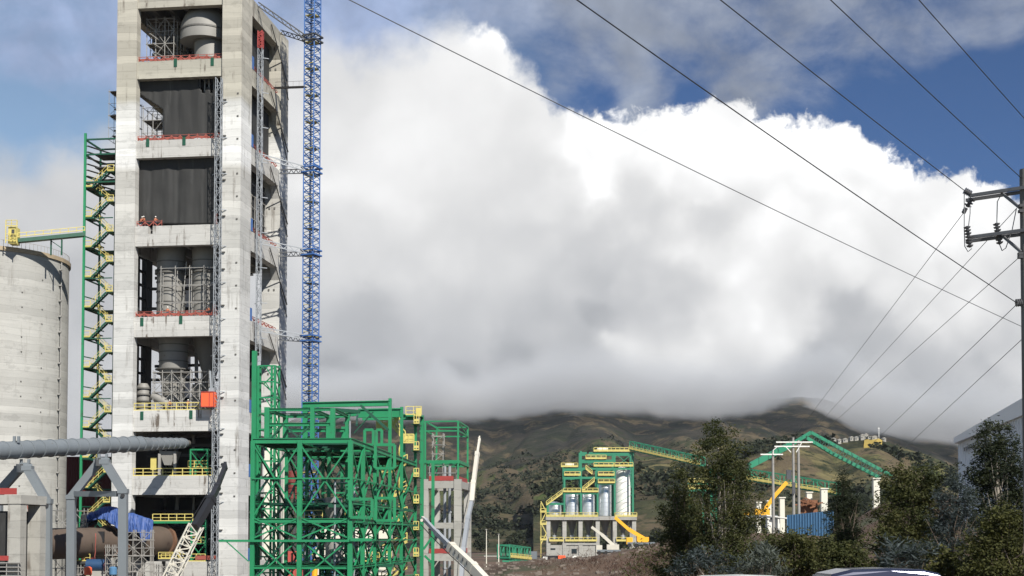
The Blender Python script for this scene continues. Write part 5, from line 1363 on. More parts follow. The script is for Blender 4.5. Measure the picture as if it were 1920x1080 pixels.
while x <= 420: xs.append(x); x += 4 if -60 < x < 170 else 12
vs = [Vector((x, y, ground_z(x, y))) for y in ys for x in xs]; nx = len(xs)
fs = [(j*nx+i, j*nx+i+1, (j+1)*nx+i+1, (j+1)*nx+i) for j in range(len(ys)-1) for i in range(nx-1)]
mb = MB(); mb.add(vs, fs); kind(mb.build('ground', gm, None, 'all', origin=(0, 0, 0)), 'structure')
asph = paint('asphalt', (.05, .05, .052), .85, 0, .25, 2.0)
mb = MB(); mb.box((0, 22, .012), (800, 15, .03)); kind(mb.build('road', asph), 'structure')
mb = MB()
for k in range(-20, 30): mb.box((k*6, 22, .034), (3, .12, .004))
kind(mb.build('road_marking', paint('road_paint', (.75, .75, .7), .7)), 'structure')
mb = MB(); mb.box((0, 30.2, .07), (800, 1.2, .18)); kind(mb.build('kerb', M['conc2']), 'structure')
# ------------------------------------------------------------------ far country: valley rising into the mountain
mtop = [(-1200, 930), (200, 920), (420, 860), (540, 790), (600, 768), (760, 765), (860, 762), (950, 765), (1010, 758), (1060, 748), (1150, 746), (1240, 756), (1330, 754), (1430, 750), (1500, 747), (1540, 750), (1575, 759), (1600, 772), (1660, 790), (1720, 806), (1790, 812), (1830, 830), (1900, 850), (2100, 860), (3000, 860)]
def mount_z(px, Y):
    X = (px-CX)/F*Y
    top = W(960, lerp_tab(mtop, px), 2600).z
    s = (Y-640)/(2600-640)
    # profile: gentle fields, then a steeper flank
    prof = .36*s+.64*smoothstep(.25, 1.0, s)**1.15 if s > 0 else 0
    prof = .30*s+.70*max(0, min(1, (s-.15)/.85))**1.5 if 0 < s < 1 else (0 if s <= 0 else 1-(s-1)*.9)
    z = -8.2+(top+8.2)*prof
    r = abs(noise.fractal(Vector((X*.0016+4, Y*.0009, 2)), 1.0, 2.0, 5))
    r2 = noise.fractal(Vector((X*.006, Y*.004, 7)), 1.0, 2.1, 4)
    gul = 1-abs(noise.noise(Vector((X*.0042+1.3, Y*.0011, 5))))*2
    amp = smoothstep(.05, .45, s)*(1-.9*smoothstep(.6, .97, s))
    z += amp*(-46*r+10*r2-26*max(0, gul)**2+22-9*max(0, 1-abs(noise.noise(Vector((X*.013, Y*.003, 8))))*3.2)**1.5)+r2*2*smoothstep(0, .1, s)
    return z
def grid_mesh(name, mat, pxs, Ys, fn, k='structure'):
    n = len(pxs); vs = [Vector(((px-CX)/F*Y, Y, fn(px, Y))) for Y in Ys for px in pxs]
    fs = [(j*n+i, j*n+i+1, (j+1)*n+i+1, (j+1)*n+i) for j in range(len(Ys)-1) for i in range(n-1)]
    mb = MB(); mb.add(vs, fs); o = mb.build(name, mat, None, 'all', origin=(0, 0, 0)); return kind(o, k)
def land_mat(name, low, high, zmix, fields, gully):
    m, N, b, out = new_mat(name); P = wpos(N)
    sx = N.n('ShaderNodeSeparateXYZ'); N.L.new(P, sx.inputs[0])
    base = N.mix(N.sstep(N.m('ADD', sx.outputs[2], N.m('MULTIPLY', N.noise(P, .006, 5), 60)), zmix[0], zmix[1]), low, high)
    base = N.mix(N.sstep(N.noise(P, .012, 8, .72), .43, .57), base, gully)
    # patchwork of fields
    v = N.n('ShaderNodeTexVoronoi', voronoi_dimensions='2D', distance='MANHATTAN'); v.inputs['Scale'].default_value = .013; v.inputs['Randomness'].default_value = .85
    N.L.new(N.mapv(P, (1, .55, 1)), v.inputs['Vector'])
    sc_ = N.n('ShaderNodeSeparateColor'); N.L.new(v.outputs['Color'], sc_.inputs[0])
    cr = N.n('ShaderNodeValToRGB'); cr.color_ramp.interpolation = 'CONSTANT'; el = cr.color_ramp.elements
    cols = [(.044, .048, .024), (.078, .092, .032), (.110, .085, .050), (.066, .054, .034), (.078, .115, .032), (.040, .042, .026), (.088, .080, .040)]
    el[0].color = (*cols[0], 1); el[1].position = 1/7; el[1].color = (*cols[1], 1)
    for i in range(2, 7): el.new(i/7).color = (*cols[i], 1)
    N.L.new(sc_.outputs[0], cr.inputs[0])
    fm = N.m('MULTIPLY', N.sstep(sx.outputs[2], fields[0], fields[1]), N.sstep(N.noise(P, .004, 3), .40, .50), clamp=True)
    fm = N.m('MULTIPLY', fm, .8)
    c = N.mix(fm, base, cr.outputs[0])
    c = N.mix(N.sstep(N.noise(N.mapv(P, (1, .5, .5), (3, 9, 1)), .022, 7, .7), .50, .60), c, (.105, .082, .050))
    # hedges and scrub
    c = N.mix(N.sstep(N.noise(P, .045, 6, .7), .53, .62), c, (.024, .030, .016))
    c = N.mul(c, N.grey(N.m('MULTIPLY_ADD', N.noise(P, .15, 5, .7), .7, .65)))
    N.L.new(c, b.inputs['Base Color']); b.inputs['Roughness'].default_value = .95; b.inputs['Specular IOR Level'].default_value = .1
    bp = N.n('ShaderNodeBump'); bp.inputs['Strength'].default_value = .9; bp.inputs['Distance'].default_value = 12
    N.L.new(N.noise(P, .02, 8, .65), bp.inputs['Height']); N.L.new(bp.outputs[0], b.inputs['Normal'])
    return m
pxs = [-1400+60*i for i in range(30)]+[400+9*i for i in range(190)]+[2120+60*i for i in range(20)]
Ys = [600+13*i for i in range(40)]+[1120+22*i for i in range(80)]+[2900+120*i for i in range(8)]
mm = land_mat('mountain_land', (.082, .064, .038), (.034, .032, .027), (70, 165), (170, 60), (.014, .017, .014))  # upper flank darkened in its colour to carry the cloud's shadow
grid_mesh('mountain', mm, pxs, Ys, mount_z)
hcrest = [(1000, 905), (1120, 880), (1200, 862), (1300, 850), (1400, 838), (1480, 830), (1560, 827), (1600, 824), (1645, 820), (1680, 834), (1740, 855), (1790, 880), (1850, 905), (1950, 940), (2200, 980), (2600, 1000)]
def hill_z(px, Y):
    X = (px-CX)/F*Y; top = W(960, lerp_tab(hcrest, px), 1150).z
    s = (Y-700)/450
    prof = smoothstep(-.25, 1.05, s) if s < 1 else 1-(s-1)*1.3
    z = -10+(top+10)*prof
    r2 = noise.fractal(Vector((X*.008, Y*.006, 3)), 1.0, 2.0, 5)
    g = 1-abs(noise.noise(Vector((X*.012+3.3, Y*.003, 1))))*2
    return z+(r2*7-9*max(0, g)**2)*smoothstep(0, .4, s)*(1-.85*smoothstep(.85, 1, s)*(1 if s < 1.2 else 0))
hm = land_mat('hill_land', (.085, .078, .042), (.17, .145, .068), (30, 90), (75, 30), (.030, .033, .018))
grid_mesh('hill', hm, [1000+8*i for i in range(180)], [640+11*i for i in range(62)], hill_z)
def far_z(px, Y):
    z = mount_z(px, Y)
    if 1000 <= px <= 2400 and 640 <= Y <= 1300: z = max(z, hill_z(px, Y))
    return z
# ------------------------------------------------------------------ foliage
rnd = random.Random(11)
def leaf(mb, c, s, asp=.45, droop=0.0, R_=None):
    r = R_ or rnd
    a = r.uniform(0, 2*PI); e = r.uniform(-1, 1)
    d = Vector((math.cos(a), math.sin(a), e*.7-droop)).normalized()
    q = Vector((r.uniform(-1, 1), r.uniform(-1, 1), r.uniform(-1, 1))); w = d.cross(q)
    if w.length < 1e-3: return
    w.normalize(); l = s*r.uniform(.6, 1.3)
    n = len(mb.v); mb.v.extend([c-w*l*asp*.3, c+d*l*.5-w*l*asp*.5, c+d*l, c+d*l*.5+w*l*asp*.5]); mb.f.append([n, n+1, n+2, n+3]); mb.mi.append(0)
def make_tree(name, label, cat, px, D, ground, shape, ls=.3, nclump=260, nleaf=26, mat=None, tmat='trunk', droop=.4, trunk_r=.28, cr=.75, group=None, depth=.8, seed=1, asp=.45, cone=False, limbs=16):
    """shape: list of (px,py,rx_px,ry_px) crown lobes measured at distance D; every lobe gets its own place in depth"""
    r = random.Random(seed); X0 = W(px, 1000, D).x
    base = Vector((X0, D, ground)); t = thing(name, label, cat, base, group)
    crown = MB(); cl = []
    tot = sum(s[2]*s[3] for s in shape); sc_ = D/F
    for (x, y, rx, ry) in shape:
        rx *= 1.0; ry *= 1.04; c = W(x+r.uniform(-.18, .18)*rx, y, D); c.y = D+r.uniform(-.35, .35)*rx*sc_
        n = max(3, int(nclump*.46*rx*ry/tot))
        for k in range(n):
            # more clumps towards the shell, none evenly spread
            d_ = Vector((r.gauss(0, 1), r.gauss(0, 1), r.gauss(0, 1))).normalized()
            q = r.random()**.40*r.uniform(.72, 1.15)
            small = 1.0
            if r.random() < .34: q = r.uniform(1.05, 1.42); small = .55; d_.z = d_.z*.8+.25
            u = d_*q
            cl.append((c+Vector((u.x*rx*sc_, u.y*rx*sc_*depth, u.z*ry*sc_)), small))
    top = max(c.z for c, _ in cl)
    for c, small in cl:
        R0 = cr*r.uniform(.5, 1.15)*(.5+.5*small)
        for k in range(int(nleaf*small*r.uniform(.4, 1.4))):
            o = Vector((r.gauss(0, .42), r.gauss(0, .42), r.gauss(0, .34)))*R0
            leaf(crown, c+o, ls, asp, droop, r)
    crown.build('crown', mat, t)
    tr = MB(); pts = []
    hh = top-ground
    for k in range(8):
        f = k/7; pts.append(base+Vector((math.sin(f*3+seed)*.25*f*hh*.06, math.cos(f*2.2+seed)*.2*f, -.3+hh*.9*f)))
    tr.path(pts, [trunk_r*(1-.85*k/7) for k in range(8)], 10); tr.build('trunk', M[tmat], t, True)
    lm = MB()
    for k in range(limbs*3):
        c = r.choice(cl)[0]; f = max(.12, min(.85, (c.z-ground)/hh*.75)); i = int(f*7); p = pts[i].lerp(pts[min(i+1, 7)], f*7-i)
        mid = p.lerp(c, .5)+Vector((r.uniform(-.3, .3), r.uniform(-.3, .3), -.25)); rr = trunk_r*(1-.85*f)*.42
        lm.path([p, mid, c], [rr, rr*.6, rr*.15], 6)
    lm.build('limb', M[tmat], t, True)
    return t
L_olive = leaf_mat('olive_leaves', [(.015, .020, .008), (.040, .048, .018), (.072, .076, .028), (.125, .112, .042)])
L_dark = leaf_mat('dark_leaves', [(.010, .014, .009), (.022, .029, .017), (.038, .046, .024), (.066, .071, .035)])
L_grey = leaf_mat('blue_grey_leaves', [(.016, .022, .022), (.037, .047, .048), (.071, .090, .092), (.149, .172, .178)])
L_silver = leaf_mat('silver_leaves', [(.02, .025, .02), (.05, .057, .048), (.10, .115, .10), (.20, .22, .20)])
L_red = leaf_mat('dry_red_twigs', [(.035, .020, .016), (.075, .042, .034), (.12, .075, .06), (.19, .15, .12)])
L_bush = leaf_mat('yellow_green_leaves', [(.022, .026, .010), (.049, .053, .018), (.085, .085, .029), (.139, .126, .049)])
GZt = lambda px, D: ground_z((px-CX)/F*D, D)-.15
def lobes(pts, seed, jit=8):
    return pts
make_tree('eucalyptus_tree', 'tallest olive green eucalyptus tree, its pointed crown between silo plant and twin poles', 'tree', 1352, 72, GZt(1352, 72), [(1345, 812, 20, 22), (1352, 838, 40, 28), (1338, 868, 44, 28), (1372, 880, 38, 36), (1345, 905, 46, 34), (1325, 900, 22, 30), (1385, 925, 42, 40), (1350, 955, 46, 40), (1400, 975, 36, 46), (1365, 1010, 55, 50), (1330, 990, 36, 50), (1395, 1045, 48, 40), (1345, 1065, 60, 36)], ls=.135, nclump=950, nleaf=85, mat=L_olive, trunk_r=.26, tmat='trunkp', cr=.55, seed=21)
make_tree('eucalyptus_tree', 'narrow dark eucalyptus tree just left of the tallest eucalyptus', 'tree', 1280, 76, GZt(1280, 76), [(1273, 890, 12, 16), (1272, 915, 24, 24), (1285, 945, 30, 30), (1262, 965, 26, 30), (1290, 990, 38, 38), (1262, 1010, 30, 30), (1295, 1035, 45, 40), (1275, 1065, 48, 30)], ls=.135, nclump=600, nleaf=85, mat=L_olive, trunk_r=.2, cr=.55, seed=5)
make_tree('silver_bush', 'pale silvery feathery bush low in front of the tallest eucalyptus', 'bush', 1425, 48, GZt(1425, 48), [(1425, 1040, 28, 20), (1410, 1058, 30, 22), (1440, 1062, 30, 26), (1422, 1085, 45, 25)], ls=.30, nclump=90, nleaf=34, mat=L_silver, trunk_r=.07, cr=.36, droop=-.8, seed=8, asp=.14)
make_tree('conifer_tree', 'dark conifer with a ragged pointed top before the blue hoarding', 'tree', 1584, 70, GZt(1584, 70), [(1580, 890, 6, 12), (1582, 908, 12, 14), (1580, 926, 18, 16), (1586, 945, 22, 18), (1583, 965, 25, 20), (1588, 985, 28, 22), (1583, 1005, 29, 20), (1588, 1022, 28, 14)], ls=.14, nclump=520, nleaf=75, mat=L_dark, trunk_r=.2, cr=.45, seed=9, droop=.2, asp=.25)
make_tree('broad_tree', 'broad olive tree with a rounded crown between the dark and the blue conifer', 'tree', 1705, 66, GZt(1705, 66), [(1695, 893, 30, 18), (1730, 890, 28, 18), (1680, 915, 26, 30), (1712, 925, 48, 34), (1745, 925, 22, 40), (1690, 960, 44, 36), (1730, 975, 38, 40), (1700, 1010, 52, 40), (1670, 1000, 24, 34), (1735, 1040, 40, 46), (1690, 1060, 50, 34)], ls=.13, nclump=920, nleaf=85, mat=L_olive, trunk_r=.24, cr=.5, seed=10)
make_tree('blue_conifer', 'blue grey conifer with pale branch tips between the broad tree and the tall right tree', 'tree', 1792, 62, GZt(1792, 62), [(1790, 905, 16, 16), (1780, 925, 26, 18), (1800, 935, 28, 22), (1785, 955, 34, 20), (1800, 978, 36, 24), (1778, 990, 30, 22), (1795, 1010, 36, 24), (1785, 1035, 30, 20)], ls=.17, nclump=460, nleaf=60, mat=L_grey, trunk_r=.18, cr=.4, seed=12, droop=.5, asp=.2)
make_tree('tall_tree', 'tall dark tree with bare twigs on top, before the grey warehouse', 'tree', 1872, 64, GZt(1872, 64), [(1868, 805, 16, 14), (1850, 815, 18, 16), (1885, 810, 10, 14), (1866, 832, 34, 20), (1850, 855, 30, 24), (1890, 858, 34, 28), (1868, 885, 50, 28), (1842, 890, 24, 24), (1900, 905, 34, 34), (1862, 925, 50, 34), (1905, 950, 36, 40), (1850, 965, 36, 36), (1890, 1000, 50, 44)], ls=.13, nclump=900, nleaf=80, mat=L_dark, tmat='trunkp', trunk_r=.22, cr=.45, seed=14)
make_tree('olive_bush', 'large olive green bush in front of the tall twiggy tree', 'bush', 1880, 44, GZt(1880, 44), [(1870, 975, 28, 24), (1895, 985, 30, 30), (1850, 1010, 32, 30), (1900, 1025, 42, 36), (1850, 1055, 46, 36), (1900, 1070, 50, 30), (1825, 1065, 28, 24)], ls=.12, nclump=560, nleaf=70, mat=L_bush, trunk_r=.12, cr=.34, seed=15)
make_tree('olive_bush', 'low olive bush under the twin poles, right of the silvery bush', 'bush', 1490, 52, GZt(1490, 52), [(1470, 1020, 26, 20), (1500, 1012, 26, 18), (1520, 1028, 26, 18), (1480, 1045, 40, 26), (1525, 1052, 36, 24), (1500, 1075, 56, 20)], ls=.13, nclump=360, nleaf=60, mat=L_bush, trunk_r=.1, cr=.36, seed=16)
make_tree('olive_bush', 'dark olive bush at the foot of the dark conifer', 'bush', 1575, 50, GZt(1575, 50), [(1560, 1030, 24, 16), (1590, 1040, 28, 18), (1560, 1055, 32, 20), (1595, 1062, 34, 18)], ls=.13, nclump=240, nleaf=60, mat=L_olive, trunk_r=.1, cr=.36, seed=17)
make_tree('silver_bush', 'silvery green bush with upright shoots between the broad tree and the blue grey conifer', 'bush', 1690, 46, GZt(1690, 46), [(1680, 1030, 28, 18), (1710, 1038, 30, 20), (1670, 1055, 30, 22), (1715, 1062, 38, 22)], ls=.24, nclump=150, nleaf=30, mat=L_grey, trunk_r=.07, cr=.33, droop=-.5, seed=18, asp=.16)
make_tree('olive_bush', 'yellowish bush low between the silvery bush and the lower right bush', 'bush', 1775, 46, GZt(1775, 46), [(1770, 1050, 24, 22), (1790, 1062, 26, 20), (1760, 1075, 30, 18)], ls=.17, nclump=140, nleaf=30, mat=L_bush, trunk_r=.07, cr=.32, seed=19)
make_tree('silver_bush', 'grey green bush at the foot of the narrow eucalyptus', 'bush', 1330, 50, GZt(1330, 50), [(1300, 1045, 24, 18), (1335, 1055, 30, 20), (1280, 1068, 26, 16), (1365, 1068, 28, 16)], ls=.2, nclump=150, nleaf=28, mat=L_grey, trunk_r=.07, cr=.34, seed=20, asp=.2, droop=-.3)
# loose stones and clods on the bank
mb = MB(); r = random.Random(9)
for k in range(1400):
    px = r.uniform(870, 1330); D = r.uniform(92, 215); X = (px-CX)/F*D; z = ground_z(X, D); q = .07+.3*r.random()**4
    vs = [Vector((X, D, z))+Vector((r.uniform(.6, 1)*a*q, r.uniform(.6, 1)*b_*q, r.uniform(.5, 1)*c*q*.7)) for a in (-1, 1) for b_ in (-1, 1) for c in (-.5, 1)]
    mb.add(vs, [(0, 1, 3, 2), (4, 6, 7, 5), (0, 4, 5, 1), (2, 3, 7, 6), (0, 2, 6, 4), (1, 5, 7, 3)])
o = mb.build('rubble', paint('rubble_stone', (.17, .14, .115), .9, 0, .5, 1.0)); o['kind'] = 'stuff'
# dry scrub on the mound, one mass
mb = MB(); r = random.Random(4)
for k in range(1500):
    px = r.uniform(1010, 1330); D = r.uniform(88, 140); X = (px-CX)/F*D
    if noise.noise(Vector((X*.12, D*.1, 1))) < -.05 or px < 1100 and r.random() < .6: continue
    z = ground_z(X, D)
    for q in range(9):
        leaf(mb, Vector((X+r.gauss(0, .5), D+r.gauss(0, .5), z+abs(r.gauss(0, .5)))), .34, .12, -1.2, r)
o = mb.build('dry_scrub', L_red); o['kind'] = 'stuff'
mb = MB()
for k in range(2200):
    px = r.uniform(1180, 1900); D = r.uniform(60, 140); X = (px-CX)/F*D; z = ground_z(X, D)
    for q in range(7):
        leaf(mb, Vector((X+r.gauss(0, .6), D+r.gauss(0, .6), z+abs(r.gauss(0, .55)))), .38, .3, -.6, r)
o = mb.build('undergrowth', L_olive); o['kind'] = 'stuff'
# far woodland and scrub on the slopes, one mass
L_far = leaf_mat('far_foliage', [(.012, .016, .011), (.022, .028, .017), (.036, .043, .024), (.058, .062, .035)], trans=.1)
mb = MB(); r = random.Random(5)
def clump(mb, c, R0, n, ls):
    for q in range(n):
        u = Vector((r.gauss(0, 1), r.gauss(0, 1), r.gauss(0, .8)))
        u = u.normalized()*(r.random()**.4)
        leaf(mb, c+Vector((u.x*R0, u.y*R0, u.z*R0*.8+R0*.55)), ls, .8, 0, r)
cnt = 0
while cnt < 4200:
    px = r.uniform(560, 1900); Y = 660+(r.random()**1.4)*1150; X = (px-CX)/F*Y
    d = noise.noise(Vector((X*.011+2, Y*.006, 0)))+.5*noise.noise(Vector((X*.035, Y*.02, 3)))
    thr = .12 if Y > 900 else .2
    if 1000 < px < 1300 and 880 < Y < 1500: thr = -.05
    if px > 1300 and Y < 1180: thr = .10
    if px < 1035 and Y < 1000: thr = .34
    if px > 1560 and Y > 1080 and Y < 1200: continue
    if d < thr-(.25 if r.random() < .12 else 0): continue
    z = far_z(px, Y); R0 = r.uniform(1.2, 4.4) if r.random() < .8 else r.uniform(4, 6.5)
    clump(mb, Vector((X, Y, z)), R0, 20 if Y < 1300 else 12, R0*.7); cnt += 1
o = mb.build('far_woodland', L_far); o['kind'] = 'stuff'
# some valley trees one can tell apart
def small_tree(label, px, Y, rpx, seed):
    z = far_z(px, Y); sc_ = Y/F; R0 = rpx*sc_
    t = thing('valley_tree', label, 'tree', Vector(((px-CX)/F*Y, Y, z)), 'single trees in the valley'); rr = random.Random(seed); mb = MB()
    for q in range(900):
        u = Vector((rr.gauss(0, 1), rr.gauss(0, 1), rr.gauss(0, 1))).normalized()*(rr.random()**.35)
        k = 1+.25*noise.noise(u*2+Vector((seed, 0, 0)))
        leaf(mb, t.location+Vector((u.x*R0*k, u.y*R0*k, u.z*R0*.95*k+R0*1.15)), R0*.22, .7, 0, rr)
    mb.build('crown', L_far, t); mb = MB(); mb.tube(t.location-Vector((0, 0, .5)), t.location+Vector((0, 0, R0)), R0*.09, 8, R0*.05); mb.build('trunk', M['trunk'], t)
for lab, px, Y, rp, sd_ in (('dark round tree left of the silo plant, above the green field', 971, 760, 15, 1), ('dark dense tree standing right beside the concrete frame', 902, 700, 15, 2), ('small dark tree just left of the silo plant stairs', 988, 700, 8, 3), ('pale green bushy tree right of the two thin poles', 962, 668, 18, 4), ('bushy tree low behind the green truss section', 942, 666, 11, 5), ('tree on the slope left of the narrow eucalyptus', 1230, 720, 12, 6)):
    small_tree(lab, px, Y, rp, sd_)
# ------------------------------------------------------------------ silo plant in the middle distance
SF = Frame(1025, 540, 0)
X_ = lambda px: SF.fx(px, 0)
Zs = lambda py: W(1100, py, 540).z
sp = thing('silo_plant', 'concrete silo base with green steelwork and yellow rails carrying five metal bins', 'silo plant', SF.P(X_(1105)-0, 5, Zs(1046)))
cols = [1028, 1058, 1088, 1120, 1152, 1188]
for px in cols:
    for t in (0, 11): mb = MB(); SF.box(mb, X_(px)-.75, X_(px)+.75, t-.7, t+.7, Zs(1046)-4, Zs(975)); mb.build('column', M['conc2'], sp)
mb = MB(); SF.box(mb, X_(1023), X_(1193), -1.3, 12.5, Zs(975)+.003, Zs(968)); mb.build('deck_slab', M['conc2'], sp)
mb = MB()
for t in (-.4, 11.2): SF.box(mb, X_(1028)+.8, X_(1120)-.8, t, t+.4, Zs(1046)-4, Zs(1022))
SF.box(mb, X_(1060), X_(1118), -.75, -.45, Zs(1022), Zs(1018)); mb.build_each('base_wall', M['conc2'], sp)
mb = MB(); SF.box(mb, X_(1071), X_(1081), -.46, -.41, Zs(1038), Zs(1029)); SF.box(mb, X_(1030), X_(1041), -.46, -.41, Zs(1031), Zs(1028)); mb.build('opening', M['glass'], sp)
def srail(pa, pb, y, t=-1.3, mat='yellow', h=1.5):
    mb = MB(); z = Zs(y); a, b_ = X_(pa), X_(pb)
    rail(mb, SF, (a, t, z), (b_, t, z), h, 1.6, .2); SF.box(mb, a, b_, t-.05, t+.05, z, z+.55); mb.build('handrail', M[mat], sp)
def sbeam(pa, pb, y, t=-.6, h=.8):
    mb = MB(); SF.box(mb, X_(pa), X_(pb), t-.25, t+.25, Zs(y)-h, Zs(y)); SF.box(mb, X_(pa), X_(pb), 9.8, 10.3, Zs(y)-h, Zs(y)); mb.build_each('steel_beam', M['greent'], sp)
def spost(px, y0, y1):
    for t in (-.6, 10): mb = MB(); SF.box(mb, X_(px)-.35, X_(px)+.35, t-.3, t+.3, Zs(y0), Zs(y1)); mb.build('steel_post', M['greent'], sp)
spost(1027, 967, 943); spost(1058, 967, 873); spost(1089, 967, 846); spost(1120, 967, 846); spost(1152, 967, 847); spost(1186, 967, 848)
for a, b_, y in ((1027, 1058, 943), (1056, 1122, 923), (1056, 1152, 894), (1056, 1089, 877), (1089, 1188, 877), (1089, 1100, 848), (1104, 1188, 848), (1089, 1152, 862), (1120, 1152, 905)): sbeam(a, b_, y)
for a, b_, y in ((1056, 1088, 923), (1091, 1121, 923), (1058, 1088, 892), (1121, 1151, 892), (1113, 1150, 875), (1152, 1186, 875), (1121, 1152, 906), (1098, 1136, 861), (1052, 1083, 876), (1113, 1186, 847), (1024, 1058, 969), (1058, 1120, 969), (1152, 1193, 969), (1030, 1056, 1015), (1060, 1118, 1015), (1155, 1185, 1015)): srail(a, b_, y)
for y in (961, 984, 1013): srail(1013, 1024, y, -.8)
def sflight(p, q):
    mb = MB(); a = Vector((X_(p[0]), -1.0, Zs(p[1]))); b_ = Vector((X_(q[0]), -1.0, Zs(q[1]))); rail(mb, SF, a, b_, 1.4, 2, .2); SF.bar(mb, a, b_, .5, .5); mb.build('stair_flight', M['yellow'], sp)
sflight((1024, 947), (1054, 925)); sflight((1092, 920), (1114, 902)); sflight((1098, 879), (1110, 889))
for k in range(5): 
    mb = MB(); SF.bar(mb, (X_(1014), -.8, Zs(1046)), (X_(1014), -.8, Zs(943)), .25) if k == 0 else SF.bar(mb, (X_(1014 if k % 2 else 1024), -.6, Zs(1040-20*k)), (X_(1024 if k % 2 else 1014), -.6, Zs(1040-20*(k+1))), .3)
    mb.build('stair_flight', M['yellow'], sp)
mb = MB(); SF.bar(mb, (X_(1154), -.6, Zs(876)), (X_(1185), -.6, Zs(851)), .25); SF.bar(mb, (X_(1185), -.6, Zs(876)), (X_(1154), -.6, Zs(851)), .25)
for y in (962, 945, 925, 905, 885): SF.bar(mb, (X_(1154), -.9, Zs(y)), (X_(1185), -.9, Zs(y-18)), .13)
SF.bar(mb, (X_(1092), -.6, Zs(862)), (X_(1118), -.6, Zs(878)), .2); SF.bar(mb, (X_(1118), -.6, Zs(862)), (X_(1092), -.6, Zs(878)), .2); mb.build('brace', M['greent'], sp)
mb = MB(); SF.box(mb, X_(1120), X_(1140), -.2, 3, Zs(845), Zs(839)); SF.box(mb, X_(1060), X_(1076), -.2, 3, Zs(874), Zs(869)); mb.build_each('drive_cover', M['steelp'], sp)
def bin_(px, r, y0, y1, mat, lab):
    c = SF.P(X_(px), 4.5, 0); R0 = r*540/F
    t = thing('storage_bin', lab, 'bin', (c.x, c.y, Zs(967)), 'metal bins of the silo plant')
    mb = MB(); mb.lathe(c, [(R0, Zs(y0)), (R0, Zs(y1)), (R0*.9, Zs(y1)+.6), (R0*.3, Zs(y1)+1.2)], 36); mb.build('shell', M[mat], t, True)
    mb = MB()
    for k in range(1, 7): z = Zs(y0)+(Zs(y1)-Zs(y0))*k/7; mb.lathe(c, [(R0-.02, z), (R0+.06, z), (R0+.06, z+.2), (R0-.02, z+.2)], 36, False)
    mb.build('seam', M[mat], t)
    mb = MB(); mb.lathe(c, [(R0*.9, Zs(967)-.9), (.6, Zs(1000)), (.5, Zs(1003))], 24); mb.build('hopper', M['duct'], t, True)
    mb = MB(); mb.lathe(c, [(.45, Zs(1003)), (.9, Zs(1004)), (.9, Zs(1010))], 14); mb.build('outlet', M['steel'], t, True)
bin_(1041, 12, 967, 946, 'steel', 'shortest round metal bin at the left end of the silo plant')
bin_(1073, 12, 967, 926, 'steel', 'left one of the two equal mid height metal bins of the silo plant')
bin_(1104, 12, 967, 926, 'steel', 'right one of the two equal mid height metal bins of the silo plant')
bin_(1135.5, 12, 967, 909, 'steel', 'tall shiny metal bin left of the white bin')
bin_(1169, 14.5, 967, 880, 'steelp', 'tallest white bin wrapped in steel bracing at the right end of the silo plant')
# inclined conveyor bridges
def truss(label, p, q, h, w, Y0, Y1, top='greent', rail_=True, name='conveyor_bridge', roof=True, cat='conveyor', group='green conveyor bridges'):
    A = W(*p, Y0); Bq = W(*q, Y1); t = thing(name, label, cat, A, group)
    d_ = Bq-A; L = d_.length; sy = d_.cross(Vector((0, 0, 1))).normalized()*w/2; up = Vector((0, 0, h)); n = max(3, int(L/(h*1.0)))
    mb = MB()
    for s in (-1, 1):
        o = sy*s; mb.bar(A+o, Bq+o, .4, .7); mb.bar(A+o+up, Bq+o+up, .35)
        for k in range(n+1):
            u = A.lerp(Bq, k/n)+o; mb.bar(u, u+up, .28)
            if k < n:
                v = A.lerp(Bq, (k+1)/n)+o; mb.bar(u if k % 2 else u+up, v+up if k % 2 else v, .22)
    for k in range(n+1): u = A.lerp(Bq, k/n); mb.bar(u+sy, u-sy, .3); mb.bar(u+sy+up, u-sy+up, .25)
    mb.build('truss', M[top], t)
    mb = MB(); mb.bar(A+Vector((0, 0, .4)), Bq+Vector((0, 0, .4)), w*.6, .4); mb.build('belt_deck', M['greend'], t)
    if rail_:
        mb = MB(); o = sy*1.25; mb.bar(A+o+Vector((0, 0, .5)), Bq+o+Vector((0, 0, .5)), .12, .7); mb.bar(A+o+Vector((0, 0, 1.3)), Bq+o+Vector((0, 0, 1.3)), .15)
        for k in range(n*2): u = A.lerp(Bq, k/(n*2))+o; mb.bar(u, u+Vector((0, 0, 1.3)), .14)
        mb.build('handrail', M['yellow'], t)
    return t
truss('green truss conveyor bridge sloping down from the top of the silo plant', (1185, 843), (1318, 873), 3.0, 3, 540, 520)
truss('green truss conveyor bridge sloping down to the right behind the twin poles', (1405, 900), (1572, 927), 3.2, 3, 430, 415)
def bigtube(label, pts, r, Y, name='inclined_gallery'):
    P = [W(x, y, Y+i*4) for i, (x, y) in enumerate(pts)]; t = thing(name, label, 'conveyor', P[0], 'inclined green conveyor galleries')
    for i in range(len(P)-1):
        mb = MB(); mb.bar(P[i], P[i+1], r*1.3, r*2); mb.build('gallery_box', M['greent'], t)
        mb = MB(); d_ = (P[i+1]-P[i]); n = int(d_.length/3)
        for k in range(n): u = P[i].lerp(P[i+1], k/n); mb.box(u, (.2, r*1.5, r*2.4))
        mb.build('rib', M['greend'], t)
    return t
bigtube('left rising leg of the green gable shaped conveyor, behind the poles', [(1404, 874), (1458, 846), (1486, 832)], .85, 430)
bigtube('upper tube of the green gable shaped conveyor with its peak and long right slope', [(1486, 832), (1520, 811), (1566, 836), (1672, 892)], .52, 445)
bigtube('lower tube of the green gable shaped conveyor, below its long right slope', [(1512, 821), (1560, 850), (1650, 896)], .52, 425)
t = thing('gallery_tie_frame', 'thin dark lattice between the two sloping green tubes', 'lattice', W(1580, 860, 436)); mb = MB()
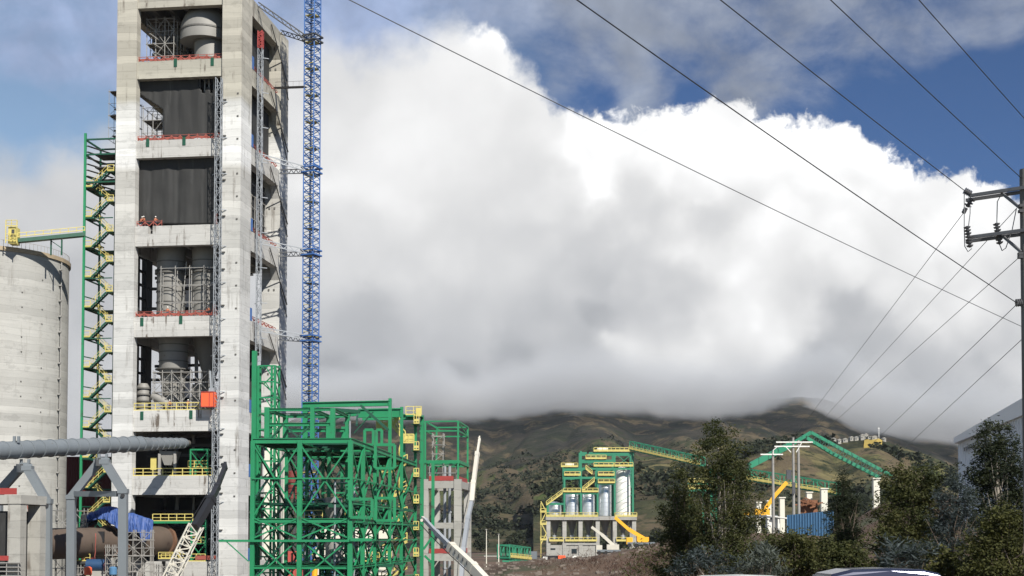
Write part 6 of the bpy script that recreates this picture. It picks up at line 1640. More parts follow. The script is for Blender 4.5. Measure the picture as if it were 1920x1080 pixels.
for k in range(16):
    f = k/15; u = W(1530+f*130, 817+f*66, 447); v = W(1522+f*126, 830+f*64, 426); mb.bar(u, v, .16)
    if k < 15: f2 = (k+1)/15; mb.bar(u, W(1522+f2*126, 830+f2*64, 426), .12)
mb.build('lacing', M['greend'], t)
for i, (px, y0, y1, w, Y, lab) in enumerate(((1518, 945, 924, 10, 400, 'short white concrete pier under the green conveyor bridge'), (1546, 948, 917, 12, 395, 'taller white concrete pier under the green conveyor bridge, left of the dark conifer'), (1644, 923, 898, 12, 400, 'white concrete pier at the foot of the long green slope'), (1423, 960, 943, 8, 380, 'white pier left of the yellow crane boom'), (1443, 958, 940, 7, 380, 'white pier behind the yellow crane boom'), (1467, 956, 934, 9, 380, 'white rounded pier right of the yellow crane boom'))):
    a = W(px-w/2, y1, Y); b_ = W(px+w/2, y0, Y); t = thing('concrete_pier', lab, 'pier', ((a.x+b_.x)/2, Y, b_.z-3), 'white piers of the green conveyors')
    gz_ = min(b_.z-3, ground_z(a.x, Y)); mb = MB(); mb.box(((a.x+b_.x)/2, Y+1, (a.z+gz_)/2), (b_.x-a.x, 2, a.z-gz_)); mb.build('shaft', M['cream'], t); mb = MB(); mb.box(((a.x+b_.x)/2, Y+1, a.z+.15), (b_.x-a.x+.5, 2.5, .3)); mb.build('cap', M['cream'], t)
t = thing('rusty_pile', 'heap of rusty steel behind the twin poles, left of the white pier', 'scrap heap', W(1515, 950, 330)); mb = MB(); r = random.Random(3)
for k in range(26): c = W(r.uniform(1500, 1532), r.uniform(939, 950), 330); mb.bar(c, c+Vector((r.uniform(-2, 2), r.uniform(-1, 1), r.uniform(-.8, .8))), .4, .3)
mb.box(W(1515, 950, 332), (4, 2, 3)); mb.build('scrap', M['rust'], t)
t = thing('yellow_platform', 'two level yellow railed platform seen between the eucalyptus crowns', 'platform', W(1305, 918, 520)); 
mb = MB(); f_ = Frame(960, 520, 0)
for y, a, b_ in ((905, 1290, 1320), (917, 1290, 1332)): z = W(1300, y, 520).z; rail(mb, f_, (f_.fx(a, 0), 0, z), (f_.fx(b_, 0), 0, z), 1.5, 1.5, .22); f_.box(mb, f_.fx(a, 0), f_.fx(b_, 0), -.1, 0, z, z+.7)
mb.build('handrail', M['yellow'], t); mb = MB()
for px in (1292, 1318): p = W(px, 905, 521); mb.bar((p.x, 521, -6), p, .6)
for y in (905, 917): z = W(1300, y, 520).z; f_.box(mb, f_.fx(1290, 0), f_.fx(1330, 0), .05, 3, z-.8, z-.05)
mb.build('frame', M['greent'], t)
t = thing('conveyor_tower', 'green steel leg tower seen through the crown of the tallest eucalyptus', 'tower', W(1340, 940, 500)); mb = MB()
for px in (1334, 1344): p = W(px, 880, 500); mb.bar((p.x, 500, -6), p, 1.2)
for k in range(6): mb.bar(W(1334, 880+k*14, 500), W(1344, 894+k*14, 500), .5)
p = W(1372, 892, 470); mb.bar(p, W(1345, 885, 500), 2.0, 2.5); mb.build('frame', M['greent'], t)
# small cranes and machines at the plant
def small_crane(label, segs, Y, mat, bodymat, bpx):
    t = thing('mobile_crane', label, 'crane', W(bpx, 1020, Y), 'mobile cranes on the site'); P = [W(x, y, Y) for x, y, w in segs]
    for i in range(len(P)-1): mb = MB(); w = segs[i][2]*Y/F; mb.bar(P[i], P[i+1], w*.8, w); mb.build('boom_section', M[mat], t)
    g0 = ground_z(P[0].x, Y); c = P[0]
    mb = MB(); mb.box((c.x-.5, Y, c.z-.3), (3.6, 2.6, 1.6)); mb.build('slewing_deck', M[bodymat], t)
    mb = MB(); mb.box((c.x-1, Y, c.z-1.4), (8.5, 2.6, .7)); mb.build('chassis', M['grey'], t)
    mb = MB(); mb.box((c.x-4.6, Y, c.z-.7), (1.8, 2.5, 2.0)); mb.build('cab', M[bodymat], t)
    for dx in (-4.6, -2.6, 0, 2.4):
        for s in (-1, 1): mb = MB(); mb.path([(c.x+dx, Y+s*1.3-.15, c.z-2.0), (c.x+dx, Y+s*1.3+.15, c.z-2.0)], [.6, .6], 12); mb.build('wheel', M['rubber'], t)
small_crane('yellow mobile crane with its boom raised over the right end of the silo plant', [(1208, 1010, 7), (1178, 992, 6), (1153, 970, 5)], 440, 'wyellow', 'wyellow', 1200)
small_crane('white mobile crane with its boom raised before the middle of the silo plant', [(1152, 1024, 6), (1128, 1002, 5), (1109, 988, 4)], 430, 'white', 'white', 1150)
small_crane('yellow crane boom sticking up between the two utility poles', [(1432, 958, 7), (1452, 930, 7), (1475, 904, 5)], 360, 'wyellow', 'wyellow', 1440)
# green truss section lying on the ground and its neighbours
truss('short green truss section lying on its trestle at the left of the silo plant', (944, 1046), (984, 1050), 3.6, 3.4, 400, 425, name='truss_section', rail_=True)
t = thing('trestle', 'small green trestle under the short truss section', 'trestle', W(965, 1058, 398)); mb = MB()
for px in (962, 967): mb.bar(W(px, 1050, 398), W(px, 1075, 398), .5)
mb.bar(W(942, 1052, 398), W(985, 1053, 398), .9, .5); mb.build('frame', M['greent'], t)
container('site_container', 'grey site container at the foot of the silo plant, right of the short truss section', 'container', 998, 430, 1048, 17, 14, 'grey')
container('site_container', 'small grey skid left of the parked orange truck', 'container', 1022, 400, 1055, 7, 11, 'steelp')
container('site_container', 'low concrete block shed beyond the thin poles at the left of the truss section', 'container', 925, 560, 1052, 34, 10, 'conc2')
for px, y, lab in ((912, 992, 'taller of the two thin pale poles left of the short truss section'), (935, 1001, 'shorter of the two thin pale poles left of the short truss section')):
    p = W(px, y, 380); t = thing('light_pole', lab, 'pole', (p.x, 380, ground_z(p.x, 380)), 'thin pale poles'); mb = MB(); mb.tube((p.x, 380, ground_z(p.x, 380)-.5), p, .17, 8, .1); mb.build('shaft', M['cream'], t); mb = MB(); mb.box((p.x, 380, p.z-.1), (.5, .5, .2)); mb.build('cap', M['scaf'], t)
def vehicle(label, cat, px, Y, py, L, H, mat, rot=0, name='parked_car', truck=False, group=None):
    """cab-and-body vehicle in local coordinates, wheels on z=0"""
    c = W(px, py, Y); t = thing(name, label, cat, c, group); f = Frame(px, Y, rot, c.z)
    prof = [(-L/2, .35), (-L/2, .8*H*.7), (-L/2+.15*L, .62*H), (-L/2+.28*L, H*.97), (-L/2+.36*L, H), (L/2-.30*L, H), (L/2-.20*L, H*.95), (L/2-.06*L, H*.63), (L/2, H*.58), (L/2, .35)] if not truck else [(-L/2, .5), (-L/2, H), (L/2-.28*L, H), (L/2-.27*L, H*.5), (L/2-.26*L, H*.92), (L/2-.05*L, H*.9), (L/2, H*.5), (L/2, .5)]
    return t, f, prof
def car(label, px, Y, py, L, Wd, H, mat, rot, glassmat='glass', group=None, gz=None):
    c = W(px, py, Y); c.z = c.z if gz is None else gz; t = thing('parked_car', label, 'car', c, group); f = Frame(px, Y, rot, c.z)
    hb = H*.60                                     # beltline
    low = [(-L/2, .32), (-L/2+.02, hb*.78), (-L/2+.10, hb*.94), (-L*.30, hb), (L*.22, hb), (L*.40, hb*.90), (L/2-.08, hb*.78), (L/2, .34)]
    n = len(low); ws = [0.0, .06, .0]; vs = []
    rows = [(-Wd/2+.10, 1, 0), (-Wd/2, 1, -.0), (Wd/2, 1, 0), (Wd/2-.10, 1, 0)]
    mb = MB(); vs = []
    prof2 = [(.10, .0), (.0, .12), (.0, .88), (.10, 1.0)]
    for wy, ins in ((-Wd/2, .06), (-Wd/2+.10, 0), (Wd/2-.10, 0), (Wd/2, .06)):
        for (x, z) in low: vs.append(f.P(x*(1-ins/3), wy, z-ins*(z > .5)))
    fs = [(r_*n+i, r_*n+(i+1) % n, (r_+1)*n+(i+1) % n, (r_+1)*n+i) for r_ in range(3) for i in range(n)]+[tuple(range(n-1, -1, -1)), tuple(range(3*n, 4*n))]
    mb.add(vs, fs); o = mb.build('body', M[mat], t); bv = o.modifiers.new('bevel', 'BEVEL'); bv.width = .06; bv.segments = 3; bv.limit_method = 'ANGLE'
    # greenhouse with rounded roof
    gh = [(-L*.38, hb-.02, .06), (-L*.31, H*.93, .17), (-L*.22, H*.985, .20), (-L*.05, H, .20), (L*.10, H*.985, .20), (L*.17, H*.94, .18), (L*.30, hb-.02, .05)]
    mb = MB(); vs = []
    for (x, z, ins) in gh:
        vs.append(f.P(x, -Wd/2+ins*1.15, z-(.05 if z > hb+.2 else 0))); vs.append(f.P(x, -Wd/2+ins*1.9, z)); vs.append(f.P(x, Wd/2-ins*1.9, z)); vs.append(f.P(x, Wd/2-ins*1.15, z-(.05 if z > hb+.2 else 0)))
    fs = []
    for i in range(len(gh)-1):
        for j in range(3): fs.append((i*4+j, i*4+j+1, i*4+j+5, i*4+j+4))
    fs.append(tuple(i*4 for i in range(len(gh)))); fs.append(tuple(i*4+3 for i in range(len(gh)-1, -1, -1))); fs.append((0, 3, 2, 1)); e_ = (len(gh)-1)*4; fs.append((e_, e_+1, e_+2, e_+3))
    mb.add(vs, fs); o = mb.build('roof', M[mat], t); bv = o.modifiers.new('bevel', 'BEVEL'); bv.width = .05; bv.segments = 3; bv.limit_method = 'ANGLE'
    # side windows
    for s in (-1, 1):
        for (a0, a1, b0, b1) in ((-L*.335, -L*.07, -L*.265, -L*.075), (-L*.045, L*.25, -L*.05, L*.125)):
            y0 = s*(Wd/2-.055); y1 = s*(Wd/2-.205); off = s*.022
            p = [f.P(a0, y0+off, hb+.03), f.P(a1, y0+off, hb+.03), f.P(b1, y1+off, H*.905), f.P(b0, y1+off, H*.905)]
            mb = MB(); mb.add(p, [(0, 1, 2, 3)]); mb.build('side_window', M[glassmat], t)
    for (xa, xb) in ((L*.305, L*.185), (-L*.385, -L*.32)):
        sgn = 1 if xa > 0 else -1; p = [f.P(xa+.02*sgn, -Wd/2+.16, hb+.03), f.P(xa+.02*sgn, Wd/2-.16, hb+.03), f.P(xb+.02*sgn, Wd/2-.36, H*.91), f.P(xb+.02*sgn, -Wd/2+.36, H*.91)]
        mb = MB(); mb.add(p, [(0, 1, 2, 3)]); mb.build('windscreen' if sgn > 0 else 'rear_window', M[glassmat], t)
    for x in (-L*.32, L*.31):
        for s in (-1, 1):
            cc = f.P(x, s*(Wd/2-.10), .33); mb = MB(); mb.path([cc-f.d*.12, cc+f.d*.12], [.33, .33], 24); w_ = mb.build('wheel', M['rubber'], t)
            mb = MB(); mb.path([cc-f.d*.13, cc+f.d*.13], [.2, .2], 16); mb.build('rim', M['steel'], w_)
    for s in (-1, 1):
        mb = MB(); f.box(mb, L/2-.10, L/2-.012, s*Wd*.36-.16, s*Wd*.36+.16, hb*.60, hb*.76); mb.build('headlight', M['cream'], t)
        mb = MB(); f.box(mb, -L/2+.0, -L/2+.09, s*Wd*.38-.12, s*Wd*.38+.12, hb*.65, hb*.88); mb.build('tail_light', M['red'], t)
    return t
M['navy'] = paint('navy_car_paint', (.012, .016, .045), .16, .3, .05, .5)
M['whitecar'] = paint('white_car_paint', (.72, .72, .70), .18, .1, .04, .5)
M['glasscar'] = paint('tinted_glass', (.10, .11, .11), .04, .0, .05, .5)
car('dark navy blue car on the road before the bushes, side windows showing', 1670, 28, 1063, 4.3, 1.78, W(1660, 1069, 27.2).z, 'navy', -3, 'glasscar', gz=.03)
car('white car left of the navy car, hidden but for its roof', 1412, 28, 1077, 4.2, 1.75, W(1412, 1083.0, 27.2).z, 'whitecar', -3, 'glasscar', gz=.03)
t = thing('site_truck', 'small dark truck with an orange bonnet parked at the foot of the silo plant', 'truck', W(1040, 1052, 430)); c = W(1040, 1050, 430)
mb = MB(); mb.box(c+Vector((-1.5, 0, .6)), (5, 2.3, 1.4)); mb.build('bed', M['black'], t); mb = MB(); mb.box(c+Vector((2.0, 0, .5)), (2.4, 2.3, 1.7)); mb.build('cab', M['orange'], t)
for dx in (-3, 2.4):
    for s in (-1, 1): mb = MB(); mb.path([c+Vector((dx, s*1.1-.15, -.5)), c+Vector((dx, s*1.1+.15, -.5))], [.5, .5], 12); mb.build('wheel', M['rubber'], t)
for px, lab in ((1072, 'dark pickup truck parked in front of the silo plant, its load bed to the left'),):
    c = W(px, 1052, 425); t = thing('pickup_truck', lab, 'truck', c); mb = MB(); mb.box(c+Vector((-1.2, 0, .5)), (3, 1.9, .9)); mb.build('bed', M['glass'], t); mb = MB(); mb.box(c+Vector((1.2, 0, .8)), (2.0, 1.9, 1.5)); mb.build('cab', M['steelp'], t)
    for dx in (-2, 1.7): mb = MB(); mb.path([c+Vector((dx, -1.1, 0)), c+Vector((dx, 1.1, 0))], [.4, .4], 12); mb.build('wheel', M['rubber'], t)
# blue hoarding, warehouse, houses
t = thing('blue_hoarding', 'plain blue sheet metal hoarding between the twin poles and the dark conifer', 'hoarding', W(1530, 1000, 150)); a = W(1476, 966, 150); b_ = W(1562, 957, 146); g0 = min(ground_z(a.x, 150), ground_z(b_.x, 146))-.5
mb = MB(); mb.prism([(a.x, a.y, g0), (b_.x, b_.y, g0), (b_.x, b_.y, b_.z), (a.x, a.y, a.z)], (0, .12, 0)); mb.build('sheet', M['contblue'], t); mb = MB()
for k in range(18): p = Vector(a).lerp(b_, k/17); mb.box((p.x, p.y-.012, (g0+p.z)/2), (.05, .02, p.z-g0)); 
mb.build('rib', M['contblue'], t)
t = thing('white_shed', 'small broken white shed roof behind the left utility pole', 'shed', W(1455, 985, 152)); mb = MB(); c = W(1458, 975, 152)
mb.box(c+Vector((0, 0, .3)), (2.6, 1.5, .12), Matrix.Rotation(.14, 3, 'Y')); mb.build('roof', M['steelp'], t); mb = MB()
for dx in (-1.1, 0, 1.1): mb.box(c+Vector((dx, 0, -1.1)), (.16, 1.2, 2.6))
mb.box(c+Vector((-.4, .2, -.4)), (1.2, .8, .9)); mb.build('wall', M['steelp'], t)
M['whwall'] = paint('warehouse_sheet', (.78, .81, .86), .5, .0, .06, .2)
M['whroof'] = paint('warehouse_roof', (.85, .85, .85), .5, 0, .05, .2)
t = thing('warehouse', 'grey sheet metal warehouse with a bright white roof edge', 'warehouse', W(1860, 1000, 215))
E1 = W(1797, 832, 222); E2 = W(1960, 762, 168); E3 = W(2150, 700, 150)
mb = MB(); g0 = -8
off = Vector((18, 14, 0))
mb.prism([(E1.x, E1.y, g0), (E3.x, E3.y, g0), (E3.x, E3.y, E3.z), (E2.x, E2.y, E2.z), tuple(E1)], off); mb.build('wall', M['whwall'], t)
mb = MB(); u = Vector((0, 0, 1.5)); mb.prism([E1+Vector((-.6, 0, .004)), E2+Vector((0, 0, .004)), E3+Vector((0, 0, .004)), E3+u*1.6, E2+u*1.6, E1+Vector((-.6, 0, 0))+u*.6], off*1.05+Vector((0, -.0, 0))); o = mb.build('roof', M['whroof'], t); o.location = Vector((-.3, -.5, 0))
mb = MB()
for k in range(40): p = E1.lerp(E2, k/39); mb.bar((p.x-.05, p.y-.12, g0), (p.x-.05, p.y-.12, p.z-.1), .09)
mb.build('rib', M['whwall'], t)
mb = MB(); p = E1.lerp(E2, .06); q = E1.lerp(E2, .24); s_ = Vector((0, -.25, 0)); mb.prism([p+s_-Vector((0, 0, 1.5)), q+s_-Vector((0, 0, 1.35)), q+s_-Vector((0, 0, .85)), p+s_-Vector((0, 0, .95))], (0, .06, 0)); mb.build('dark_plate', M['duct_dark'], t)  # dark strip drawn in place of the small lettering on this wall
mb = MB(); p = E1.lerp(E2, .62); mb.prism([p+s_-Vector((0, 0, 1.6)), p+s_+(E2-E1)*.03-Vector((0, 0, 1.5)), p+s_+(E2-E1)*.03-Vector((0, 0, .9)), p+s_-Vector((0, 0, 1.0))], (0, .06, 0)); mb.build('window', M['glass'], t)
r = random.Random(6)
M['housewall'] = paint('village_plaster', (.30, .285, .25), .8, 0, .4, .1)
hl = [(1563, 'white house with a low roof at the left end of the ridge village'), (1574, 'second small white house from the left on the ridge'), (1585, 'pale cottage third from the left on the ridge'), (1597, 'larger white house left of the middle of the ridge village'), (1606, 'small grey roofed house in the middle of the ridge village'), (1617, 'white two storey house right of the middle of the ridge village'), (1624, 'bright white house next to the two storey house on the ridge'), (1632, 'white house with a flat roof near the highest point of the ridge'), (1640, 'small white house left of the dark hilltop tree'), (1658, 'lone white hut right of the ridge mast')]
for px, lab in hl:
    Y = 1136+r.uniform(-22, 8); z = hill_z(px, Y); X = (px-CX)/F*Y; w = r.uniform(2.4, 4.2); h = r.uniform(1.5, 2.6)
    if 'two storey' in lab: h = 3.4
    t = thing('village_house', lab, 'house', (X, Y, z), 'white houses of the ridge village'); mb = MB(); mb.box((X, Y, z+h/2-.5), (w, 6, h+1)); mb.build('wall', M['housewall'], t)
    mb = MB(); rh = .2 if 'flat' in lab else 1.1; mb.prism([(X-w/2-.3, Y-3.3, z+h), (X+w/2+.3, Y-3.3, z+h), (X+w/2+.2, Y-3.3, z+h+.15), (X, Y-3.3, z+h+rh), (X-w/2-.2, Y-3.3, z+h+.15)], (0, 6.6, 0)); mb.build('roof', M['scaf'] if 'grey' in lab else M['housewall'], t)
    mb = MB(); mb.box((X-w*.2, Y-3.03, z+h*.5), (.8, .06, .9)); mb.build('window', M['glass'], t)
t = thing('ridge_mast', 'thin mast standing on the ridge beside the village', 'mast', (W(1648, 820, 1140).x, 1140, hill_z(1648, 1140))); mb = MB(); mb.bar(t.location, t.location+Vector((0, 0, 9)), .35); mb.build('shaft', M['steelp'], t); mb = MB(); mb.bar(t.location+Vector((-.8, 0, 8)), t.location+Vector((.8, 0, 8)), .3); mb.build('antenna', M['steelp'], t)
t = thing('yellow_field', 'bright yellow field on the hilltop below the ridge village', 'field'); 
fm_ = paint('ripe_field', (.36, .26, .05), .9, 0, .15, .1); mb = MB(); n1, n2 = 14, 8; vs = []
for i in range(n1+1):
    for j in range(n2+1):
        px = 1619+34*i/n1+ (j/n2)*3; Y = 1062+58*j/n2+math.sin(i*.7)*3; vs.append(Vector(((px-CX)/F*Y, Y, hill_z(px, Y)+.9)))
mb.add(vs, [(i*(n2+1)+j, (i+1)*(n2+1)+j, (i+1)*(n2+1)+j+1, i*(n2+1)+j+1) for i in range(n1) for j in range(n2)]); bpy.data.objects.remove(t); o = mb.build('crop_field', fm_); kind(o, 'structure')
# ------------------------------------------------------------------ utility poles and wires
M['armst'] = paint('weathered_crossarm_steel', (.15, .15, .155), .5, .2, .3, 2.0)
pole = thing('utility_pole', 'tall concrete utility pole with two steel crossarms and insulators, nearest of the poles', 'utility pole', (12.62, 35, 0)); mb = MB(); ptop = W(1925, 318, 35).z
PXo = 12.62; mb.tube((PXo, 35, -1), (PXo, 35, ptop), .20, 16, .15); mb.build('shaft', M['polec'], pole, True)
def arm(pa, pb, ya, yb, w=.10, h=.12, mat='galv'):
    mb = MB(); mb.bar(W(*pa, ya), W(*pb, yb), w, h); return mb
for (pl, pr_, Yl) in (((1818, 367), (1985, 342), 35.9), ((1818, 445), (1985, 423), 35.9)):
    A_ = W(*pl, Yl); B_ = W(*pr_, 34.2); mb = MB(); mb.bar(A_, B_, .07, .08); mb.bar(A_+Vector((0, .28, -.05)), B_+Vector((0, .28, -.05)), .06, .08); mb.build('crossarm', M['armst'], pole)
for a_, b_ in (((1878, 362), (1915, 392)), ((1882, 444), (1914, 472))): mb = MB(); mb.bar(W(*a_, 35.4), W(*b_, 34.9), .06, .06); mb.build('brace', M['armst'], pole)
for (x, y) in ((1914, 386), (1914, 396), (1913, 476), (1913, 482)): mb = MB(); c = W(x, y, 34.85); mb.box(c, (.10, .14, .07)); mb.build('clamp', M['black'], pole)
def insul(p, q, r0=.075, n=7, name='insulator'):
    P_ = Vector(p); Q = Vector(q); mb = MB(); mb.path([P_, Q], [r0*.45, r0*.45], 8)
    d_ = (Q-P_)
    for k in range(n): c = P_+d_*((k+.5)/n); u = d_.normalized()*.018; mb.path([c-u, c+u], [r0, r0*.8], 12)
    mb.build(name, M['insul'], pole)
insul(W(1813, 424, 35.8), W(1819, 464, 35.8), .09); insul(W(1868, 418, 35.5), W(1875, 458, 35.5), .09)
insul(W(1823, 372, 35.9), W(1813, 388, 36), .10, 3); insul(W(1808, 357, 35.9), W(1821, 364, 35.9), .09, 4); insul(W(1811, 390, 36), W(1806, 400, 36), .06, 3)
insul(W(1905, 568, 35), W(1916, 567, 35), .10, 3)
for pts in ([(1808, 360, 35.9), (1808, 430, 35.9), (1809, 462, 35.9), (1815, 472, 35.9), (1822, 466, 35.9)], [(1819, 370, 35.9), (1819, 400, 35.9), (1816, 424, 35.9)], [(1880, 360, 35.5), (1870, 378, 35.5), (1869, 418, 35.5)], [(1906, 390, 35.2), (1898, 430, 35.2), (1886, 465, 35.3), (1879, 470, 35.4), (1874, 458, 35.5)]):
    mb = MB(); mb.path([W(*p) for p in pts], .012, 6); mb.build('jumper_wire', M['wirel'], pole)
def wire(label, a, b_, sag=.3, r0=.010, mat='wire', n=24, ext=0, group='overhead wires'):
    A_ = W(*a); B_ = W(*b_); B_ = B_+(B_-A_)*ext; mb = MB(); pts = []
    for k in range(n+1):
        f = k/n; p = A_.lerp(B_, f); p.z -= sag*4*f*(1-f); pts.append(p)
    mb.path(pts, r0, 6); o = mb.build('overhead_wire', M[mat], None, 'all'); tag(o, label, 'wire', group)
wire('wire ending at the left tip of the upper crossarm', (1808, 357, 35.9), (1358, 0, 24),   .05, .0105, ext=.9)
wire('wire from the insulator half way down the pole to the upper left', (1905, 567, 35), (1100, 0, 22), .12, .011, ext=.5)
wire('wire meeting the very top of the concrete pole', (1916, 335, 35), (1563, 0, 25),   .05, .0105, ext=1.2)
wire('rightmost wire, crossing only clear blue sky high up', (1935, 238, 34), (1725, 0, 26), .02, .0105, ext=1.2)
wire('lowest and longest wire, falling from the top edge above the mast to the pole', (1990, 646, 66), (680, 0, 38), .25, .014, 'wirel', ext=.3)
PB = 152
for (a, b_, lab) in (((1806, 400, 36), (1478, 833, PB), 'steepest thin wire running down left from the upper crossarm tip to the twin poles'), ((1905, 392, 35.3), (1500, 833, PB), 'second thin wire running down left from the crossarms'), ((1916, 478, 35), (1512, 838, PB), 'third thin wire running down left, from the lower clamp of the pole'), ((1905, 572, 35), (1560, 905, PB), 'thin wire running down left from the half height insulator'), ((1940, 614, 36), (1600, 930, PB), 'lowest thin wire running down left from beyond the pole')):
    wire(lab, a, b_, .0, .009, 'wirel', group='thin wires leading away to the twin poles')
def util_pole(label, px, y, arms, Y=PB, r0=.17, twin=None):
    p = W(px, y, Y); g0 = ground_z(p.x, Y)-.5; t = thing('utility_pole', label, 'utility pole', (p.x, Y, g0))
    for dx in ([0] if not twin else [0, twin]):
        mb = MB(); mb.tube((p.x+dx, Y, g0), (p.x+dx, Y, p.z-(0 if dx == 0 else .3)), r0, 12, r0*.75); mb.build('shaft', M['polep'], t, True)
    for (xa, xb, yy, w) in arms: mb = MB(); mb.bar(W(xa, yy, Y-.2), W(xb, yy, Y-.2), .1, .13); mb.build('crossarm', M['steelp'], t)
    return t, p
M['polep'] = paint('pale_pole', (.27, .26, .24), .8, 0, .2, .6)
t, p = util_pole('pair of grey concrete utility poles with crossarms left of the blue hoarding', 1487, 820, [(1455, 1524, 829, 1), (1452, 1518, 837, 1)], twin=.55)
mb = MB(); mb.bar(W(1493, 848, PB-.3), W(1503, 830, PB-.3), .08); mb.bar(W(1483, 848, PB-.3), W(1474, 838, PB-.3), .08); mb.build('brace', M['steelp'], t)
mb = MB(); mb.box(W(1479, 890, PB-.4), (.5, .4, 1.0)); mb.box(W(1488, 915, PB-.4), (.3, .3, 1.2)); mb.build('fuse_box', M['insul'], t)
t, p = util_pole('shorter grey utility pole with one crossarm, left of the twin poles', 1449, 846, [(1426, 1468, 852, 1)], Y=150)
mb = MB(); mb.path([W(1449, 851, 149.7), W(1450, 844, 149.7), W(1457, 838, 149.7), W(1470, 837, 149.7)], .05, 6); mb.build('lamp_arm', M['steelp'], t)
# ------------------------------------------------------------------ workers on the tower
M['vest'] = paint('orange_work_suit', (.40, .12, .06), .8); M['skin'] = paint('skin', (.30, .17, .11), .6); M['helmet'] = paint('white_helmet', (.8, .8, .76), .3); M['trousers'] = paint('dark_trousers', (.05, .06, .09), .8)
def skinned(name, pts, edges, radii, mat, parent, sub=1):
    me = bpy.data.meshes.new(name); me.from_pydata(pts, edges, []); me.materials.append(mat)
    o = bpy.data.objects.new(name, me); COL.objects.link(o); o.parent = parent; ORG[o.name] = ORG[parent.name]
    sk = o.modifiers.new('skin', 'SKIN'); sk.use_smooth_shade = True
    for i, v in enumerate(me.skin_vertices[0].data): v.radius = (radii[i], radii[i]); v.use_root = (i == 0)
    s = o.modifiers.new('sub', 'SUBSURF'); s.levels = sub; s.render_levels = sub
    return o
def person(label, loc, rotz=0, lean=0.0, armup=0.0, group=None):
    t = thing('person', label, 'person', loc, group); ORG[t.name] = Vector((0, 0, 0)); t.rotation_euler = (0, 0, rotz)
    P_ = [(0, 0, .95), (0, -lean*.3, 1.2), (0, -lean*.6, 1.42), (0, -lean*.65, 1.52), (0, -lean*.7, 1.64), (0, -lean*.7, 1.74),
          (.19, -lean*.6, 1.40), (.30, -.05-lean, 1.13+armup*.2), (.28, -.25-lean, .96+armup*.5), (.27, -.33-lean, .93+armup*.6), (-.19, -lean*.6, 1.40), (-.29, -.03-lean, 1.14), (-.28, -.18-lean, .93), (-.27, -.24-lean, .87),
          (.10, 0, .88), (.12, -.02, .50), (.12, .03, .08), (.12, -.14, .04), (-.10, 0, .88), (-.13, .02, .50), (-.13, .08, .08), (-.13, -.09, .04)]
    E_ = [(0, 1), (1, 2), (2, 3), (3, 4), (4, 5), (2, 6), (6, 7), (7, 8), (8, 9), (2, 10), (10, 11), (11, 12), (12, 13), (0, 14), (14, 15), (15, 16), (16, 17), (0, 18), (18, 19), (19, 20), (20, 21)]
    Rr = [.15, .15, .14, .055, .095, .085, .065, .045, .035, .04, .065, .045, .035, .04, .09, .065, .045, .04, .09, .065, .045, .04]
    skinned('body', P_, E_, Rr, M['skin'], t)
    skinned('jacket', P_[:3]+[P_[6], P_[7], P_[8], P_[10], P_[11], P_[12]], [(0, 1), (1, 2), (2, 3), (3, 4), (4, 5), (2, 6), (6, 7), (7, 8)], [.165, .17, .155, .08, .06, .048, .08, .06, .048], M['vest'], t)
    skinned('trousers', [P_[0], P_[14], P_[15], P_[16], P_[18], P_[19], P_[20]], [(0, 1), (1, 2), (2, 3), (0, 4), (4, 5), (5, 6)], [.16, .105, .08, .06, .105, .08, .06], M['trousers'], t)
    mb = MB(); c = Vector(P_[5]); mb.lathe(c, [(.14, -.02), (.125, -.0), (.12, .06), (.07, .12), (.02, .14)], 14); o = mb.build('helmet', M['helmet'], t, True)
    return t
zf3 = BZ[3][0]
for (px, t_, i, lab, rz, ln, up_) in ((262, 1.2, 3, 'worker in orange leftmost of the three on the open beam under the dark panel', .3, .1, 0), (267, 1.1, 3, 'worker in orange bending forward, middle of the three under the dark panel', -.4, .45, 0), (287, 1.2, 3, 'worker in orange right of the notch in the beam under the dark panel', .8, .1, .5), (318, 1.3, 5, 'worker in white helmet behind the yellow rail, below the tapering vessel', 0, .15, 0), (352, 1.3, 5, 'worker in white helmet left of the orange cage behind the yellow rail', .5, .1, .4), (312, 1.5, 4, 'worker behind the orange net at the foot of the left cyclone vessel', .2, .1, 0), (389, 1.5, 4, 'worker behind the orange net at the foot of the right cyclone vessel', -.3, .1, .3)):
    z = BZ[i][0]-.0; person(lab, TF.P(TF.fx(px, t_), t_, z), rz, ln, up_)
# ------------------------------------------------------------------ cloud resting on the mountain
cm = bpy.data.materials.new('cloud_volume'); cm.use_nodes = True; nt = cm.node_tree; nt.nodes.clear(); N = NT(nt)
out = N.n('ShaderNodeOutputMaterial'); pv = N.n('ShaderNodeVolumePrincipled'); N.L.new(pv.outputs[0], out.inputs['Volume'])
P = wpos(N); sx = N.n('ShaderNodeSeparateXYZ'); N.L.new(P, sx.inputs[0]); x, y, z = sx.outputs
CY0, CY1, CZ0, CZ1 = 1960, 2460, 110, 350
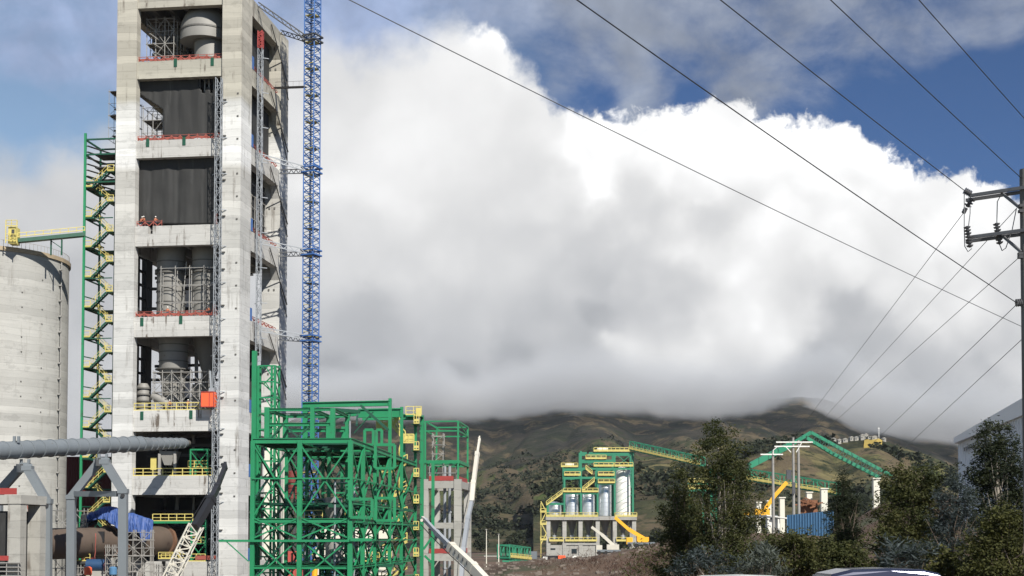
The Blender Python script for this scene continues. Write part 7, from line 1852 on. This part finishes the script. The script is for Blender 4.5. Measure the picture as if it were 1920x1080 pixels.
# lower rim of the cloud as a height over X (metres), following the fringe on the flank
fr = [(560, 770), (800, 778), (870, 772), (940, 776), (1000, 764), (1040, 752), (1110, 752), (1180, 757), (1250, 768), (1330, 768), (1400, 766), (1450, 758), (1490, 735), (1560, 730), (1580, 790), (1610, 812), (1650, 805), (1700, 812), (1760, 808), (1820, 822), (1900, 840)]
YM = 2230.0
rim = curve(N, x, [((px-CX)/F*YM, W(960, py+6, YM).z) for px, py in fr], 100, 400)
nz = N.noise(N.mapv(P, (1, .6, 1.3)), .011, 5, .6, .3)
hgt = N.m('SUBTRACT', z, rim)
dn = N.sstep(N.m('ADD', hgt, N.m('MULTIPLY', N.m('SUBTRACT', nz, .5), 95)), -12, 20)
edg = N.m('MULTIPLY', N.sstep(y, CY0, CY0+130), N.sstep(z, N.m('ADD', CZ1-30, N.m('MULTIPLY', N.m('SUBTRACT', nz, .5), 190.0)), CZ1-135))
nz2 = N.noise(N.mapv(P, (1, .5, 1.2), (9, 4, 2)), .007, 5, .6, .4)
edg = N.m('MULTIPLY', edg, N.sstep(N.m('ADD', hgt, N.m('MULTIPLY', N.m('SUBTRACT', nz2, .5), 130.0)), 80, 20))
edg = N.m('MULTIPLY', edg, N.m('MULTIPLY', N.sstep(x, -700, -520), N.sstep(x, 1050, 850)))
dens = N.m('MULTIPLY', N.m('MULTIPLY', dn, edg), .013)
N.L.new(dens, pv.inputs['Density']); pv.inputs['Color'].default_value = (.64, .65, .67, 1); pv.inputs['Anisotropy'].default_value = -.25
mb = MB(); mb.box((150, (CY0+CY1)/2, (CZ0+CZ1)/2), (1900, CY1-CY0, CZ1-CZ0)); o = mb.build('low_cloud', cm); o['kind'] = 'stuff'
S.cycles.volume_step_rate = 1.0; S.cycles.volume_max_steps = 64

# ------------------------------------------------------------------ thin air between here and the hills
hz = bpy.data.materials.new('haze_air'); hz.use_nodes = True; nt = hz.node_tree; nt.nodes.clear(); N = NT(nt)
out = N.n('ShaderNodeOutputMaterial'); pv = N.n('ShaderNodeVolumePrincipled'); N.L.new(pv.outputs[0], out.inputs['Volume'])
pv.inputs['Density'].default_value = .000022; pv.inputs['Color'].default_value = (.80, .88, 1, 1)
mb = MB(); mb.box((300, 1950, 190), (6400, 4300, 460)); o = mb.build('haze', hz); o['kind'] = 'stuff'
